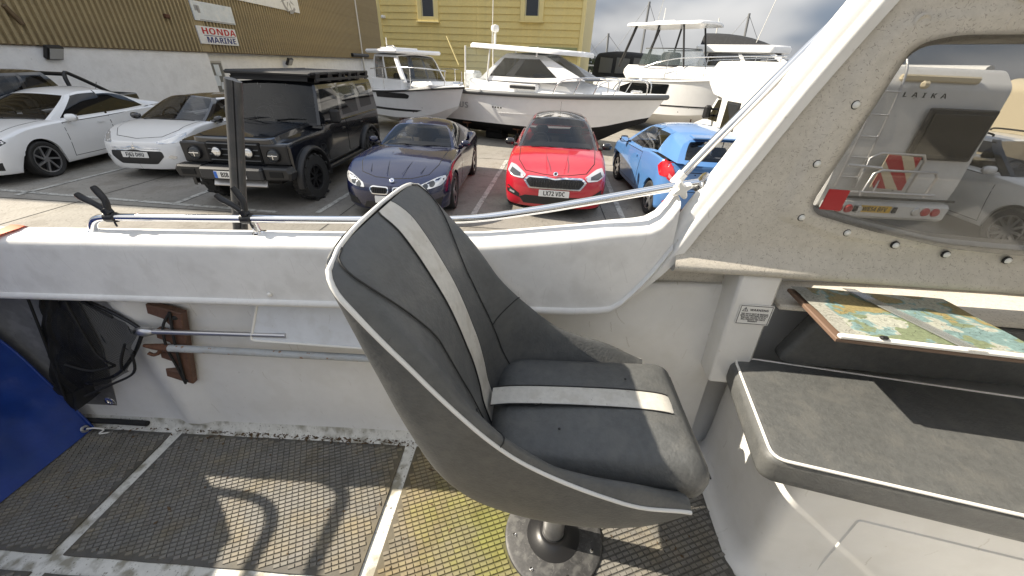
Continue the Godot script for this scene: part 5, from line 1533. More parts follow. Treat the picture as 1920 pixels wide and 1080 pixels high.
func sport_cruiser() -> void:
	var xf := hull_y(veh(-3.15, -15.55, 66.0), .10)
	var t := thing("motor_boat", "large white sport cruiser with grey rubbing strake, hardtop and bow rails behind the red hatchback", "boat", xf, "motor boats ashore")
	var cs := hull(t, {"L": 7.45, "B": 2.65, "sheer": [[0, 1.42], [.5, 1.47], [1, 1.60]], "chine": [[0, .50], [.5, .52], [.8, .66], [1, 1.0]], "keel": [[0, .05], [.55, .02], [.8, .16], [1, .85]], "rake": 1.0, "rub": .072, "full": 2.9}, M.hull_white, M.antifoul)
	# name on the quarter, small vents
	var nm := Transform3D(RIGHT.basis, Vector3(.75, 1.0, 1.325))
	lettering(t, "hull_name", "NIMBUS", .17, nm, M.ink_grey, true, 1.35)
	for k in 4: bxp(t, "vent", Vector3(2.35 + k * .10, 1.02, 1.365), Vector3(.05, .045, .012), M.trim_black, .003)
	part(t, "knuckle", cs.panel(v2([2.5, .84, 6.2, .95, 6.3, .975, 2.5, .862]), .010, .2), M.hull_white)
	var mb := MB.new()
	var rows := []
	for q in [[3.3, .95, .55], [4.6, .90, .42], [5.6, .74, .26], [6.4, .46, .12], [6.75, .2, .02]]:
		var row := PackedVector3Array()
		for k in 11:
			var u := -1.0 + k / 5.0
			row.append(Vector3(q[0], 1.46 + q[2] * (1.0 - pow(absf(u), 3.0)), q[1] * u))
		rows.append(row)
	mb.grid(rows, false, true); part(t, "coachroof", mb, M.hull_white)
	mb = MB.new(); mb.box(Vector3(2.4, 1.58, 0), Vector3(2.6, .40, 1.86), Basis(), .08); part(t, "house_base", mb, M.hull_white)
	cabin(t, {"f0": [5.15, 1.90], "f1": [3.75, 2.50], "r1": [2.4, 2.52], "r0": [1.55, 1.78], "wb": .93, "wt": .74, "crown": .05, "bow_f": .22, "bow_r": .04, "tf": .0, "windows": [[.20, .92, .12, .84]], "glass": M.tint_glass, "side_glass": M.tint_dark, "belt": [[0, 1.90], [.5, 1.80], [1, 1.80]]}, M.hull_white, M.hull_white, M.hull_white)
	# hardtop
	mb = MB.new(); mb.prism(rounded(v2([-.1, -.95, 3.0, -.98, 3.75, -.5, 3.75, .5, 3.0, .98, -.1, .95]), .25, 5), .13, Transform3D(Basis(Vector3.RIGHT, -PI / 2) * Basis(Vector3.UP, .045), Vector3(1.25, 2.66, 0)), .05); mb.smooth(50); part(t, "hardtop", mb, M.hull_white)
	for s in [-1.0, 1.0]:
		for q in [[1.0, 1.5, 1.0, 2.7], [1.85, 1.75, 1.95, 2.7], [3.6, 2.45, 3.6, 2.7]]: tubep(t, "hardtop_post", [Vector3(q[0], q[1], s * .92), Vector3(q[2], q[3], s * .88)], .028, M.white_plastic, 7)
		mb = MB.new(); mb.flatq(Vector3(1.02, 1.52, s * .92), Vector3(1.82, 1.72, s * .92), Vector3(1.92, 2.68, s * .88), Vector3(1.0, 2.68, s * .88), Vector3(0, 0, s)); part(t, "clear_curtain", mb, M.clear_glass)
		mb = MB.new(); mb.flatq(Vector3(2.0, 2.40, s * .86), Vector3(4.3, 2.35, s * .80), Vector3(4.45, 2.68, s * .80), Vector3(2.0, 2.68, s * .87), Vector3(0, 0, s)); part(t, "clear_curtain", mb, M.clear_glass)
		for q in [[4.3, 5.9, .95, .55], [5.5, 6.95, .82, .20]]:
			rail_loop(t, [Vector3(q[0], 1.50, s * (q[2] + .16)), Vector3(q[0] + .25, 1.86, s * (q[2] + .14)), Vector3(q[1] - .5, 1.98, s * (q[3] + .22)), Vector3(q[1] - .1, 1.92, s * (q[3] + .1)), Vector3(q[1] - .05, 1.60, s * (q[3] + .08))], [[Vector3(lerpf(q[0], q[1], .5) - .2, 1.52, s * (lerpf(q[2], q[3], .45) + .16)), Vector3(lerpf(q[0], q[1], .5), 1.96, s * (lerpf(q[2], q[3], .5) + .2))]], .018)
	mb = MB.new(); mb.box(Vector3(3.2, 1.62, .99), Vector3(.9, .10, .06), Basis(), .02); part(t, "deck_vent", mb, M.trim_black)
	mb = MB.new(); mb.box(Vector3(.9, 1.75, .3), Vector3(.5, .5, .5), Basis(), .08); part(t, "helm_seat", mb, M.sign_white)
	mb = MB.new(); mb.lathe([Vector2(0, .22), Vector2(.11, .19), Vector2(.14, .10), Vector2(.11, .02), Vector2(.04, 0), Vector2(.04, -.4)], Transform3D(Basis(), Vector3(1.6, 3.12, 0)), 14); var rd := part(t, "radar_dome", mb, M.white_plastic)
	tubep(t, "whip_aerial", [Vector3(1.55, 2.75, .1), Vector3(1.6, 5.2, .1)], .012, M.white_plastic, 5)
	mb = MB.new(); mb.box(Vector3(6.55, 1.66, .0), Vector3(.3, .06, .3), Basis(), .02); mb.box(Vector3(5.1, 1.55, 1.0), Vector3(.3, .06, .08), Basis(), .02); part(t, "cleat", mb, M.steel)
	stand(xf, Vector3(1.1, .42, 1.0), "steel prop under the sport cruiser's stern quarter")
	stand(xf, Vector3(3.0, .36, .8), "steel prop under the sport cruiser amidships")
	var blk := thing("keel_block", "dark timber block under the sport cruiser's keel", "block", Transform3D(veh(-3.15, -15.55, 66.0).basis, xf * Vector3(1.9, 0, .3) * Vector3(1, 0, 1)))
	for k in 2: bxp(blk, "timber", Vector3(0, .12 + .22 * k, 0), Vector3(.7 - .06 * k, .21, .45), M.under, .02)

func hardtop_fisher() -> void:
	var xf := hull_y(veh(3.15, -20.2, 45.0), .28)
	var t := thing("motor_boat", "tall white boat with open hardtop on black posts and a dark hull window", "boat", xf, "motor boats ashore")
	var cs := hull(t, {"L": 7.4, "B": 2.7, "sheer": [[0, 1.65], [.5, 1.75], [1, 2.05]], "chine": [[0, .5], [.5, .55], [.8, .8], [1, 1.3]], "keel": [[0, .0], [.55, .0], [.8, .25], [1, 1.1]], "rake": 1.1, "rub": .03, "rub_m": M.hull_white}, M.hull_white, M.hull_white)
	part(t, "hull_window", cs.panel(rounded(v2([1.3, 1.18, 3.6, 1.25, 3.7, 1.62, 2.0, 1.60, 1.45, 1.42]), .05, 3), .012, .15), M.privacy)
	part(t, "boot_stripe", cs.panel(v2([.3, .78, 5.6, .90, 5.6, .95, .3, .83]), .008, .2), M.trim_black)
	var mb := MB.new()
	mb.box(Vector3(3.3, 1.98, 0), Vector3(4.2, .5, 2.0), Basis(), .18); mb.smooth(50); part(t, "house_base", mb, M.hull_white)
	mb = MB.new(); mb.prism(rounded(v2([0, -1.05, 3.1, -.9, 3.4, 0, 3.1, .9, 0, 1.05]), .2, 4), .10, Transform3D(Basis(Vector3.RIGHT, -PI / 2), Vector3(1.1, 3.55, 0)), .04); mb.smooth(50); part(t, "hardtop", mb, M.hull_white)
	mb = MB.new(); mb.box(Vector3(2.4, 3.70, 0), Vector3(.9, .08, .8), Basis(), .03); part(t, "roof_hatch", mb, M.hull_white)
	for s in [-1.0, 1.0]:
		for q in [[1.0, 2.15, 1.5, 3.55, .07], [2.3, 2.2, 2.5, 3.55, .05], [3.9, 2.2, 3.5, 3.55, .045]]: tubep(t, "hardtop_post", [Vector3(q[0], q[1], s * .92), Vector3(q[2], q[3], s * .85)], q[4] * .8, M.trim_black, 7)
		rail_loop(t, [Vector3(2.2, 2.1, s * 1.28), Vector3(3.6, 2.45, s * 1.22), Vector3(5.2, 2.55, s * .95), Vector3(6.9, 2.62, s * .25)], [[Vector3(3.4, 1.8, s * 1.27), Vector3(3.4, 2.4, s * 1.23)], [Vector3(4.8, 1.9, s * 1.05), Vector3(4.8, 2.54, s * 1.02)], [Vector3(6.2, 1.98, s * .55), Vector3(6.2, 2.6, s * .52)]])
	var scr := func(u: float, v: float) -> Vector3:
		var a := u * PI * .62
		return Vector3(2.6 + cos(a) * lerpf(1.75, 1.35, v), lerpf(2.22, 2.82, v), sin(a) * lerpf(1.02, .92, v))
	part(t, "wraparound_screen", quad_grid(scr, -1, 1, .06, .94, 20, 3), M.clear_glass)
	part(t, "screen_frame", quad_grid(scr, -1, 1, .94, 1.0, 20, 1), M.trim_black)
	part(t, "screen_frame", quad_grid(scr, -1, 1, -.04, .06, 20, 1), M.trim_black)
	mb = MB.new(); mb.box(Vector3(2.9, 2.45, .2), Vector3(.5, .5, .8), Basis(), .08); part(t, "helm_console", mb, M.interior)
	tubep(t, "whip_aerial", [Vector3(1.6, 3.66, -.4), Vector3(1.9, 6.2, -.4)], .014, M.white_plastic, 5)
	tubep(t, "aerial", [Vector3(2.3, 3.74, .3), Vector3(2.3, 4.15, .3)], .014, M.white_plastic, 5)
	stand(xf, Vector3(4.6, .6, .7), "steel prop under the tall hardtop boat")

func canvas_boat() -> void:
	var xf := hull_y(veh(2.6, -23.0, 50.0), .2)
	var t := thing("motor_boat", "white boat under a black canvas canopy between the cruiser and the tall hardtop boat", "boat", xf, "motor boats ashore")
	hull(t, {"L": 6.0, "B": 2.4, "sheer": [[0, 1.7], [1, 1.9]], "chine": [[0, .5], [1, 1.0]], "keel": [[0, 0], [.6, 0], [1, .9]]}, M.hull_white, M.antifoul)
	var mb := MB.new()
	var rows := []
	for i in 9:
		var q := i / 8.0
		var row := PackedVector3Array()
		for k in 13:
			var u := -1.0 + k / 6.0
			row.append(Vector3(lerpf(.6, 3.9, q), 1.75 + (1.15 - .25 * pow(maxf(0, q - .3), 1.0) - .10 * pow(1 - q, 4)) * sqrt(maxf(0.0, 1.0 - pow(absf(u), 4.5))), 1.0 * u))
		rows.append(row)
	mb.grid(rows, false, true); part(t, "canopy", mb, M.canvas)
	for q in [[1.0, 1.7], [1.9, 2.6], [2.8, 3.5]]:
		mb = MB.new(); mb.flatq(Vector3(q[0], 1.95, 1.015), Vector3(q[1], 1.95, 1.015), Vector3(q[1], 2.55, .985), Vector3(q[0], 2.6, .985), Vector3.BACK); part(t, "canopy_window", mb, M.grey_rub)
	tubep(t, "canopy_hoop", curve([Vector3(3.9, 1.8, 1.02), Vector3(4.0, 2.5, .9), Vector3(4.05, 2.6, 0), Vector3(4.0, 2.5, -.9), Vector3(3.9, 1.8, -1.02)], 4), .02, M.steel, 6)

func flybridge_cruiser() -> void:
	var xf := hull_y(veh(8.4, -27.5, 55.0), .3)
	var t := thing("motor_boat", "big white flybridge cruiser with black canvas screen above the motorhome roof", "boat", xf, "motor boats ashore")
	hull(t, {"L": 9.0, "B": 3.1, "sheer": [[0, 1.9], [1, 2.2]], "chine": [[0, .5], [1, 1.2]], "keel": [[0, 0], [.6, 0], [1, 1.1]]}, M.hull_white, M.antifoul)
	var mb := MB.new(); mb.box(Vector3(3.6, 2.15, 0), Vector3(5.0, .5, 2.4), Basis(), .12); part(t, "house_base", mb, M.hull_white)
	cabin(t, {"f0": [6.3, 2.35], "f1": [4.9, 3.05], "r1": [1.5, 3.10], "r0": [1.2, 2.35], "wb": 1.2, "wt": 1.05, "crown": .05, "bow_f": .25, "windows": [[.08, .45, .05, .88], [.5, .92, .05, .88]], "glass": M.tint_dark}, M.hull_white, M.hull_white, M.hull_white)
	mb = MB.new(); mb.prism(rounded(v2([0, -1.2, 3.9, -1.15, 4.6, 0, 3.9, 1.15, 0, 1.2]), .2, 4), .34, Transform3D(Basis(Vector3.RIGHT, -PI / 2), Vector3(1.0, 3.05, 0)), .10); mb.smooth(50); part(t, "flybridge", mb, M.hull_white)
	mb = MB.new()
	var rows := []
	for i in 7:
		var q := i / 6.0
		var row := PackedVector3Array()
		for k in 11:
			var u := -1.0 + k / 5.0
			row.append(Vector3(lerpf(1.2, 4.8, q), 3.35 + .62 * (1.0 - pow(q, 2.4)) * (1.0 - pow(absf(u), 6.0)), 1.1 * u * (1.0 - .2 * q)))
		rows.append(row)
	mb.grid(rows, false, true); part(t, "canvas_screen", mb, M.canvas)
	for s in [-1.0, 1.0]: rail_loop(t, [Vector3(4.5, 2.7, s * 1.35), Vector3(6.4, 2.85, s * 1.15), Vector3(8.4, 2.9, s * .3)], [[Vector3(5.4, 2.1, s * 1.3), Vector3(5.4, 2.78, s * 1.27)], [Vector3(7.2, 2.15, s * .9), Vector3(7.2, 2.88, s * .88)]], .02)
	tubep(t, "whip_aerial", [Vector3(3.9, 3.3, .8), Vector3(4.4, 6.4, .8)], .018, M.white_plastic, 5)
	tubep(t, "light_mast", [Vector3(1.6, 3.9, 0), Vector3(1.55, 4.7, 0)], .03, M.white_plastic, 6)

func yacht(x: float, z: float, h: float, deg: float, lean: float, label: String) -> void:
	var xf := veh(x, z, deg)
	var t := thing("sailing_yacht", label, "yacht", xf, "far yacht masts")
	hull(t, {"L": 8.0, "B": 2.6, "sheer": [[0, 1.3], [1, 1.6]], "chine": [[0, .5], [1, 1.0]], "keel": [[0, .2], [.5, 0], [1, 1.0]], "rub": .03}, M.hull_white, M.antifoul)
	bxp(t, "coachroof", Vector3(3.8, 1.65, 0), Vector3(3.0, .5, 1.5), M.hull_white, .1)
	tubep(t, "mast", [Vector3(4.4, 1.5, 0), Vector3(4.4 - lean, h, 0)], .11, M.mast, 8)
	tubep(t, "boom", [Vector3(4.3, 2.5, 0), Vector3(1.2, 2.6, 0)], .06, M.mast, 7)
	tubep(t, "stay", [Vector3(4.4 - lean, h - .1, 0), Vector3(.2, 1.4, 0)], .02, M.mast, 4)
	tubep(t, "stay", [Vector3(4.4 - lean, h - .1, 0), Vector3(7.9, 1.65, 0)], .02, M.mast, 4)
	for s in [-1.0, 1.0]: tubep(t, "shroud", [Vector3(4.4 - lean * .8, h * .85, 0), Vector3(4.3, 1.5, s * 1.25)], .016, M.mast, 4)
	tubep(t, "spreader", [Vector3(4.4 - lean * .5, h * .55, -.7), Vector3(4.4 - lean * .5, h * .55, .7)], .03, M.mast, 5)

func far_tree(x: float, z: float, h: float, sd: int) -> void:
	var t := thing("tree", "dark rounded tree on the far shore behind the yacht masts", "tree", Transform3D(Basis(), Vector3(x, 0, z)), "trees on the far shore")
	var g := RandomNumberGenerator.new(); g.seed = sd
	tubep(t, "trunk", [Vector3(0, 0, 0), Vector3(.2, h * .5, 0)], [.4, .2], M.bark, 6)
	var mb := MB.new()
	for k in 420:
		var d := Vector3(g.randfn(0, 1), g.randfn(0, 1), g.randfn(0, 1)).normalized() * pow(g.randf(), .4)
		var lump := 1.0 + .25 * sin(d.x * 5 + sd) * cos(d.z * 4)
		var p := Vector3(d.x * h * .52 * lump, h * .6 + d.y * h * .42 * lump, d.z * h * .5 * lump)
		var a := Vector3(g.randfn(0, 1), g.randfn(0, 1), g.randfn(0, 1)).normalized(); var b := a.cross(Vector3(g.randf(), g.randf(), g.randf() + .1)).normalized()
		var r := h * .06
		mb.quad(p - a * r, p + b * r, p + a * r, p - b * r)
	part(t, "crown", mb, M.far_leaf)

func motorhome() -> void:
	var xf := veh(5.72, -6.45, 181.5)
	var t := thing("motorhome", "white coachbuilt motorhome with bike rack and ladder parked behind the wheelhouse", "motorhome", xf)
	# origin: middle of the back wall on the ground, nose along +x
	var W := 1.02
	var mb := MB.new()
	var prof := rounded(v2([0, .48, -.03, .9, .06, 2.30, .28, 2.52, 4.2, 2.60, 5.35, 2.60, 5.62, 2.42, 5.62, 2.12, 5.15, 1.86, 4.55, 1.80, 4.45, .48]), .08, 4)
	mb.prism(prof, W * 2 - .04, Transform3D(Basis(), Vector3(0, 0, -W)), .03)
	mb.smooth(40)
	part(t, "coach_body", mb, M.motorhome)
	# cab
	var cprof := rounded(v2([4.45, .42, 4.45, 1.86, 5.05, 1.86, 5.55, 1.22, 6.25, 1.02, 6.35, .42]), .06, 3)
	mb = MB.new(); mb.prism(cprof, 1.8, Transform3D(Basis(), Vector3(0, 0, -.9)), .05); mb.smooth(40); part(t, "cab", mb, M.motorhome)
	for s in [-1.0, 1.0]:
		mb = MB.new(); mb.prism(rounded(v2([4.62, 1.22, 4.62, 1.74, 5.02, 1.74, 5.38, 1.22]), .04, 3), .012, Transform3D(Basis() if s > 0 else Basis(Vector3.RIGHT, 0), Vector3(0, 0, .895 if s > 0 else -.907)), .002); part(t, "cab_window", mb, M.privacy)
		mb = MB.new(); mb.box(Vector3(5.05, 1.42, s * 1.10), Vector3(.12, .34, .20), Basis(), .05); mb.box(Vector3(5.1, 1.34, s * .97), Vector3(.06, .05, .2), Basis(), .01); mb.box(Vector3(5.1, 1.5, s * .97), Vector3(.06, .05, .2), Basis(), .01); part(t, "door_mirror", mb, M.trim_black)
		# side windows of the coach
		for q in [[3.55, 1.10, .62, .62], [1.5, 1.35, 1.0, .5]]:
			mb = MB.new(); mb.box(Vector3(q[0] + q[2] / 2, q[1] + q[3] / 2, s * (W - .005)), Vector3(q[2] + .08, q[3] + .08, .04), Basis(), .012); var wf := part(t, "coach_window", mb, M.trim_black)
			mb = MB.new(); mb.box(Vector3(q[0] + q[2] / 2, q[1] + q[3] / 2, s * (W + .012)), Vector3(q[2], q[3], .02), Basis(), .008); part(wf, "pane", mb, M.privacy)
		wheel(t, Vector3(5.55, .33, s * .84), .33, .21, "steel", .2); wheel(t, Vector3(1.55, .33, s * .84), .33, .21, "steel", .2)
		mb = MB.new(); mb.box(Vector3(2.3, .55, s * (W - .0)), Vector3(4.2, .26, .02), Basis(), .005); part(t, "skirt", mb, M.motorhome_grey)
	mb = MB.new(); mb.box(Vector3(3.0, .45, 0), Vector3(5.6, .2, 1.5)); part(t, "chassis", mb, M.under)
	# back wall fittings; frame R looks at the back wall, its x to the right
	var R := REAR
	var back := func(called: String, x: float, y: float, w: float, h: float, d: float, z: float, m: Material, ch := .01) -> MeshInstance3D:
		var q := MB.new(); q.box(R * Vector3(x, y, z + d / 2), Vector3(d, h, w), Basis(), ch); return part(t, called, q, m)
	var rw: MeshInstance3D = back.call("rear_window", .42, 1.66, .98, .72, .05, .0, M.trim_black, .02)
	var q2 := MB.new(); q2.box(R * Vector3(.42, 1.66, .06), Vector3(.02, .58, .84), Basis(), .008); part(rw, "pane", q2, M.privacy)
	back.call("light_bar", -.05, 2.38, 1.1, .09, .08, -.14, M.cream_plain, .02)
	lettering(t, "maker_name", "L  A  I  K  A", .062, R * Transform3D(Basis(), Vector3(-.26, 2.17, .03)), M.ink, true, 1.45)
	# bumper with lamps, plate
	mb = MB.new(); mb.box(R * Vector3(0, .50, .07), Vector3(.16, .28, 2.0), Basis(), .05); mb.smooth(40); var bp := part(t, "bumper", mb, M.motorhome)
	back.call("bumper_strip", 0, .70, 2.0, .035, .03, .10, M.trim_black, .005)
	for s in [-1.0, 1.0]:
		for k in 3:
			var c := MB.new(); c.lathe([Vector2(0, .03), Vector2(.055, .025), Vector2(.068, .01), Vector2(.07, 0)], R * Transform3D(Basis(Vector3.RIGHT, PI / 2), Vector3(s * (.46 + .155 * k), .52, .15)), 18)
			part(bp, "rear_lamp", c, M.lamp_red if k else M.lamp_clear)
	var px := R * Transform3D(Basis(), Vector3(-.20, .53, .152))
	mb = MB.new(); mb.prism(rounded(v2([-.26, -.056, .26, -.056, .26, .056, -.26, .056]), .01, 2), .006, px, .001); var pl := part(t, "number_plate", mb, M.plate_yellow)
	lettering(pl, "plate_text", "W854 BFV", .074, px * Transform3D(Basis(), Vector3(0, 0, .0075)), M.ink, true, .82)
	for s in [-1.0, 1.0]: back.call("plate_lamp", -.20 + s * .31, .53, .07, .10, .03, .15, M.trim_black, .01)
	back.call("marker_light", -.34, 2.30, .12, .10, .08, .0, M.cream_plain, .03)
	# ladder
	var lad := Node3D.new(); lad.name = "ladder"; t.add_child(lad, true)
	for x in [-.92, -.64]: tubep(lad, "rail", curve([R * Vector3(x, .85, .07), R * Vector3(x, 1.6, .07), R * Vector3(x, 2.35, .02), R * Vector3(x, 2.6, -.1)], 3), .016, M.steel_dull, 7)
	for k in 5: tubep(lad, "rung", [R * Vector3(-.92, 1.0 + k * .3, .07), R * Vector3(-.64, 1.0 + k * .3, .07)], .013, M.steel_dull, 6)
	# folding bike rack with a striped marker board
	var br := Node3D.new(); br.name = "bike_rack"; t.add_child(br, true)
	for q in [[[-.62, .85, .10], [-.62, 1.30, .10], [-.52, 1.38, .12], [.12, 1.38, .12], [.20, 1.30, .10], [.20, .80, .10]], [[-.70, .78, .34], [-.66, 1.12, .34], [-.58, 1.18, .36], [.20, 1.18, .36], [.28, 1.10, .34], [.26, .80, .34]], [[-.80, .80, .20], [.30, .80, .20]], [[-.80, .86, .42], [.30, .86, .42]], [[-.80, .80, .20], [-.80, .86, .42]], [[.30, .80, .20], [.30, .86, .42]], [[-.95, 1.20, .16], [-.55, 1.20, .30]], [[-.4, .80, .2], [-.4, 1.36, .12]]]:
		tubep(br, "tube", q.map(func(p): return R * Vector3(p[0], p[1], p[2])), .020, M.steel_dull, 8)
	var mk := thing("marker_board", "red and white striped marker board on the motorhome's bike rack", "sign", xf * R * Transform3D(Basis(Vector3.BACK, -.05), Vector3(-.22, 1.12, .18)))
	mb = MB.new(); mb.prism(v2([-.25, -.25, .25, -.25, .25, .25, -.25, .25]), .008, Transform3D(), .002); part(mk, "plate", mb, M.cream_plain)
	for q in [[-.25, .25, -.06, .25, .25, -.12, .25, -.25, .19, -.25, -.25, .16], [-.25, -.0, -.25, .0, -.02, -.25, -.22, -.25, -.25, -.22], [.12, .25, .25, .25, .25, .10]]:
		var pp := v2(q)
		if q.size() == 10: pp = v2([-.25, .02, .0, -.25, -.20, -.25, -.25, -.19])
		mb = MB.new(); mb.prism(pp, .002, Transform3D(Basis(), Vector3(0, 0, .008))); part(mk, "stripe", mb, M.stripe_red)
	# roof box edge and awning
	tubep(t, "awning_case", [Vector3(.6, 2.52, W + .03), Vector3(4.2, 2.55, W + .03)], .07, M.motorhome, 10)

func camper_behind() -> void:
	var t := thing("camper_van", "cream camper van with long dark side windows behind the white crossover", "van", veh(13.4, -9.6, 75.0))
	var mb := MB.new(); mb.prism(rounded(v2([-2.6, .4, -2.6, 2.3, -2.4, 2.5, 2.0, 2.5, 2.8, 1.5, 3.1, 1.2, 3.1, .4]), .12, 4), 1.96, Transform3D(Basis(), Vector3(0, 0, -.98)), .08); mb.smooth(40); part(t, "body", mb, M.cream_plain)
	for s in [-1.0, 1.0]:
		for q in [[-2.2, 1.5], [-.6, .9], [.6, 1.2]]:
			mb = MB.new(); mb.box(Vector3(q[0] + q[1] / 2, 1.62, s * .985), Vector3(q[1] - .08, .62, .03), Basis(), .01); part(t, "side_window", mb, M.privacy)
	wheels(t, 3.2, .84, .33, .22, "steel", .2)
	for n in t.get_children():
		if n.name.begins_with("wheel"): n.position.x += 1.9

func build_afloat() -> void:
	pilothouse_boat(); sport_cruiser(); hardtop_fisher(); canvas_boat(); flybridge_cruiser()
	motorhome(); camper_behind()
	yacht(5.3, -45.6, 7.9, 82.0, .1, "far yacht with the tallest grey mast behind the black canvas boat")
	yacht(2.2, -46.5, 5.3, 70.0, .2, "far yacht with a short grey mast beside the yellow house")
	yacht(-.7, -46.2, 5.5, 75.0, -.1, "far yacht with mast just clear of the yellow house corner")
	yacht(15.2, -45.8, 7.3, 80.0, .5, "far yacht with dark leaning mast beside the flybridge cruiser")
	for k in 9: far_tree(8.0 + k * 3.6 + 1.5 * sin(k * 2.3), -118.0 - 6.0 * cos(k * 1.7), 3.9 + .9 * sin(k * 1.9), 100 + k)
func build_vehicles() -> void:
	red_hatchback()
	navy_roadster()
	white_supermini()
	white_fastback()
	blue_hatchback()
	black_offroader()
	black_pickup()
	white_crossover()
# ---------------------------------------------------------------- the fishing boat one stands in
const MIRROR := Transform3D(Basis(Vector3(1, 0, 0), Vector3(0, 1, 0), Vector3(0, 0, -1)), Vector3.ZERO)

func wall_z(x: float) -> float:
	return -0.885 + (x - 0.45) * 0.105

func both_sides(boat: Node3D, called: String, mb: MB, m: Material) -> MeshInstance3D:
	var o := part(boat, called, mb, m)
	var p := MB.new()
	p.add(mb, MIRROR)
	part(boat, called, p, m)
	return o

func edge_path() -> Array:
	return curve([Vector2(-.10, .652), Vector2(.10, .650), Vector2(.185, .652), Vector2(.222, .672), Vector2(.25, .705), Vector2(.293, .765), Vector2(.335, .84), Vector2(.372, .922), Vector2(.41, 1.0), Vector2(.447, 1.076), Vector2(.508, 1.205), Vector2(.58, 1.341), Vector2(.66, 1.48), Vector2(.745, 1.61), Vector2(.80, 1.68)], 5)

func star_hit(loop: PackedVector2Array, c: Vector2, a: float) -> Vector2:
	var d := Vector2(cos(a), sin(a)) * 10.0
	var best := c
	for i in loop.size():
		var h = Geometry2D.segment_intersects_segment(c, c + d, loop[i], loop[(i + 1) % loop.size()])
		if h != null and (h - c).length() > (best - c).length(): best = h
	return best

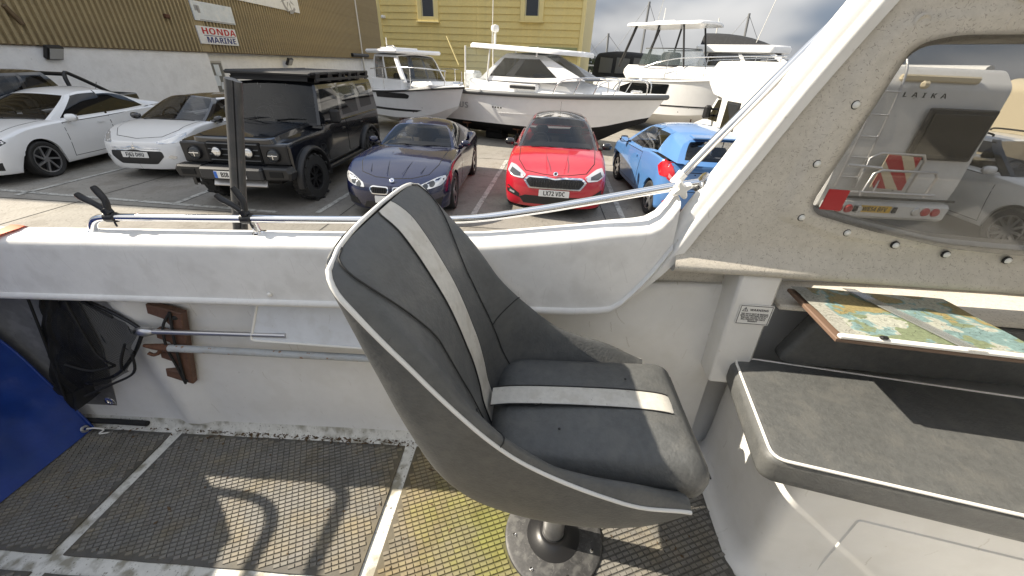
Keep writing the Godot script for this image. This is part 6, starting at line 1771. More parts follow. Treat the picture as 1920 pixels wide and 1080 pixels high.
func build_boat() -> void:
	var boat := thing("fishing_boat", "weathered white fibreglass fishing boat with open cockpit, grey mats and speckled wheelhouse side", "boat", BX)
	# ---- hull skin
	var mb := MB.new()
	var rows := []
	for i in 25:
		var x := lerpf(-2.5, 3.3, i / 24.0)
		var t := clampf((x - .6) / 2.7, 0, 1)
		var hw := 1.05 * (1.0 - pow(t, 2.2)) + .01
		var sh := .78 + .25 * t * t
		var row := PackedVector3Array()
		for p in [[.935, sh], [.95, sh - .12], [.95, .35], [.93, .02], [.66, -.14], [0, -.30 + .3 * t * t], [-.66, -.14], [-.93, .02], [-.95, .35], [-.95, sh - .12], [-.935, sh]]:
			row.append(Vector3(x, p[1], p[0] * hw))
		rows.append(row)
	mb.grid(rows)
	var tr := rows[0] as PackedVector3Array
	for k in tr.size() - 2: mb.flat3(tr[0], tr[k + 1], tr[k + 2], Vector3.LEFT)
	part(boat, "hull", mb, M.gel_plain)
	# ---- gunwale: inner face, lip, rolled top
	mb = MB.new()
	rows = []
	var lip_tab := [[-2.5, .655], [.16, .655], [.20, .659], [.25, .707], [.293, .767], [.335, .842]]
	var top_tab := [[-2.5, .845], [-.5, .847], [-.15, .853], [0.0, .868], [.1, .878], [.18, .887], [.25, .892], [.285, .899], [.31, .922], [.335, .965]]
	for x in [-2.5, -2.0, -1.7, -1.4, -1.1, -.8, -.5, -.3, -.15, -.05, .05, .1, .14, .17, .2, .225, .25, .275, .3, .32, .335]:
		var yl := tab(lip_tab, x); var yc := tab(top_tab, x)
		var zi := -.87 if x < .1 else lerpf(-.87, -.892, clampf((x - .1) / .24, 0, 1))
		var wave := .0015 * sin(x * 5.0)
		var row := PackedVector3Array()
		for p in [[-.055, yl + .03], [-.05, yl + .006], [-.02, yl - .006], [-.004, yl - .007], [.006, yl - .003], [.009, yl + .006], [.006, yl + .014], [.0, yl + .017], [-.001, yl + .025], [-.001 + wave, lerpf(yl, yc, .5)], [-.001, yc - .03], [-.002, yc - .012], [-.007, yc - .002], [-.016, yc + .004], [-.03, yc + .008], [-.06, yc + .012], [-.085, yc + .008], [-.10, yc - .006], [-.112, yc - .03], [-.112, yc - .08], [-.105, yc - .1]]:
			row.append(Vector3(x, p[1], zi + p[0]))
		rows.append(row)
	mb.grid(rows, false, true)
	mb.smooth(50)
	both_sides(boat, "gunwale", mb, M.gel_face)
	# snap stud on the inner face
	mb = MB.new()
	mb.lathe([Vector2(.0, .006), Vector2(.004, .0055), Vector2(.0065, .003), Vector2(.007, 0)], Transform3D(Basis(Vector3.RIGHT, PI / 2), Vector3(-.778, .691, -.868)), 12)
	part(boat, "snap_stud", mb, M.white_plastic)
	# ---- side liner with pilasters and coved foot
	mb = MB.new()
	rows = []
	var xs := []
	for k in 60: xs.append(lerpf(-2.45, .56, k / 59.0))
	for x in xs:
		var rib := .028 * (smoothstep(-1.40, -1.385, x) - smoothstep(-1.30, -1.27, x)) + .02 * (smoothstep(-.30, -.28, x) - smoothstep(-.2, -.17, x))
		var row := PackedVector3Array()
		for p in [[-.99, .70], [-.955, .715], [-.944, .708], [-.942, .69], [-.94, .5], [-.937, .25], [-.934, .12], [-.931, .075], [-.925, .045], [-.914, .024], [-.90, .011], [-.885, .005], [-.87, .003], [-.84, .002]]:
			row.append(Vector3(x, p[1], p[0] + rib * smoothstep(.02, .06, p[1])))
		rows.append(row)
	var up_rows := []; var low_rows := []
	for r in rows:
		up_rows.append(r.slice(0, 9)); low_rows.append(r.slice(8))
	mb.grid(up_rows, false, true)
	both_sides(boat, "side_liner", mb, M.gel)
	mb = MB.new()
	mb.grid(low_rows, false, true)
	both_sides(boat, "liner_foot", mb, M.gel_dirty)
	# added dark grey sheet behind the net: the tarpaulin's shade as colour
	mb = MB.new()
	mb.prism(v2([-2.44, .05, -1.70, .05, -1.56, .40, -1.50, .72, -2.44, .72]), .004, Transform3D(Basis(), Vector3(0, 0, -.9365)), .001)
	both_sides(boat, "quarter_shade", mb, M.shade_grey)
	# ---- sole
	mb = MB.new()
	mb.box(Vector3(-.9, -.03, 0), Vector3(3.2, .06, 1.78))
	part(boat, "sole", mb, M.gel_dirty)
	# ---- wheelhouse side: rounded aft edge, outer skin and speckled inner panel round the window
	var E := edge_path()
	mb = MB.new()
	rows = []
	for i in E.size():
		var p: Vector2 = E[i]
		var t: Vector2 = (E[mini(i + 1, E.size() - 1)] - E[maxi(i - 1, 0)]).normalized()
		var nn := Vector2(-t.y, t.x)   # points aft and up
		var zz := wall_z(p.x)
		var w := smoothstep(.25, .45, p.x)
		var row := PackedVector3Array()
		for q in [[.012, -.030], [.014, -.012], [.013, -.004], [.006, .001], [.001, .0], [-.001, .003], [-.003, .012 + .004 * w], [-.012, .021], [-.026, .025], [-.040, .022], [-.05, .012], [-.056, -.004], [-.056, -.03]]:
			var o: Vector2 = p + nn * (q[1] * lerpf(.35, 1.0, smoothstep(.22, .36, p.x)))
			row.append(Vector3(o.x, o.y, zz + q[0]))
		rows.append(row)
	mb.grid(rows.slice(20), false, false)
	mb.smooth(60)
	both_sides(boat, "wheelhouse_edge", mb, M.gel)
	var hole := rounded(v2([.612, .965, .668, 1.262, .72, 1.274, 1.36, 1.262, 1.47, .885, 1.03, .893, .90, .900, .74, .932]), .03, 4)
	var outer := PackedVector2Array()
	for k in range(30, E.size()): outer.append(E[k] + Vector2(.004, -.002))
	for q in [Vector2(2.0, 1.68), Vector2(2.4, 1.05), Vector2(2.4, .865), Vector2(.345, .865)]: outer.append(q)
	var ctr := Vector2(.98, 1.08)
	var angs := []
	for k in 96: angs.append(TAU * k / 96.0)
	for q in outer: angs.append(fposmod((q - ctr).angle(), TAU))
	for q in hole: angs.append(fposmod((q - ctr).angle(), TAU))
	angs.sort()
	for skin in 2:
		mb = MB.new()
		rows = []
		for f in [0.0, .04, .25, .40, .46, .52, .75, 1.0]:
			var row := PackedVector3Array()
			for a in angs:
				var h := star_hit(hole, ctr, a); var o := star_hit(outer, ctr, a)
				var q := h.lerp(o, f)
				if f == 0.0 and skin == 0: row.append(Vector3(h.x, h.y, wall_z(h.x) - .02)); continue
				# window surround is a shallow raised field with a soft step
				var d := (q - h).length()
				var z := wall_z(q.x) + (.009 * (1.0 - smoothstep(.055, .085, d + .0)) if skin == 0 else -.05)
				row.append(Vector3(q.x, q.y, z))
			rows.append(row)
		if skin == 0:
			# exact rows for the step
			rows = rows.slice(0, 2)
			for d in [.03, .052, .060, .068, .076, .086]:
				var row := PackedVector3Array()
				for a in angs:
					var h := star_hit(hole, ctr, a); var o := star_hit(outer, ctr, a)
					var len := (o - h).length()
					var q: Vector2 = h + (o - h).normalized() * d * minf(1.0, len / .13)
					row.append(Vector3(q.x, q.y, wall_z(q.x) + .009 * (1.0 - smoothstep(.052, .086, d)) * minf(1.0, len / .13)))
				rows.append(row)
			var row2 := PackedVector3Array(); var row3 := PackedVector3Array()
			for a in angs:
				var h := star_hit(hole, ctr, a); var o := star_hit(outer, ctr, a)
				var q := h + (o - h) * maxf(.75, minf(.9, .10 / (o - h).length()))
				row2.append(Vector3(q.x, q.y, wall_z(q.x))); row3.append(Vector3(o.x, o.y, wall_z(o.x)))
			rows.append(row2); rows.append(row3)
		mb.grid(rows, true)
		both_sides(boat, "wheelhouse_panel" if skin == 0 else "wheelhouse_skin", mb, M.floc if skin == 0 else M.gel)
	# rolled ledge under the panel, dirty recess below it
	mb = MB.new()
	rows = []
	for k in 30:
		var x := lerpf(.345, 2.4, k / 29.0)
		var z := wall_z(x)
		var row := PackedVector3Array()
		for q in [[0, .870], [.002, .855], [.009, .838], [.018, .824], [.025, .812], [.027, .803], [.023, .794], [.014, .788], [0, .786], [-.07, .784]]:
			row.append(Vector3(x, q[1], z + q[0]))
		rows.append(row)
	mb.grid(rows, false, true)
	both_sides(boat, "ledge", mb, M.floc)
	mb = MB.new()
	rows = []
	for k in 24:
		var x := lerpf(.24, 2.4, k / 23.0)
		var z := wall_z(maxf(x, .45)) - .075 - .10 * smoothstep(.62, .66, x)
		rows.append(PackedVector3Array([Vector3(x, .80, z), Vector3(x, .74, z), Vector3(x, .70, z - .004), Vector3(x, .45, z - .01)]))
	mb.grid(rows, false, true)
	both_sides(boat, "recess_wall", mb, M.floc)
	mb = MB.new()
	mb.box(Vector3(1.5, .694, -.885), Vector3(1.72, .016, .22), Basis(Vector3.UP, -.105), .004)
	both_sides(boat, "shelf", mb, M.floc)
	# pillar with the warning label
	mb = MB.new()
	mb.box(Vector3(.567, .606, -.915), Vector3(.102, .37, .115), Basis(Vector3.UP, -.09) * Basis(Vector3.BACK, .02), .010)
	mb.smooth(50)
	var pil := part(boat, "pillar", mb, M.gel)
	var wx := Transform3D(Basis(Vector3.UP, -.09) * Basis(Vector3.BACK, .0), Vector3(.570, .676, -.8548))
	var lab := MeshInstance3D.new()
	mb = MB.new(); mb.prism(rounded(v2([-.041, -.031, .041, -.031, .041, .031, -.041, .031]), .004), .0012)
	lab = part(pil, "warning_label", mb, M.plate_white, wx)
	tag(lab, "white printed warning label with a black border")
	mb = MB.new()
	for q in [[0, .028, .076, .0014], [0, -.028, .076, .0014], [-.038, 0, .0014, .057], [.038, 0, .0014, .057]]: mb.box(Vector3(q[0], q[1], .0014), Vector3(q[2], q[3], .0006))
	for a in 3:
		var p0 := Vector2.from_angle(PI / 2 + a * TAU / 3) * .0075; var p1 := Vector2.from_angle(PI / 2 + (a + 1) * TAU / 3) * .0075
		mb.tube([Vector3(p0.x - .026, p0.y + .015, .0014), Vector3(p1.x - .026, p1.y + .015, .0014)], .0007, 4)
	mb.box(Vector3(-.026, .0165, .0014), Vector3(.0012, .005, .0006)); mb.box(Vector3(-.026, .0128, .0014), Vector3(.0012, .0012, .0006))
	part(lab, "border", mb, M.ink)
	lettering(pil, "label_text", "WARNING", .0066, wx * Transform3D(Basis(), Vector3(.008, .016, .0014)), M.ink, true, 1.0, .0006)
	var k0 := 0
	for s in ["THIS HATCH MUST BE RESEALED", "WITH POLYURETHANE SEALER IF", "REMOVED. FAILURE TO DO SO", "WILL PREJUDICE THE CRAFTS", "WARRANTY"]:
		lettering(pil, "label_text", s, .0021, wx * Transform3D(Basis(), Vector3(0, .0035 - k0 * .0058, .0014)), M.ink, true, .68, .0004)
		k0 += 1
	# side window: smoked acrylic sheet on the inside, screw caps
	mb = MB.new()
	var pane := rounded(v2([.600, .958, .664, 1.273, .72, 1.286, 1.375, 1.272, 1.487, .873, 1.03, .881, .90, .889, .74, .921]), .035, 5)
	var wz := Transform3D(Basis(Vector3(1, 0, .105).normalized(), Vector3.UP, Vector3(-.105, 0, 1).normalized()), Vector3(0, 0, wall_z(0) + .0115))
	var pane2 := PackedVector2Array()
	for q in pane: pane2.append(Vector2(q.x * sqrt(1 + .105 * .105), q.y))
	mb.prism(pane2, .004, wz, .0015)
	var win := part(boat, "side_window", mb, M.pane)
	tag(win, "smoked acrylic side window with a red square reflector")
	mb = MB.new(); mb.prism(v2([.622, .967, .664, .965, .667, 1.010, .626, 1.012]), .0015, wz * Transform3D(Basis(), Vector3(0, 0, .0045)), .0005)
	part(win, "reflector", mb, M.red_film)
	for q in [[.585, 1.062], [.612, 1.175], [.596, .943], [.700, .912], [.806, .888], [.912, .872], [1.03, .866], [1.16, .862]]:
		mb = MB.new()
		var cx := Transform3D(Basis(Vector3.RIGHT, PI / 2), Vector3(q[0], q[1], wall_z(q[0]) + .008))
		mb.lathe([Vector2(.0, .0065), Vector2(.003, .006), Vector2(.0055, .0042), Vector2(.0068, .0015), Vector2(.0070, 0)], cx, 14)
		var cap := part(boat, "screw_cap", mb, M.white_plastic)
		mb = MB.new(); mb.lathe([Vector2(.0070, .0016), Vector2(.0084, .0012), Vector2(.0086, -.003)], cx, 14)
		part(cap, "cap_ring", mb, M.black_rubber)
	for q in [[.664, 1.306], [.800, 1.302], [.80, 1.345]]:
		mb = MB.new()
		mb.lathe([Vector2(.0, .002), Vector2(.007, .003), Vector2(.011, .006), Vector2(.0135, .004), Vector2(.0145, 0)], Transform3D(Basis(Vector3.RIGHT, PI / 2), Vector3(q[0], q[1], wall_z(q[0]) + .003)), 16)
		part(boat, "screw_hole", mb, M.floc)
	# port window pane, roof, windscreen
	mb = MB.new(); mb.prism(pane2, .004, MIRROR * wz, .0)
	part(boat, "side_window", mb, M.pane)
	mb = MB.new()
	mb.box(Vector3(1.42, 1.70, 0), Vector3(1.30, .05, 1.74), Basis(), .02)
	part(boat, "roof", mb, M.gel)
	for s in [-1, 0, 1]:
		mb = MB.new()
		mb.box(Vector3(2.2, 1.36, s * .68), Vector3(.05, .76, .07), Basis(Vector3.BACK, .56), .01)
		part(boat, "screen_post", mb, M.gel)
	for s in [-1, 1]:
		mb = MB.new()
		mb.box(Vector3(2.2, 1.36, s * .34), Vector3(.006, .74, .60), Basis(Vector3.BACK, .56))
		part(boat, "windscreen", mb, M.pane)
	mb = MB.new(); mb.box(Vector3(2.75, .90, 0), Vector3(.9, .34, 1.1), Basis(), .1); part(boat, "foredeck", mb, M.gel_plain)
	# ---- bench moulding
	mb = MB.new()
	var plan := rounded(v2([.618, -.95, .606, -.56, 2.1, -.235, 2.1, -.95]), .035, 5)
	rows = []
	for q in [[.438, -.004], [.432, .0], [.14, .0], [.07, .004], [.035, .014], [.016, .030], [.006, .046], [-.01, .05]]:
		var row := PackedVector3Array()
		var pl: PackedVector2Array = plan
		if q[1] != 0.0: pl = Geometry2D.offset_polygon(plan, q[1], Geometry2D.JOIN_MITER)[0]
		for p in plan:
			var best := pl[0]
			for z in pl:
				if z.distance_squared_to(p) < best.distance_squared_to(p): best = z
			row.append(Vector3(best.x, q[0], best.y))
		rows.append(row)
	mb.grid(rows, true)
	mb.fix_out(Vector3(1.3, .2, -.6))
	var tp := rows[0] as PackedVector3Array
	for k in tp.size() - 2: mb.flat3(tp[0], tp[k + 1], tp[k + 2], Vector3.UP)
	var bench := part(boat, "bench_moulding", mb, M.gel)
	mb = MB.new()
	var fd := Vector3(.977, 0, .2125).normalized()
	mb.prism(rounded(v2([.15, .05, 1.1, .05, 1.1, .335, .15, .335]), .012), .0035, Transform3D(Basis(fd, Vector3.UP, fd.cross(Vector3.UP)), Vector3(.606, 0, -.5605)), .003)
	part(bench, "locker_door", mb, M.gel)
	# ---- rails
	var rail := tubep(boat, "side_rail", curve([Vector3(-1.297, .846, -.93), Vector3(-1.292, .868, -.93), Vector3(-1.272, .888, -.93), Vector3(-1.235, .897, -.93), Vector3(-1.15, .898, -.93), Vector3(-.8, .898, -.93), Vector3(-.45, .899, -.93), Vector3(-.2, .904, -.93), Vector3(-.02, .929, -.93), Vector3(.116, .954, -.93), Vector3(.318, .991, -.934), Vector3(.378, 1.001, -.934)], 6), .0108, M.steel, 14)
	tubep(rail, "stanchion", [Vector3(-.792, .846, -.932), Vector3(-.797, .898, -.93)], .0095, M.steel, 12)
	for p in [Vector3(-1.297, .851, -.93), Vector3(-.792, .853, -.932)]:
		mb = MB.new(); mb.lathe([Vector2(.011, .008), Vector2(.014, .005), Vector2(.023, .002), Vector2(.024, 0)], Transform3D(Basis(), p), 16)
		part(rail, "foot_flange", mb, M.steel)
	mb = MB.new(); mb.lathe([Vector2(.0, .006), Vector2(.012, .006), Vector2(.024, .003), Vector2(.025, 0)], Transform3D(Basis(Vector3.BACK, 1.15), Vector3(.386, 1.003, -.934)), 18)
	part(rail, "end_flange", mb, M.steel)
	var grab := tubep(boat, "grab_rail", curve([Vector3(.338, 1.002, -.962), Vector3(.40, 1.086, -.962), Vector3(.456, 1.159, -.961), Vector3(.534, 1.26, -.96), Vector3(.609, 1.351, -.958), Vector3(.70, 1.46, -.955), Vector3(.78, 1.56, -.95)], 4), .0108, M.steel, 14)
	mb = MB.new()
	var lobes := PackedVector2Array()
	for k in 40:
		var a := TAU * k / 40.0
		lobes.append(Vector2.from_angle(a + .5) * (.0185 + .0065 * cos(4 * a)))
	mb.prism(lobes, .016, Transform3D(Basis(), Vector3(.336, .991, -.922)), .004)
	part(grab, "clamp_knob", mb, M.white_plastic)
	tubep(grab, "clamp_sleeve", [Vector3(.330, .992, -.96), Vector3(.349, 1.018, -.962)], .0128, M.white_plastic, 14)
	# stern rail and goal-post beyond the tarpaulin
	tubep(boat, "stern_rail", curve([Vector3(-2.42, .86, -.86), Vector3(-2.42, .98, -.86), Vector3(-2.30, 1.0, -.855), Vector3(-2.11, 1.0, -.845), Vector3(-2.02, 1.0, -.825), Vector3(-1.97, 1.0, -.785), Vector3(-1.95, 1.0, -.73), Vector3(-1.95, 1.0, -.6), Vector3(-1.97, 1.0, -.3), Vector3(-2.0, .95, -.2)], 5), .016, M.steel, 12)
	tubep(boat, "stern_arch", curve([Vector3(-1.90, .855, -.925), Vector3(-1.90, 1.0, -.925), Vector3(-1.89, 1.09, -.90), Vector3(-1.88, 1.105, -.82), Vector3(-1.885, 1.105, -.4), Vector3(-1.90, 1.105, .2)], 5), .017, M.steel, 12)
	# drain ring and rubber strip at the liner's foot
	mb = MB.new(); mb.lathe([Vector2(.008, .0), Vector2(.010, .005), Vector2(.016, .006), Vector2(.021, .003), Vector2(.022, 0)], Transform3D(Basis(Vector3.RIGHT, PI / 2), Vector3(-1.70, .12, -.934)), 20)
	part(boat, "drain_ring", mb, M.steel)
	tubep(boat, "rubber_strip", [Vector3(-1.86, .038, -.90), Vector3(-1.70, .034, -.905), Vector3(-1.56, .032, -.905)], .011, M.black_rubber, 8)
	# white pocket tray under the gunwale
	var ta := Vector3(-.855, .672, -.925); var tb := Vector3(-.38, .66, -.925); var tc := Vector3(-.470, .484, -.885); var td := Vector3(-.915, .503, -.885)
	mb = quad_grid(func(a: float, b: float) -> Vector3: return ta.lerp(tb, a).lerp(td.lerp(tc, a), b) + Vector3(0, 0, -.006 * sin(PI * a) * sin(PI * b)), 0, 1, 0, 1, 12, 6)
	var tray := part(boat, "pocket_tray", mb, M.tray)
	mb = MB.new(); mb.tube([ta, td + Vector3(-.002, .006, 0), td + Vector3(.006, -.001, 0), tc + Vector3(-.006, -.001, 0), tc + Vector3(.002, .006, 0), tb], .0048, 8)
	part(tray, "tray_rim", mb, M.white_plastic)

# ---------------------------------------------------------------- things in the cockpit
func at_boat(x: float, y: float, z: float, bs := Basis()) -> Transform3D:
	return BX * Transform3D(bs, Vector3(x, y, z))

func algae(p: Vector3) -> Color:
	# rubber colour with the brown and green growth the mats carry near the pedestal
	var f: FastNoiseLite = M.growth
	var a := f.get_noise_2d(p.x * 300, p.z * 300)
	var b := f.get_noise_2d(p.x * 90 + 500, p.z * 90)
	var grey := Vector3(.178, .170, .153)
	var brown := Vector3(.27, .21, .10)
	var green := Vector3(.165, .178, .028)
	var wb := clampf(.02 + .75 * smoothstep(-.70, -.35, p.x) * (1.0 - smoothstep(-.02, .12, p.x)) + .5 * b + .25 * a, 0, 1)
	var d := Vector2((p.x + .11) / .25, (p.z + .59) / .22).length()
	var wg := clampf(1.15 - d + .55 * b + .45 * a, 0, 1) * (1.0 - smoothstep(.05, .12, p.x))
	var c := grey.lerp(brown, wb * .8).lerp(green, wg * .72)
	c *= 1.0 + .18 * a
	return Color(c.x, c.y, c.z)

func build_mats() -> void:
	var g := FastNoiseLite.new(); g.seed = 4; g.frequency = .05; g.fractal_octaves = 4
	M.growth = g
	var cut := Vector2(.064, -.61)
	var spans := [[-2.42, -1.452, -.888, -.455, "grey ribbed rubber deck mat partly under the blue tarpaulin"], [-1.408, -.493, -.888, -.455, "grey ribbed rubber deck mat below the two rod racks"], [-.449, .572, -.888, -.455, "brown and green stained ribbed deck mat under the helm seat"],
		[-2.42, -1.452, -.408, .408, "wide ribbed deck mat amidships next to the tarpaulin"], [-1.408, -.493, -.408, .408, "wide ribbed deck mat amidships abreast of the rod racks"], [-.449, .66, -.408, .408, "wide ribbed deck mat amidships abreast of the helm seat"],
		[-2.42, -.97, .455, .888, "ribbed deck mat along the port liner near the tarpaulin"], [-.93, .66, .455, .888, "ribbed deck mat along the port liner near the wheelhouse"]]
	for s in spans:
		var t := thing("deck_mat", s[4], "mat", BX, "ribbed mats on the cockpit sole")
		var z0: float = s[2]; var z1: float = s[3]
		var mb := MB.new()
		var nx := int((s[1] - s[0]) / .03); var nz := 15
		var rows := []
		for i in nz + 1:
			var row := PackedVector3Array()
			for k in nx + 1: row.append(Vector3(lerpf(s[0], s[1], float(k) / nx) + .0, .0065, lerpf(z0, z1, float(i) / nz) + .0008 * sin(k * .9)))
			rows.append(row)
		mb.grid(rows)
		for e in [[0, true], [nz, true]]:
			for k in nx:
				var a: Vector3 = rows[e[0]][k]; var b: Vector3 = rows[e[0]][k + 1]
				mb.quad(a, b, Vector3(b.x, 0.001, b.z), Vector3(a.x, .001, a.z))
		for k in [0, nx]:
			for i in nz:
				var a: Vector3 = rows[i][k]; var b: Vector3 = rows[i + 1][k]
				mb.quad(a, b, Vector3(b.x, 0.001, b.z), Vector3(a.x, .001, a.z))
		mb.tint_by(func(p): return algae(p) * .55)  # sheet darker than its treads: shade of the gaps in the colour
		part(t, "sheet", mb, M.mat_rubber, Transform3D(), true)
		# raised treads: small slanted lozenges in staggered rows
		mb = MB.new()
		# sheared lattice: long gaps one way, fine gaps the other
		var A := Vector3(.0184, 0, -.0072); var Bv := Vector3(.0068, 0, .0128)
		var d := A * .455; var w := Bv * .37
		var d2 := d * .93; var w2 := w * .84; var h := Vector3(0, .0030, 0)
		var r := -60
		while r < 140:
			for c in range(-60, 200):
				var o := Vector3(s[0], .0065, z0) + A * c + Bv * r
				if o.x < s[0] + .014 or o.x > s[1] - .014 or o.z < z0 + .012 or o.z > z1 - .012: continue
				if Vector2(o.x, o.z).distance_to(cut) < .150: continue
				mb.col = algae(Vector3(o.x, 0, o.z))
				var b0 := o - d - w; var b1 := o + d - w; var b2 := o + d + w; var b3 := o - d + w
				var t0 := o - d2 - w2 + h; var t1 := o + d2 - w2 + h; var t2 := o + d2 + w2 + h; var t3 := o - d2 + w2 + h
				mb.flatq(t0, t1, t2, t3, Vector3.UP)
				mb.flatq(b0, b1, t1, t0, -w); mb.flatq(b1, b2, t2, t1, d); mb.flatq(b2, b3, t3, t2, w); mb.flatq(b3, b0, t0, t3, -d)
			r += 1
		var tr := part(t, "tread", mb, M.mat_rubber, Transform3D(), true)
		tr.set_meta("kind", "stuff")

func rim_pt(s: float) -> Vector2:
	return M.rim_curve[clampi(int(round(s * (M.rim_curve.size() - 1))), 0, M.rim_curve.size() - 1)]

func build_helm_seat() -> void:
	var t := thing("helm_seat", "grey vinyl bucket helm seat with cream centre stripe on a steel pedestal", "seat", at_boat(.064, 0, -.605))
	var O := Vector2(.064, 0)
	var rim := [Vector2(-.272, 1.046), Vector2(-.256, 1.008), Vector2(-.232, .965), Vector2(-.207, .925), Vector2(-.180, .885), Vector2(-.152, .842), Vector2(-.118, .793), Vector2(-.078, .741), Vector2(-.035, .696), Vector2(.012, .660), Vector2(.07, .625), Vector2(.13, .596), Vector2(.19, .572), Vector2(.245, .556), Vector2(.288, .545)]
	var inner := [Vector2(-.268, 1.046), Vector2(-.238, 1.018), Vector2(-.213, .975), Vector2(-.192, .93), Vector2(-.171, .88), Vector2(-.155, .83), Vector2(-.142, .78), Vector2(-.130, .73), Vector2(-.121, .67), Vector2(-.113, .60), Vector2(-.085, .52), Vector2(0, .50), Vector2(.1, .50), Vector2(.2, .50), Vector2(.27, .50)]
	var outer := [Vector2(-.278, 1.050), Vector2(-.286, 1.02), Vector2(-.282, .96), Vector2(-.274, .89), Vector2(-.263, .82), Vector2(-.250, .74), Vector2(-.232, .66), Vector2(-.212, .585), Vector2(-.182, .52), Vector2(-.13, .462), Vector2(-.05, .424), Vector2(.05, .405), Vector2(.15, .408), Vector2(.24, .432), Vector2(.305, .492)]
	var cr := curve(rim, 4); var ci := curve(inner, 4); var co := curve(outer, 4)
	M.rim_curve = cr
	var W := .220
	var hw := func(i: int) -> float:
		var s := float(i) / (cr.size() - 1)
		return W * (1.0 - .06 * smoothstep(.82, 1.0, s)) * (.80 + .20 * sqrt(1.0 - pow(1.0 - clampf(s / .11, 0, 1), 2.0)))
	var top_round := func(i: int, u: float) -> float:
		return -.012 * pow(absf(u), 4.0) * (1.0 - smoothstep(0.0, .12, float(i) / (cr.size() - 1)))
	# outer shell
	var mb := MB.new()
	var rows := []
	for i in cr.size():
		var row := PackedVector3Array()
		for k in 33:
			var u := -1.0 + 2.0 * k / 32.0
			var f := pow(absf(u), 5.5)
			var p: Vector2 = co[i].lerp(cr[i], f)
			row.append(Vector3(p.x - O.x, p.y + top_round.call(i, u), sin(u * PI / 2 * .86) / sin(PI / 2 * .86) * hw.call(i)))
		rows.append(row)
	mb.grid(rows)
	part(t, "shell", mb, M.vinyl)
	# inner upholstery: centre panel and side bolsters
	mb = MB.new()
	rows = []
	for i in cr.size():
		var row := PackedVector3Array()
		var s := float(i) / (cr.size() - 1)
		for k in 101:
			var u := -1.0 + 2.0 * k / 100.0
			row.append(seat_point(ci, cr, i, u, hw, top_round, O))
		rows.append(row)
	mb.grid(rows, false, true)
	var back := part(t, "back_cushion", mb, M.vinyl)
	mb = MB.new()
	rows = []
	for i in range(0, 41):
		var row := PackedVector3Array()
		for k in 9:
			var u := lerpf(-.160, .160, k / 8.0)
			row.append(seat_point(ci, cr, i, u, hw, top_round, O) + Vector3(.0022, .0012, 0))
		rows.append(row)
	mb.grid(rows, false, true)
	part(back, "stripe", mb, M.cream)
	for sg in [-1.0, 1.0]:
		var path := []
		for i in range(0, 41): path.append(seat_point(ci, cr, i, sg * lerpf(.86, .57, smoothstep(0.0, 18.0, i)), hw, top_round, O) + Vector3(.002, .0012, 0))
		tubep(back, "seam", path, .0015, M.seam, 6)
		for e in [-.160, .160]:
			if sg > 0: continue
			var pth := []
			for i in range(0, 41): pth.append(seat_point(ci, cr, i, e, hw, top_round, O) + Vector3(.0015, .0005, 0))
			tubep(back, "seam", pth, .0016, M.seam, 5)
		# cross seam where the wing meets the arm bolster
		var cs := []
		for k in 9: cs.append(seat_point(ci, cr, 30, sg * lerpf(.58, 1.0, k / 8.0), hw, top_round, O) + Vector3(.001, .001, 0))
		tubep(back, "seam", cs, .0015, M.seam, 5)
	# white piping along the rim
	var pip := []
	for i in range(cr.size() - 1, -1, -1):
		pip.append(Vector3(cr[i].x - O.x, cr[i].y + top_round.call(i, 1.0), hw.call(i)))
	for k in range(1, 24):
		var u := 1.0 - 2.0 * k / 24.0
		pip.append(Vector3(lerpf(co[0].x, cr[0].x, .5 + .5 * absf(u)) - O.x, cr[0].y + .003 + top_round.call(0, u), hw.call(0) * u))
	for i in cr.size():
		pip.append(Vector3(cr[i].x - O.x, cr[i].y + top_round.call(i, 1.0), -hw.call(i)))
	tubep(t, "piping", pip, .0038, M.piping, 8)
	# seat cushion
	var outl := []
	for q in rounded(v2([-.105, -.158, .322, -.168, .346, -.15, .350, .15, .322, .168, -.105, .158]), .06, 6): outl.append(Vector3(q.x - O.x, .498, q.y))
	mb = MB.new()
	mb.pad(outl, Vector3.UP, .100, .045, .012, .012)
	var cush := part(t, "seat_cushion", mb, M.vinyl)
	# cream stripe running over the cushion's top and front
	mb = MB.new()
	rows = []
	var prof := curve([Vector2(-.10, .5985), Vector2(-.06, .6060), Vector2(0, .6098), Vector2(.1, .6116), Vector2(.2, .6102), Vector2(.27, .6040), Vector2(.302, .5945), Vector2(.327, .574), Vector2(.3395, .552), Vector2(.3455, .53)], 4)
	for p in prof: rows.append(PackedVector3Array([Vector3(p.x - O.x, p.y, -.027), Vector3(p.x - O.x, p.y + .0022, -.022), Vector3(p.x - O.x, p.y + .0026, 0), Vector3(p.x - O.x, p.y + .0022, .022), Vector3(p.x - O.x, p.y, .027)]))
	mb.grid(rows, false, true)
	part(cush, "stripe", mb, M.cream)
	for e in [-.0275, .0275]:
		var pth := []
		for p in prof: pth.append(Vector3(p.x - O.x, p.y + .0012, e))
		tubep(cush, "seam", pth, .0016, M.seam, 5)
	var fs := []
	for k in 13: fs.append(Vector3(.3475 - O.x - .0008, .548, lerpf(-.14, .14, k / 12.0)))
	tubep(cush, "seam", fs, .0016, M.seam, 5)
	for q in [[.0, .03], [.012, .028], [.13, .028], [.21, -.06], [.05, .09]]:
		mb = MB.new(); mb.lathe([Vector2(0, .002), Vector2(.002, .0016), Vector2(.003, 0)], Transform3D(Basis(), Vector3(q[0] - O.x, .6125 - absf(q[1]) * .02, q[1])), 8)
		part(cush, "speck", mb, M.seam)
	# pedestal
	mb = MB.new(); mb.lathe([Vector2(.0315, .42), Vector2(.0315, .03)], Transform3D(), 28)
	part(t, "pedestal_tube", mb, M.steel_dull)
	mb = MB.new()
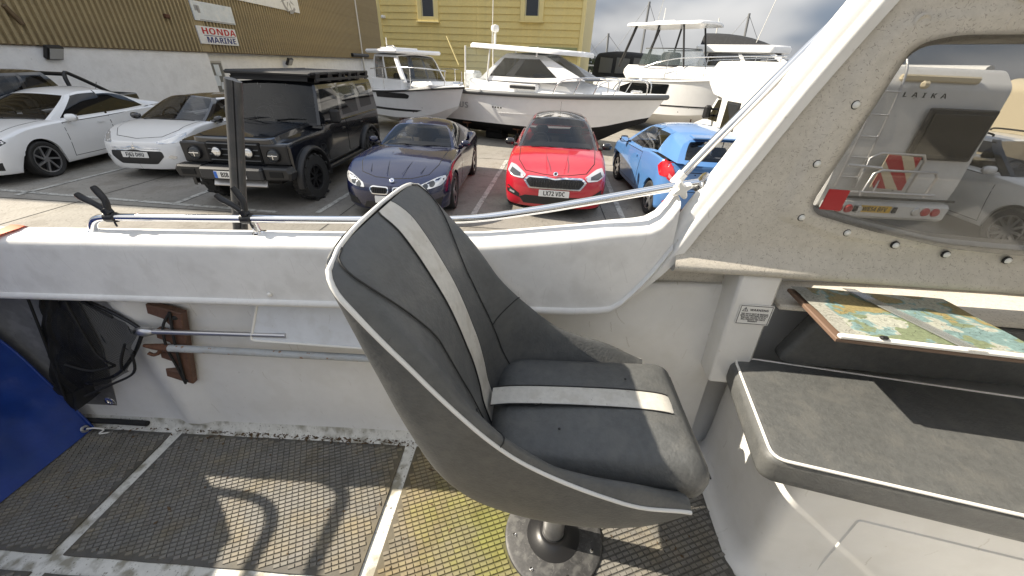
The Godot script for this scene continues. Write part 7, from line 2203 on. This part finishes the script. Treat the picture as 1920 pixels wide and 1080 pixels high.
	mb.lathe([Vector2(.0325, .040), Vector2(.0355, .039), Vector2(.037, .034), Vector2(.043, .029), Vector2(.055, .024), Vector2(.072, .021), Vector2(.080, .020), Vector2(.081, .012)], Transform3D(), 32)
	part(t, "fairing", mb, M.black_plastic)
	mb = MB.new()
	mb.lathe([Vector2(0, .019), Vector2(.138, .019), Vector2(.1455, .016), Vector2(.1475, .010), Vector2(.1475, .003)], Transform3D(), 56)
	var plate := part(t, "base_plate", mb, M.base_plastic)
	for k in 7:
		var a := .35 + TAU * k / 7.0
		mb = MB.new(); mb.lathe([Vector2(0, .0015), Vector2(.0018, .0022), Vector2(.005, .0028), Vector2(.0062, .0012), Vector2(.0066, 0)], Transform3D(Basis(), Vector3(cos(a) * .118, .019, sin(a) * .118)), 12)
		part(plate, "screw", mb, M.steel)
	mb = MB.new(); mb.box(Vector3(.0, .405, 0), Vector3(.20, .022, .20), Basis(), .006); part(t, "swivel_plate", mb, M.black_plastic)
	tubep(t, "swivel_lever", [Vector3(.03, .40, -.04), Vector3(.08, .395, -.13), Vector3(.09, .392, -.19)], .007, M.black_plastic, 8)

func seat_point(ci: Array, cr: Array, i: int, u: float, hw: Callable, top_round: Callable, O: Vector2) -> Vector3:
	var s := float(i) / (cr.size() - 1)
	var au := absf(u)
	var f := pow(au, lerpf(3.2, 2.2, s))
	var p: Vector2 = ci[i].lerp(cr[i], f)
	# the bolsters are padded and roll over towards the rim, the middle slightly hollow
	var q := clampf((au - .57) / .43, 0, 1)
	var bulge := lerpf(.026, .060, smoothstep(.42, .68, s)) * sin(PI * pow(q, 1.7)) * smoothstep(.0, .38, s) * (1.0 - .55 * smoothstep(.84, 1.0, s))
	var fw := 1.0 - smoothstep(.45, .75, s)
	var zu := lerpf(au, .57 + .43 * pow(q, .72), step_(au)) * signf(u)
	return Vector3(p.x - O.x + bulge * lerpf(.10, .80, fw), p.y + top_round.call(i, u) + bulge * lerpf(.95, .45, fw), zu * hw.call(i) + signf(u) * bulge * .35 * fw)

func step_(au: float) -> float:
	return 1.0 if au > .57 else 0.0

func build_cushions() -> void:
	var t := thing("bench_cushion", "long grey vinyl bench cushion with white piping in front of the backrest", "cushion", BX)
	var out := []
	for q in rounded(v2([.560, -.868, .503, -.545, .905, -.447, 1.95, -.205, 1.95, -.68, 1.226, -.768, .60, -.876]), .03, 5): out.append(Vector3(q.x, .437, q.y))
	var mb := MB.new()
	mb.pad(out, Vector3.UP, .078, .020, .004)
	part(t, "cushion", mb, M.vinyl)
	var pp := []
	for p in out:
		var m := Vector3(1.2, p.y, -.55)
		pp.append(p + (m - p).normalized() * .012 + Vector3(0, .0765, 0))
	tubep(t, "piping", pp, .0036, M.piping, 7, true)
	var bk := thing("backrest_cushion", "dark grey vinyl backrest cushion standing under the chart board", "cushion", BX)
	var d := Vector3(.994, 0, .105)
	mb = MB.new()
	var o2 := []
	for q in rounded(v2([.04, 0, 1.35, 0, 1.35, .165, .10, .165]), .03, 5): o2.append(Vector3(.64, .519, -.905) + d * q.x + Vector3(0, q.y, 0))
	mb.pad(o2, d.cross(Vector3.UP), .05, .015, .004)
	part(bk, "cushion", mb, M.vinyl)

func build_chart() -> void:
	# a chart board with a folded sea chart under an elastic strap and a parallel rule
	var bs := Basis(Vector3(.990, 0, .139).normalized(), Vector3.UP, Vector3(-.139, 0, .990).normalized())
	var t := thing("chart_board", "wooden chart board jutting out over the bench with a creased sea chart on it", "board", BX * Transform3D(bs, Vector3(.676, .722, -.905)))
	var mb := MB.new()
	mb.prism(v2([-.012, .0, .335, .004, .395, -.222, .004, -.215]), .009, Transform3D(Basis(Vector3.RIGHT, -PI / 2), Vector3.ZERO), .002)
	part(t, "board", mb, M.board_brown)
	mb = MB.new()
	mb.box(Vector3(.20, .016, .218), Vector3(.392, .010, .013), Basis(Vector3.UP, -.018), .003)
	part(t, "edge_strip", mb, M.white_plastic)
	for x in [.085, .345]:
		mb = MB.new(); mb.box(Vector3(x, .024, .217), Vector3(.016, .008, .010), Basis(), .003); part(t, "latch", mb, M.black_plastic)
	var c := thing("sea_chart", "folded blue, green and yellow sea chart lying on the chart board", "chart", BX * Transform3D(bs, Vector3(.676, .7345, -.905)))
	mb = MB.new()
	var rows := []
	for i in 13:
		var row := PackedVector3Array()
		for k in 21:
			var a := k / 20.0; var b := i / 12.0
			var p := Vector2(lerpf(lerpf(-.008, .016, b), lerpf(.33, .383, b), a), lerpf(.0, .205, b))
			row.append(Vector3(p.x, .0025 + .0012 * sin(a * 9.0 + b * 4.0) + .0008 * sin(b * 13.0), p.y))
		rows.append(row)
	mb.grid(rows, false, true)
	var cm := sm(Color.WHITE, .6)
	cm.albedo_texture = chart_tex()
	cm.texture_repeat = false
	part(c, "sheet", mb, cm)
	mb = MB.new()
	mb.prism(v2([.112, .004, .140, .004, .262, -.226, .230, -.226]), .0018, Transform3D(Basis(Vector3.RIGHT, -PI / 2), Vector3(0, .0065, 0)), .0006)
	var ru := part(c, "ruler", mb, glass(Color(.55, .56, .56), .45))
	tag(ru, "clear grey plastic parallel rule across the chart")

func chart_tex() -> ImageTexture:
	var w := 384; var h := 256
	var im := Image.create(w, h, false, Image.FORMAT_RGB8)
	var f := FastNoiseLite.new(); f.seed = 9; f.frequency = .009; f.fractal_octaves = 4
	var g := FastNoiseLite.new(); g.seed = 10; g.frequency = .03; g.fractal_octaves = 4
	for y in h:
		for x in w:
			var u := float(x) / w; var v := float(y) / h
			var q := f.get_noise_2d(x, y) + .10 * g.get_noise_2d(x, y)
			var land := q + .55 * (.22 - v) + .25 * maxf(0, .35 - absf(u - .25) * 3.0) * (v - .25)
			var c := Color(.54, .66, .66)
			if q < -.12: c = Color(.78, .79, .74)
			elif q < -.04: c = Color(.62, .74, .74)
			if land > .10: c = Color(.68, .62, .43)
			elif land > .03: c = Color(.57, .62, .48)
			if v > .55 and f.get_noise_2d(x + 300, y) > .12: c = Color(.56, .61, .48)
			if u < .10: c = Color(.74, .74, .70)
			var e := absf(fposmod(q * 9.0, 1.0) - .5)
			if e < .02: c = c * .8
			if x % 64 == 0 or y % 64 == 0: c = c * .85
			c = c * (.80 + .12 * g.get_noise_2d(x * 3, y * 3))
			im.set_pixel(x, y, c)
	var r := RandomNumberGenerator.new(); r.seed = 3
	for k in 260:
		var p := Vector2(r.randf() * w, r.randf() * h); var an := r.randfn(2.9, .5)
		for j in int(4 + r.randf() * 16):
			var xi := clampi(int(p.x), 0, w - 1); var yi := clampi(int(p.y), 0, h - 1)
			im.set_pixel(xi, yi, im.get_pixel(xi, yi) * .6)
			p += Vector2.from_angle(an); an += r.randfn(0, .2)
	return ImageTexture.create_from_image(im)

func rack(at: Transform3D, label: String) -> void:
	var t := thing("rod_rack", label, "rack", at, "brown wooden rod racks on the side liner")
	var mb := MB.new()
	# outline with three hooked notches
	var p := v2([.012, .0, .052, .0, .052, .335, .0, .335, -.060, .330, -.060, .292, -.012, .288, .012, .262, .012, .228, -.046, .226, -.046, .190, -.006, .186, .014, .166, .014, .134, -.046, .132, -.046, .096, -.006, .092, .012, .072, .010, .046, -.040, .040, -.040, .004])
	mb.prism(p, .022, Transform3D(), .003)
	part(t, "rack_body", mb, M.wood_rack)
	tubep(t, "bungee_cord", curve([Vector3(.02, .332, .026), Vector3(-.008, .26, .03), Vector3(-.004, .17, .034), Vector3(.012, .08, .028), Vector3(.03, .0, .026)], 5), .0042, M.black_rubber, 7)
	tubep(t, "bungee_cord", curve([Vector3(.02, .332, .026), Vector3(.022, .2, .03), Vector3(.03, .0, .026)], 6), .0042, M.black_rubber, 7)
	for y in [.31, .012]:
		mb = MB.new(); mb.lathe([Vector2(0, .006), Vector2(.006, .005), Vector2(.009, 0)], Transform3D(Basis(Vector3.RIGHT, PI / 2), Vector3(.03, y, .022)), 10)
		part(t, "screw", mb, M.black_rubber)

func build_stowage() -> void:
	rack(at_boat(-1.300, .285, -.927, Basis(Vector3.BACK, -.34)), "brown wooden rod rack beside the landing net")
	rack(at_boat(-.425, .285, -.92, Basis(Vector3.BACK, -.34)), "brown wooden rod rack half hidden behind the helm seat")
	var t := thing("boat_hook", "grey boat hook pole with orange rust spots in the lower rack notch", "boat hook", BX)
	tubep(t, "pole", [Vector3(-1.255, .450, -.892), Vector3(-.36, .437, -.890)], .0125, M.rust_pole, 14)
	var mb := MB.new()
	mb.tube(curve([Vector3(-1.235, .450, -.892), Vector3(-1.275, .452, -.892), Vector3(-1.30, .456, -.890), Vector3(-1.318, .462, -.886)], 4), [.0145, .014, .0135, .013, .012, .0115, .011, .010, .009, .008, .007, .006, .005], 9)
	mb.tube(curve([Vector3(-1.27, .448, -.892), Vector3(-1.285, .428, -.89), Vector3(-1.305, .420, -.888), Vector3(-1.318, .430, -.886)], 4), .006, 8)
	part(t, "hook", mb, M.rust)
	# landing net: handle, yoke, hoop and hanging black net
	var n := thing("landing_net", "black landing net with alloy handle hung under the gunwale", "landing net", BX)
	tubep(n, "handle", [Vector3(-1.27, .518, -.892), Vector3(-.80, .521, -.892)], .0085, M.alu, 12)
	mb = MB.new()
	mb.lathe([Vector2(.006, -.03), Vector2(.012, -.025), Vector2(.018, .0), Vector2(.014, .03), Vector2(.009, .035)], Transform3D(Basis(Vector3.BACK, PI / 2), Vector3(-1.285, .518, -.892)), 10)
	part(n, "yoke", mb, M.alu)
	tubep(n, "hoop", curve([Vector3(-1.295, .520, -.892), Vector3(-1.33, .552, -.898), Vector3(-1.42, .610, -.905), Vector3(-1.55, .655, -.915)], 4), .006, M.alloy_dark, 8)
	tubep(n, "hoop", curve([Vector3(-1.295, .515, -.890), Vector3(-1.36, .43, -.875), Vector3(-1.46, .345, -.86), Vector3(-1.60, .30, -.86)], 4), .006, M.alloy_dark, 8)
	var nt := net_mat()
	# near bag: hangs from the hoop, swept towards the stern, bunched at its foot
	var sheets := [
		[[Vector3(-1.30, .528, -.888), Vector3(-1.36, .575, -.892), Vector3(-1.45, .628, -.90), Vector3(-1.53, .652, -.905)],
		 [Vector3(-1.315, .50, -.87), Vector3(-1.40, .50, -.865), Vector3(-1.49, .52, -.87), Vector3(-1.60, .52, -.875)],
		 [Vector3(-1.34, .44, -.862), Vector3(-1.43, .41, -.855), Vector3(-1.53, .40, -.855), Vector3(-1.66, .38, -.86)],
		 [Vector3(-1.40, .365, -.858), Vector3(-1.48, .325, -.85), Vector3(-1.58, .29, -.85), Vector3(-1.72, .24, -.855)]],
		[[Vector3(-1.53, .652, -.912), Vector3(-1.56, .65, -.90), Vector3(-1.58, .65, -.905), Vector3(-1.60, .65, -.91)],
		 [Vector3(-1.57, .50, -.90), Vector3(-1.61, .50, -.875), Vector3(-1.64, .50, -.885), Vector3(-1.67, .50, -.90)],
		 [Vector3(-1.60, .34, -.89), Vector3(-1.66, .34, -.855), Vector3(-1.70, .34, -.87), Vector3(-1.75, .34, -.89)],
		 [Vector3(-1.62, .225, -.88), Vector3(-1.69, .18, -.845), Vector3(-1.74, .17, -.86), Vector3(-1.80, .24, -.88)]]]
	var k := 0
	for sh in sheets:
		var cols := []
		for row in sh: cols.append(curve(row, 6))
		var rows := []
		for j in cols[0].size():
			var line := []
			for r in cols: line.append(r[j])
			var ln := curve(line, 6)
			var pv := PackedVector3Array()
			for i in ln.size(): pv.append(ln[i] + Vector3(0, 0, .010 * sin(i * .9 + j * .55) + .006 * sin(j * 1.3)))
			rows.append(pv)
		mb = MB.new()
		mb.grid(rows)
		part(n, "net_bag", mb, nt[0 if k == 0 else 1])
		# folded cords where the net bunches
		k += 1
	for q in [[Vector3(-1.47, .64, -.875), Vector3(-1.47, .52, -.862), Vector3(-1.46, .44, -.852), Vector3(-1.42, .40, -.85)], [Vector3(-1.34, .49, -.858), Vector3(-1.38, .43, -.85), Vector3(-1.40, .39, -.848)], [Vector3(-1.42, .40, -.848), Vector3(-1.52, .375, -.845), Vector3(-1.60, .40, -.845)], [Vector3(-1.335, .45, -.855), Vector3(-1.37, .37, -.85), Vector3(-1.48, .315, -.842), Vector3(-1.62, .25, -.842)], [Vector3(-1.62, .64, -.89), Vector3(-1.66, .45, -.868), Vector3(-1.72, .22, -.846)], [Vector3(-1.36, .575, -.885), Vector3(-1.45, .63, -.895)]]:
		tubep(n, "net_fold", curve(q, 5), .0042, M.net, 6)

func net_mat() -> Array:
	var out := []
	for den in [.52, .93]:
		var w := 64
		var im := Image.create(w, w, false, Image.FORMAT_RGBA8)
		for y in w:
			for x in w:
				var a := 0.0
				if (x + y) % 8 < 2 or posmod(x - y, 8) < 2: a = .85
				im.set_pixel(x, y, Color(.03, .03, .035, maxf(a, den)))
		var m := sm(Color(.25, .25, .28), .8)
		m.albedo_texture = ImageTexture.create_from_image(im)
		m.transparency = BaseMaterial3D.TRANSPARENCY_ALPHA
		m.uv1_scale = Vector3(7, 7, 1)
		out.append(m)
	return out

func build_tarp() -> void:
	var t := thing("tarpaulin", "blue tarpaulin draped over the stern with a corner eyelet tied down", "tarpaulin", BX)
	var f := FastNoiseLite.new(); f.seed = 21; f.frequency = 1.6; f.fractal_octaves = 3
	var L := curve([Vector3(-1.782, .015, -.884), Vector3(-1.84, .24, -.90), Vector3(-1.905, .470, -.905), Vector3(-1.985, .74, -.84), Vector3(-2.07, .98, -.74), Vector3(-2.10, 1.0, -.70), Vector3(-2.35, .86, -.72), Vector3(-2.5, .5, -.8)], 6)
	var Rr := curve([Vector3(-1.80, .015, .884), Vector3(-1.86, .24, .90), Vector3(-1.91, .470, .88), Vector3(-1.985, .74, .82), Vector3(-2.07, .98, .72), Vector3(-2.10, 1.0, .70), Vector3(-2.35, .86, .72), Vector3(-2.5, .5, .8)], 6)
	var rows := []
	for i in L.size():
		var row := PackedVector3Array()
		for k in 61:
			var a := k / 60.0
			var p: Vector3 = L[i].lerp(Rr[i], a)
			var w := f.get_noise_2d(p.z * .9, i * .035 * 1.0 + p.z * .4) * .06 + .020 * f.get_noise_2d(p.z * 5.0 + 9.0, i * .12) + .016 * (1.0 - 2.0 * absf(f.get_noise_2d(p.z * 2.2 + i * .05, i * .06 + 40.0)))
			var e := smoothstep(0.0, .06, a) * smoothstep(0.0, .06, 1.0 - a)
			row.append(p + Vector3(.9, .3, 0) * w * (e * .9 + .1) * smoothstep(0, 3, i))
		rows.append(row)
	var mb := MB.new()
	mb.grid(rows)
	part(t, "sheet", mb, M.tarp)
	mb = MB.new()
	mb.lathe([Vector2(.006, .003), Vector2(.008, .005), Vector2(.013, .004), Vector2(.015, 0)], Transform3D(Basis(Vector3.BACK, -1.35), Vector3(-1.783, .036, -.862)), 16)
	part(t, "eyelet", mb, M.alu)
	tubep(t, "tie_cord", curve([Vector3(-1.775, .036, -.862), Vector3(-1.745, .04, -.865), Vector3(-1.72, .025, -.872), Vector3(-1.735, .012, -.862), Vector3(-1.70, .014, -.868)], 5), .0032, M.white_plastic, 6)
	tubep(t, "hem", L.slice(0, 30).map(func(p): return p + Vector3(.003, 0, .002)), .0045, M.tarp, 6)

func rod_clip(x: float, label: String) -> void:
	var t := thing("rod_clip", label, "clip", at_boat(x, .898, -.93), "black rod clips on the side rail")
	var mb := MB.new()
	mb.tube([Vector3(-.014, 0, 0), Vector3(.014, 0, 0)], .0145, 12)
	mb.box(Vector3(0, .018, .002), Vector3(.020, .020, .020), Basis(Vector3.BACK, .4), .003)
	part(t, "collar", mb, M.black_plastic)
	for q in [[Vector3(-.002, .020, .002), Vector3(-.024, .040, .004), Vector3(-.046, .056, .006), Vector3(-.056, .070, .008)], [Vector3(.002, .022, .002), Vector3(.004, .046, -.004), Vector3(-.006, .072, -.006), Vector3(-.012, .086, -.006)]]:
		tubep(t, "prong", curve(q, 4), [.009, .0088, .0085, .0082, .008, .0085, .009, .0092, .0092, .009, .0085, .0078, .006], M.black_plastic, 8)
	tubep(t, "tie", [Vector3(.010, -.012, .008), Vector3(.018, -.022, .014)], .0025, M.black_plastic, 6)

func build_small_cockpit() -> void:
	rod_clip(-1.215, "black plastic rod clip near the rail's bent end")
	rod_clip(-.808, "black plastic rod clip above the rail's short stanchion")
	# webbing strap over the gunwale
	var t := thing("ratchet_strap", "orange webbing strap crossing the top of the gunwale", "strap", BX)
	var rows := []
	var pth := [Vector3(-1.62, .78, -.988), Vector3(-1.60, .83, -.985), Vector3(-1.57, .859, -.955), Vector3(-1.55, .8635, -.925), Vector3(-1.56, .860, -.893), Vector3(-1.575, .853, -.873), Vector3(-1.62, .80, -.866), Vector3(-1.70, .70, -.862)]
	for p in curve(pth, 4): rows.append(PackedVector3Array([p + Vector3(-.028, 0, -.004), p + Vector3(-.01, .0012, -.002), p + Vector3(.012, .0012, .002), p + Vector3(.028, 0, .004)]))
	var mb := MB.new(); mb.grid(rows)
	part(t, "webbing", mb, M.orange)
	# wind-blown bits along the liner's foot
	var g := RandomNumberGenerator.new(); g.seed = 77
	mb = MB.new()
	for k in 700:
		var foot := g.randf() < .8
		var x := g.randf_range(-1.75, .5) if not foot else g.randfn(-.85, .45)
		if x > .5 or x < -1.75: continue
		var z := -.905 + absf(g.randfn(0, .012)) if foot else g.randf_range(-.88, -.46)
		var y := .011 + .5 * maxf(0, -.897 - z) if foot else .0105
		var L := g.randf_range(.002, .008) * (2.0 if g.randf() < .08 else 1.0); var w := L * g.randf_range(.2, .5)
		var a := g.randf() * TAU
		var d := Vector3(cos(a), g.randf_range(-.1, .3), sin(a)) * L; var e := Vector3(-sin(a), .1, cos(a)) * w
		var o := Vector3(x, y, z)
		mb.quad(o - d, o + e + Vector3(0, .002, 0), o + d, o - e)
	var lf := part(self, "leaf_litter", mb, M.leaf, BX)
	tag(lf, "dry leaf crumbs scattered along the foot of the side liner", "litter", "", "stuff")
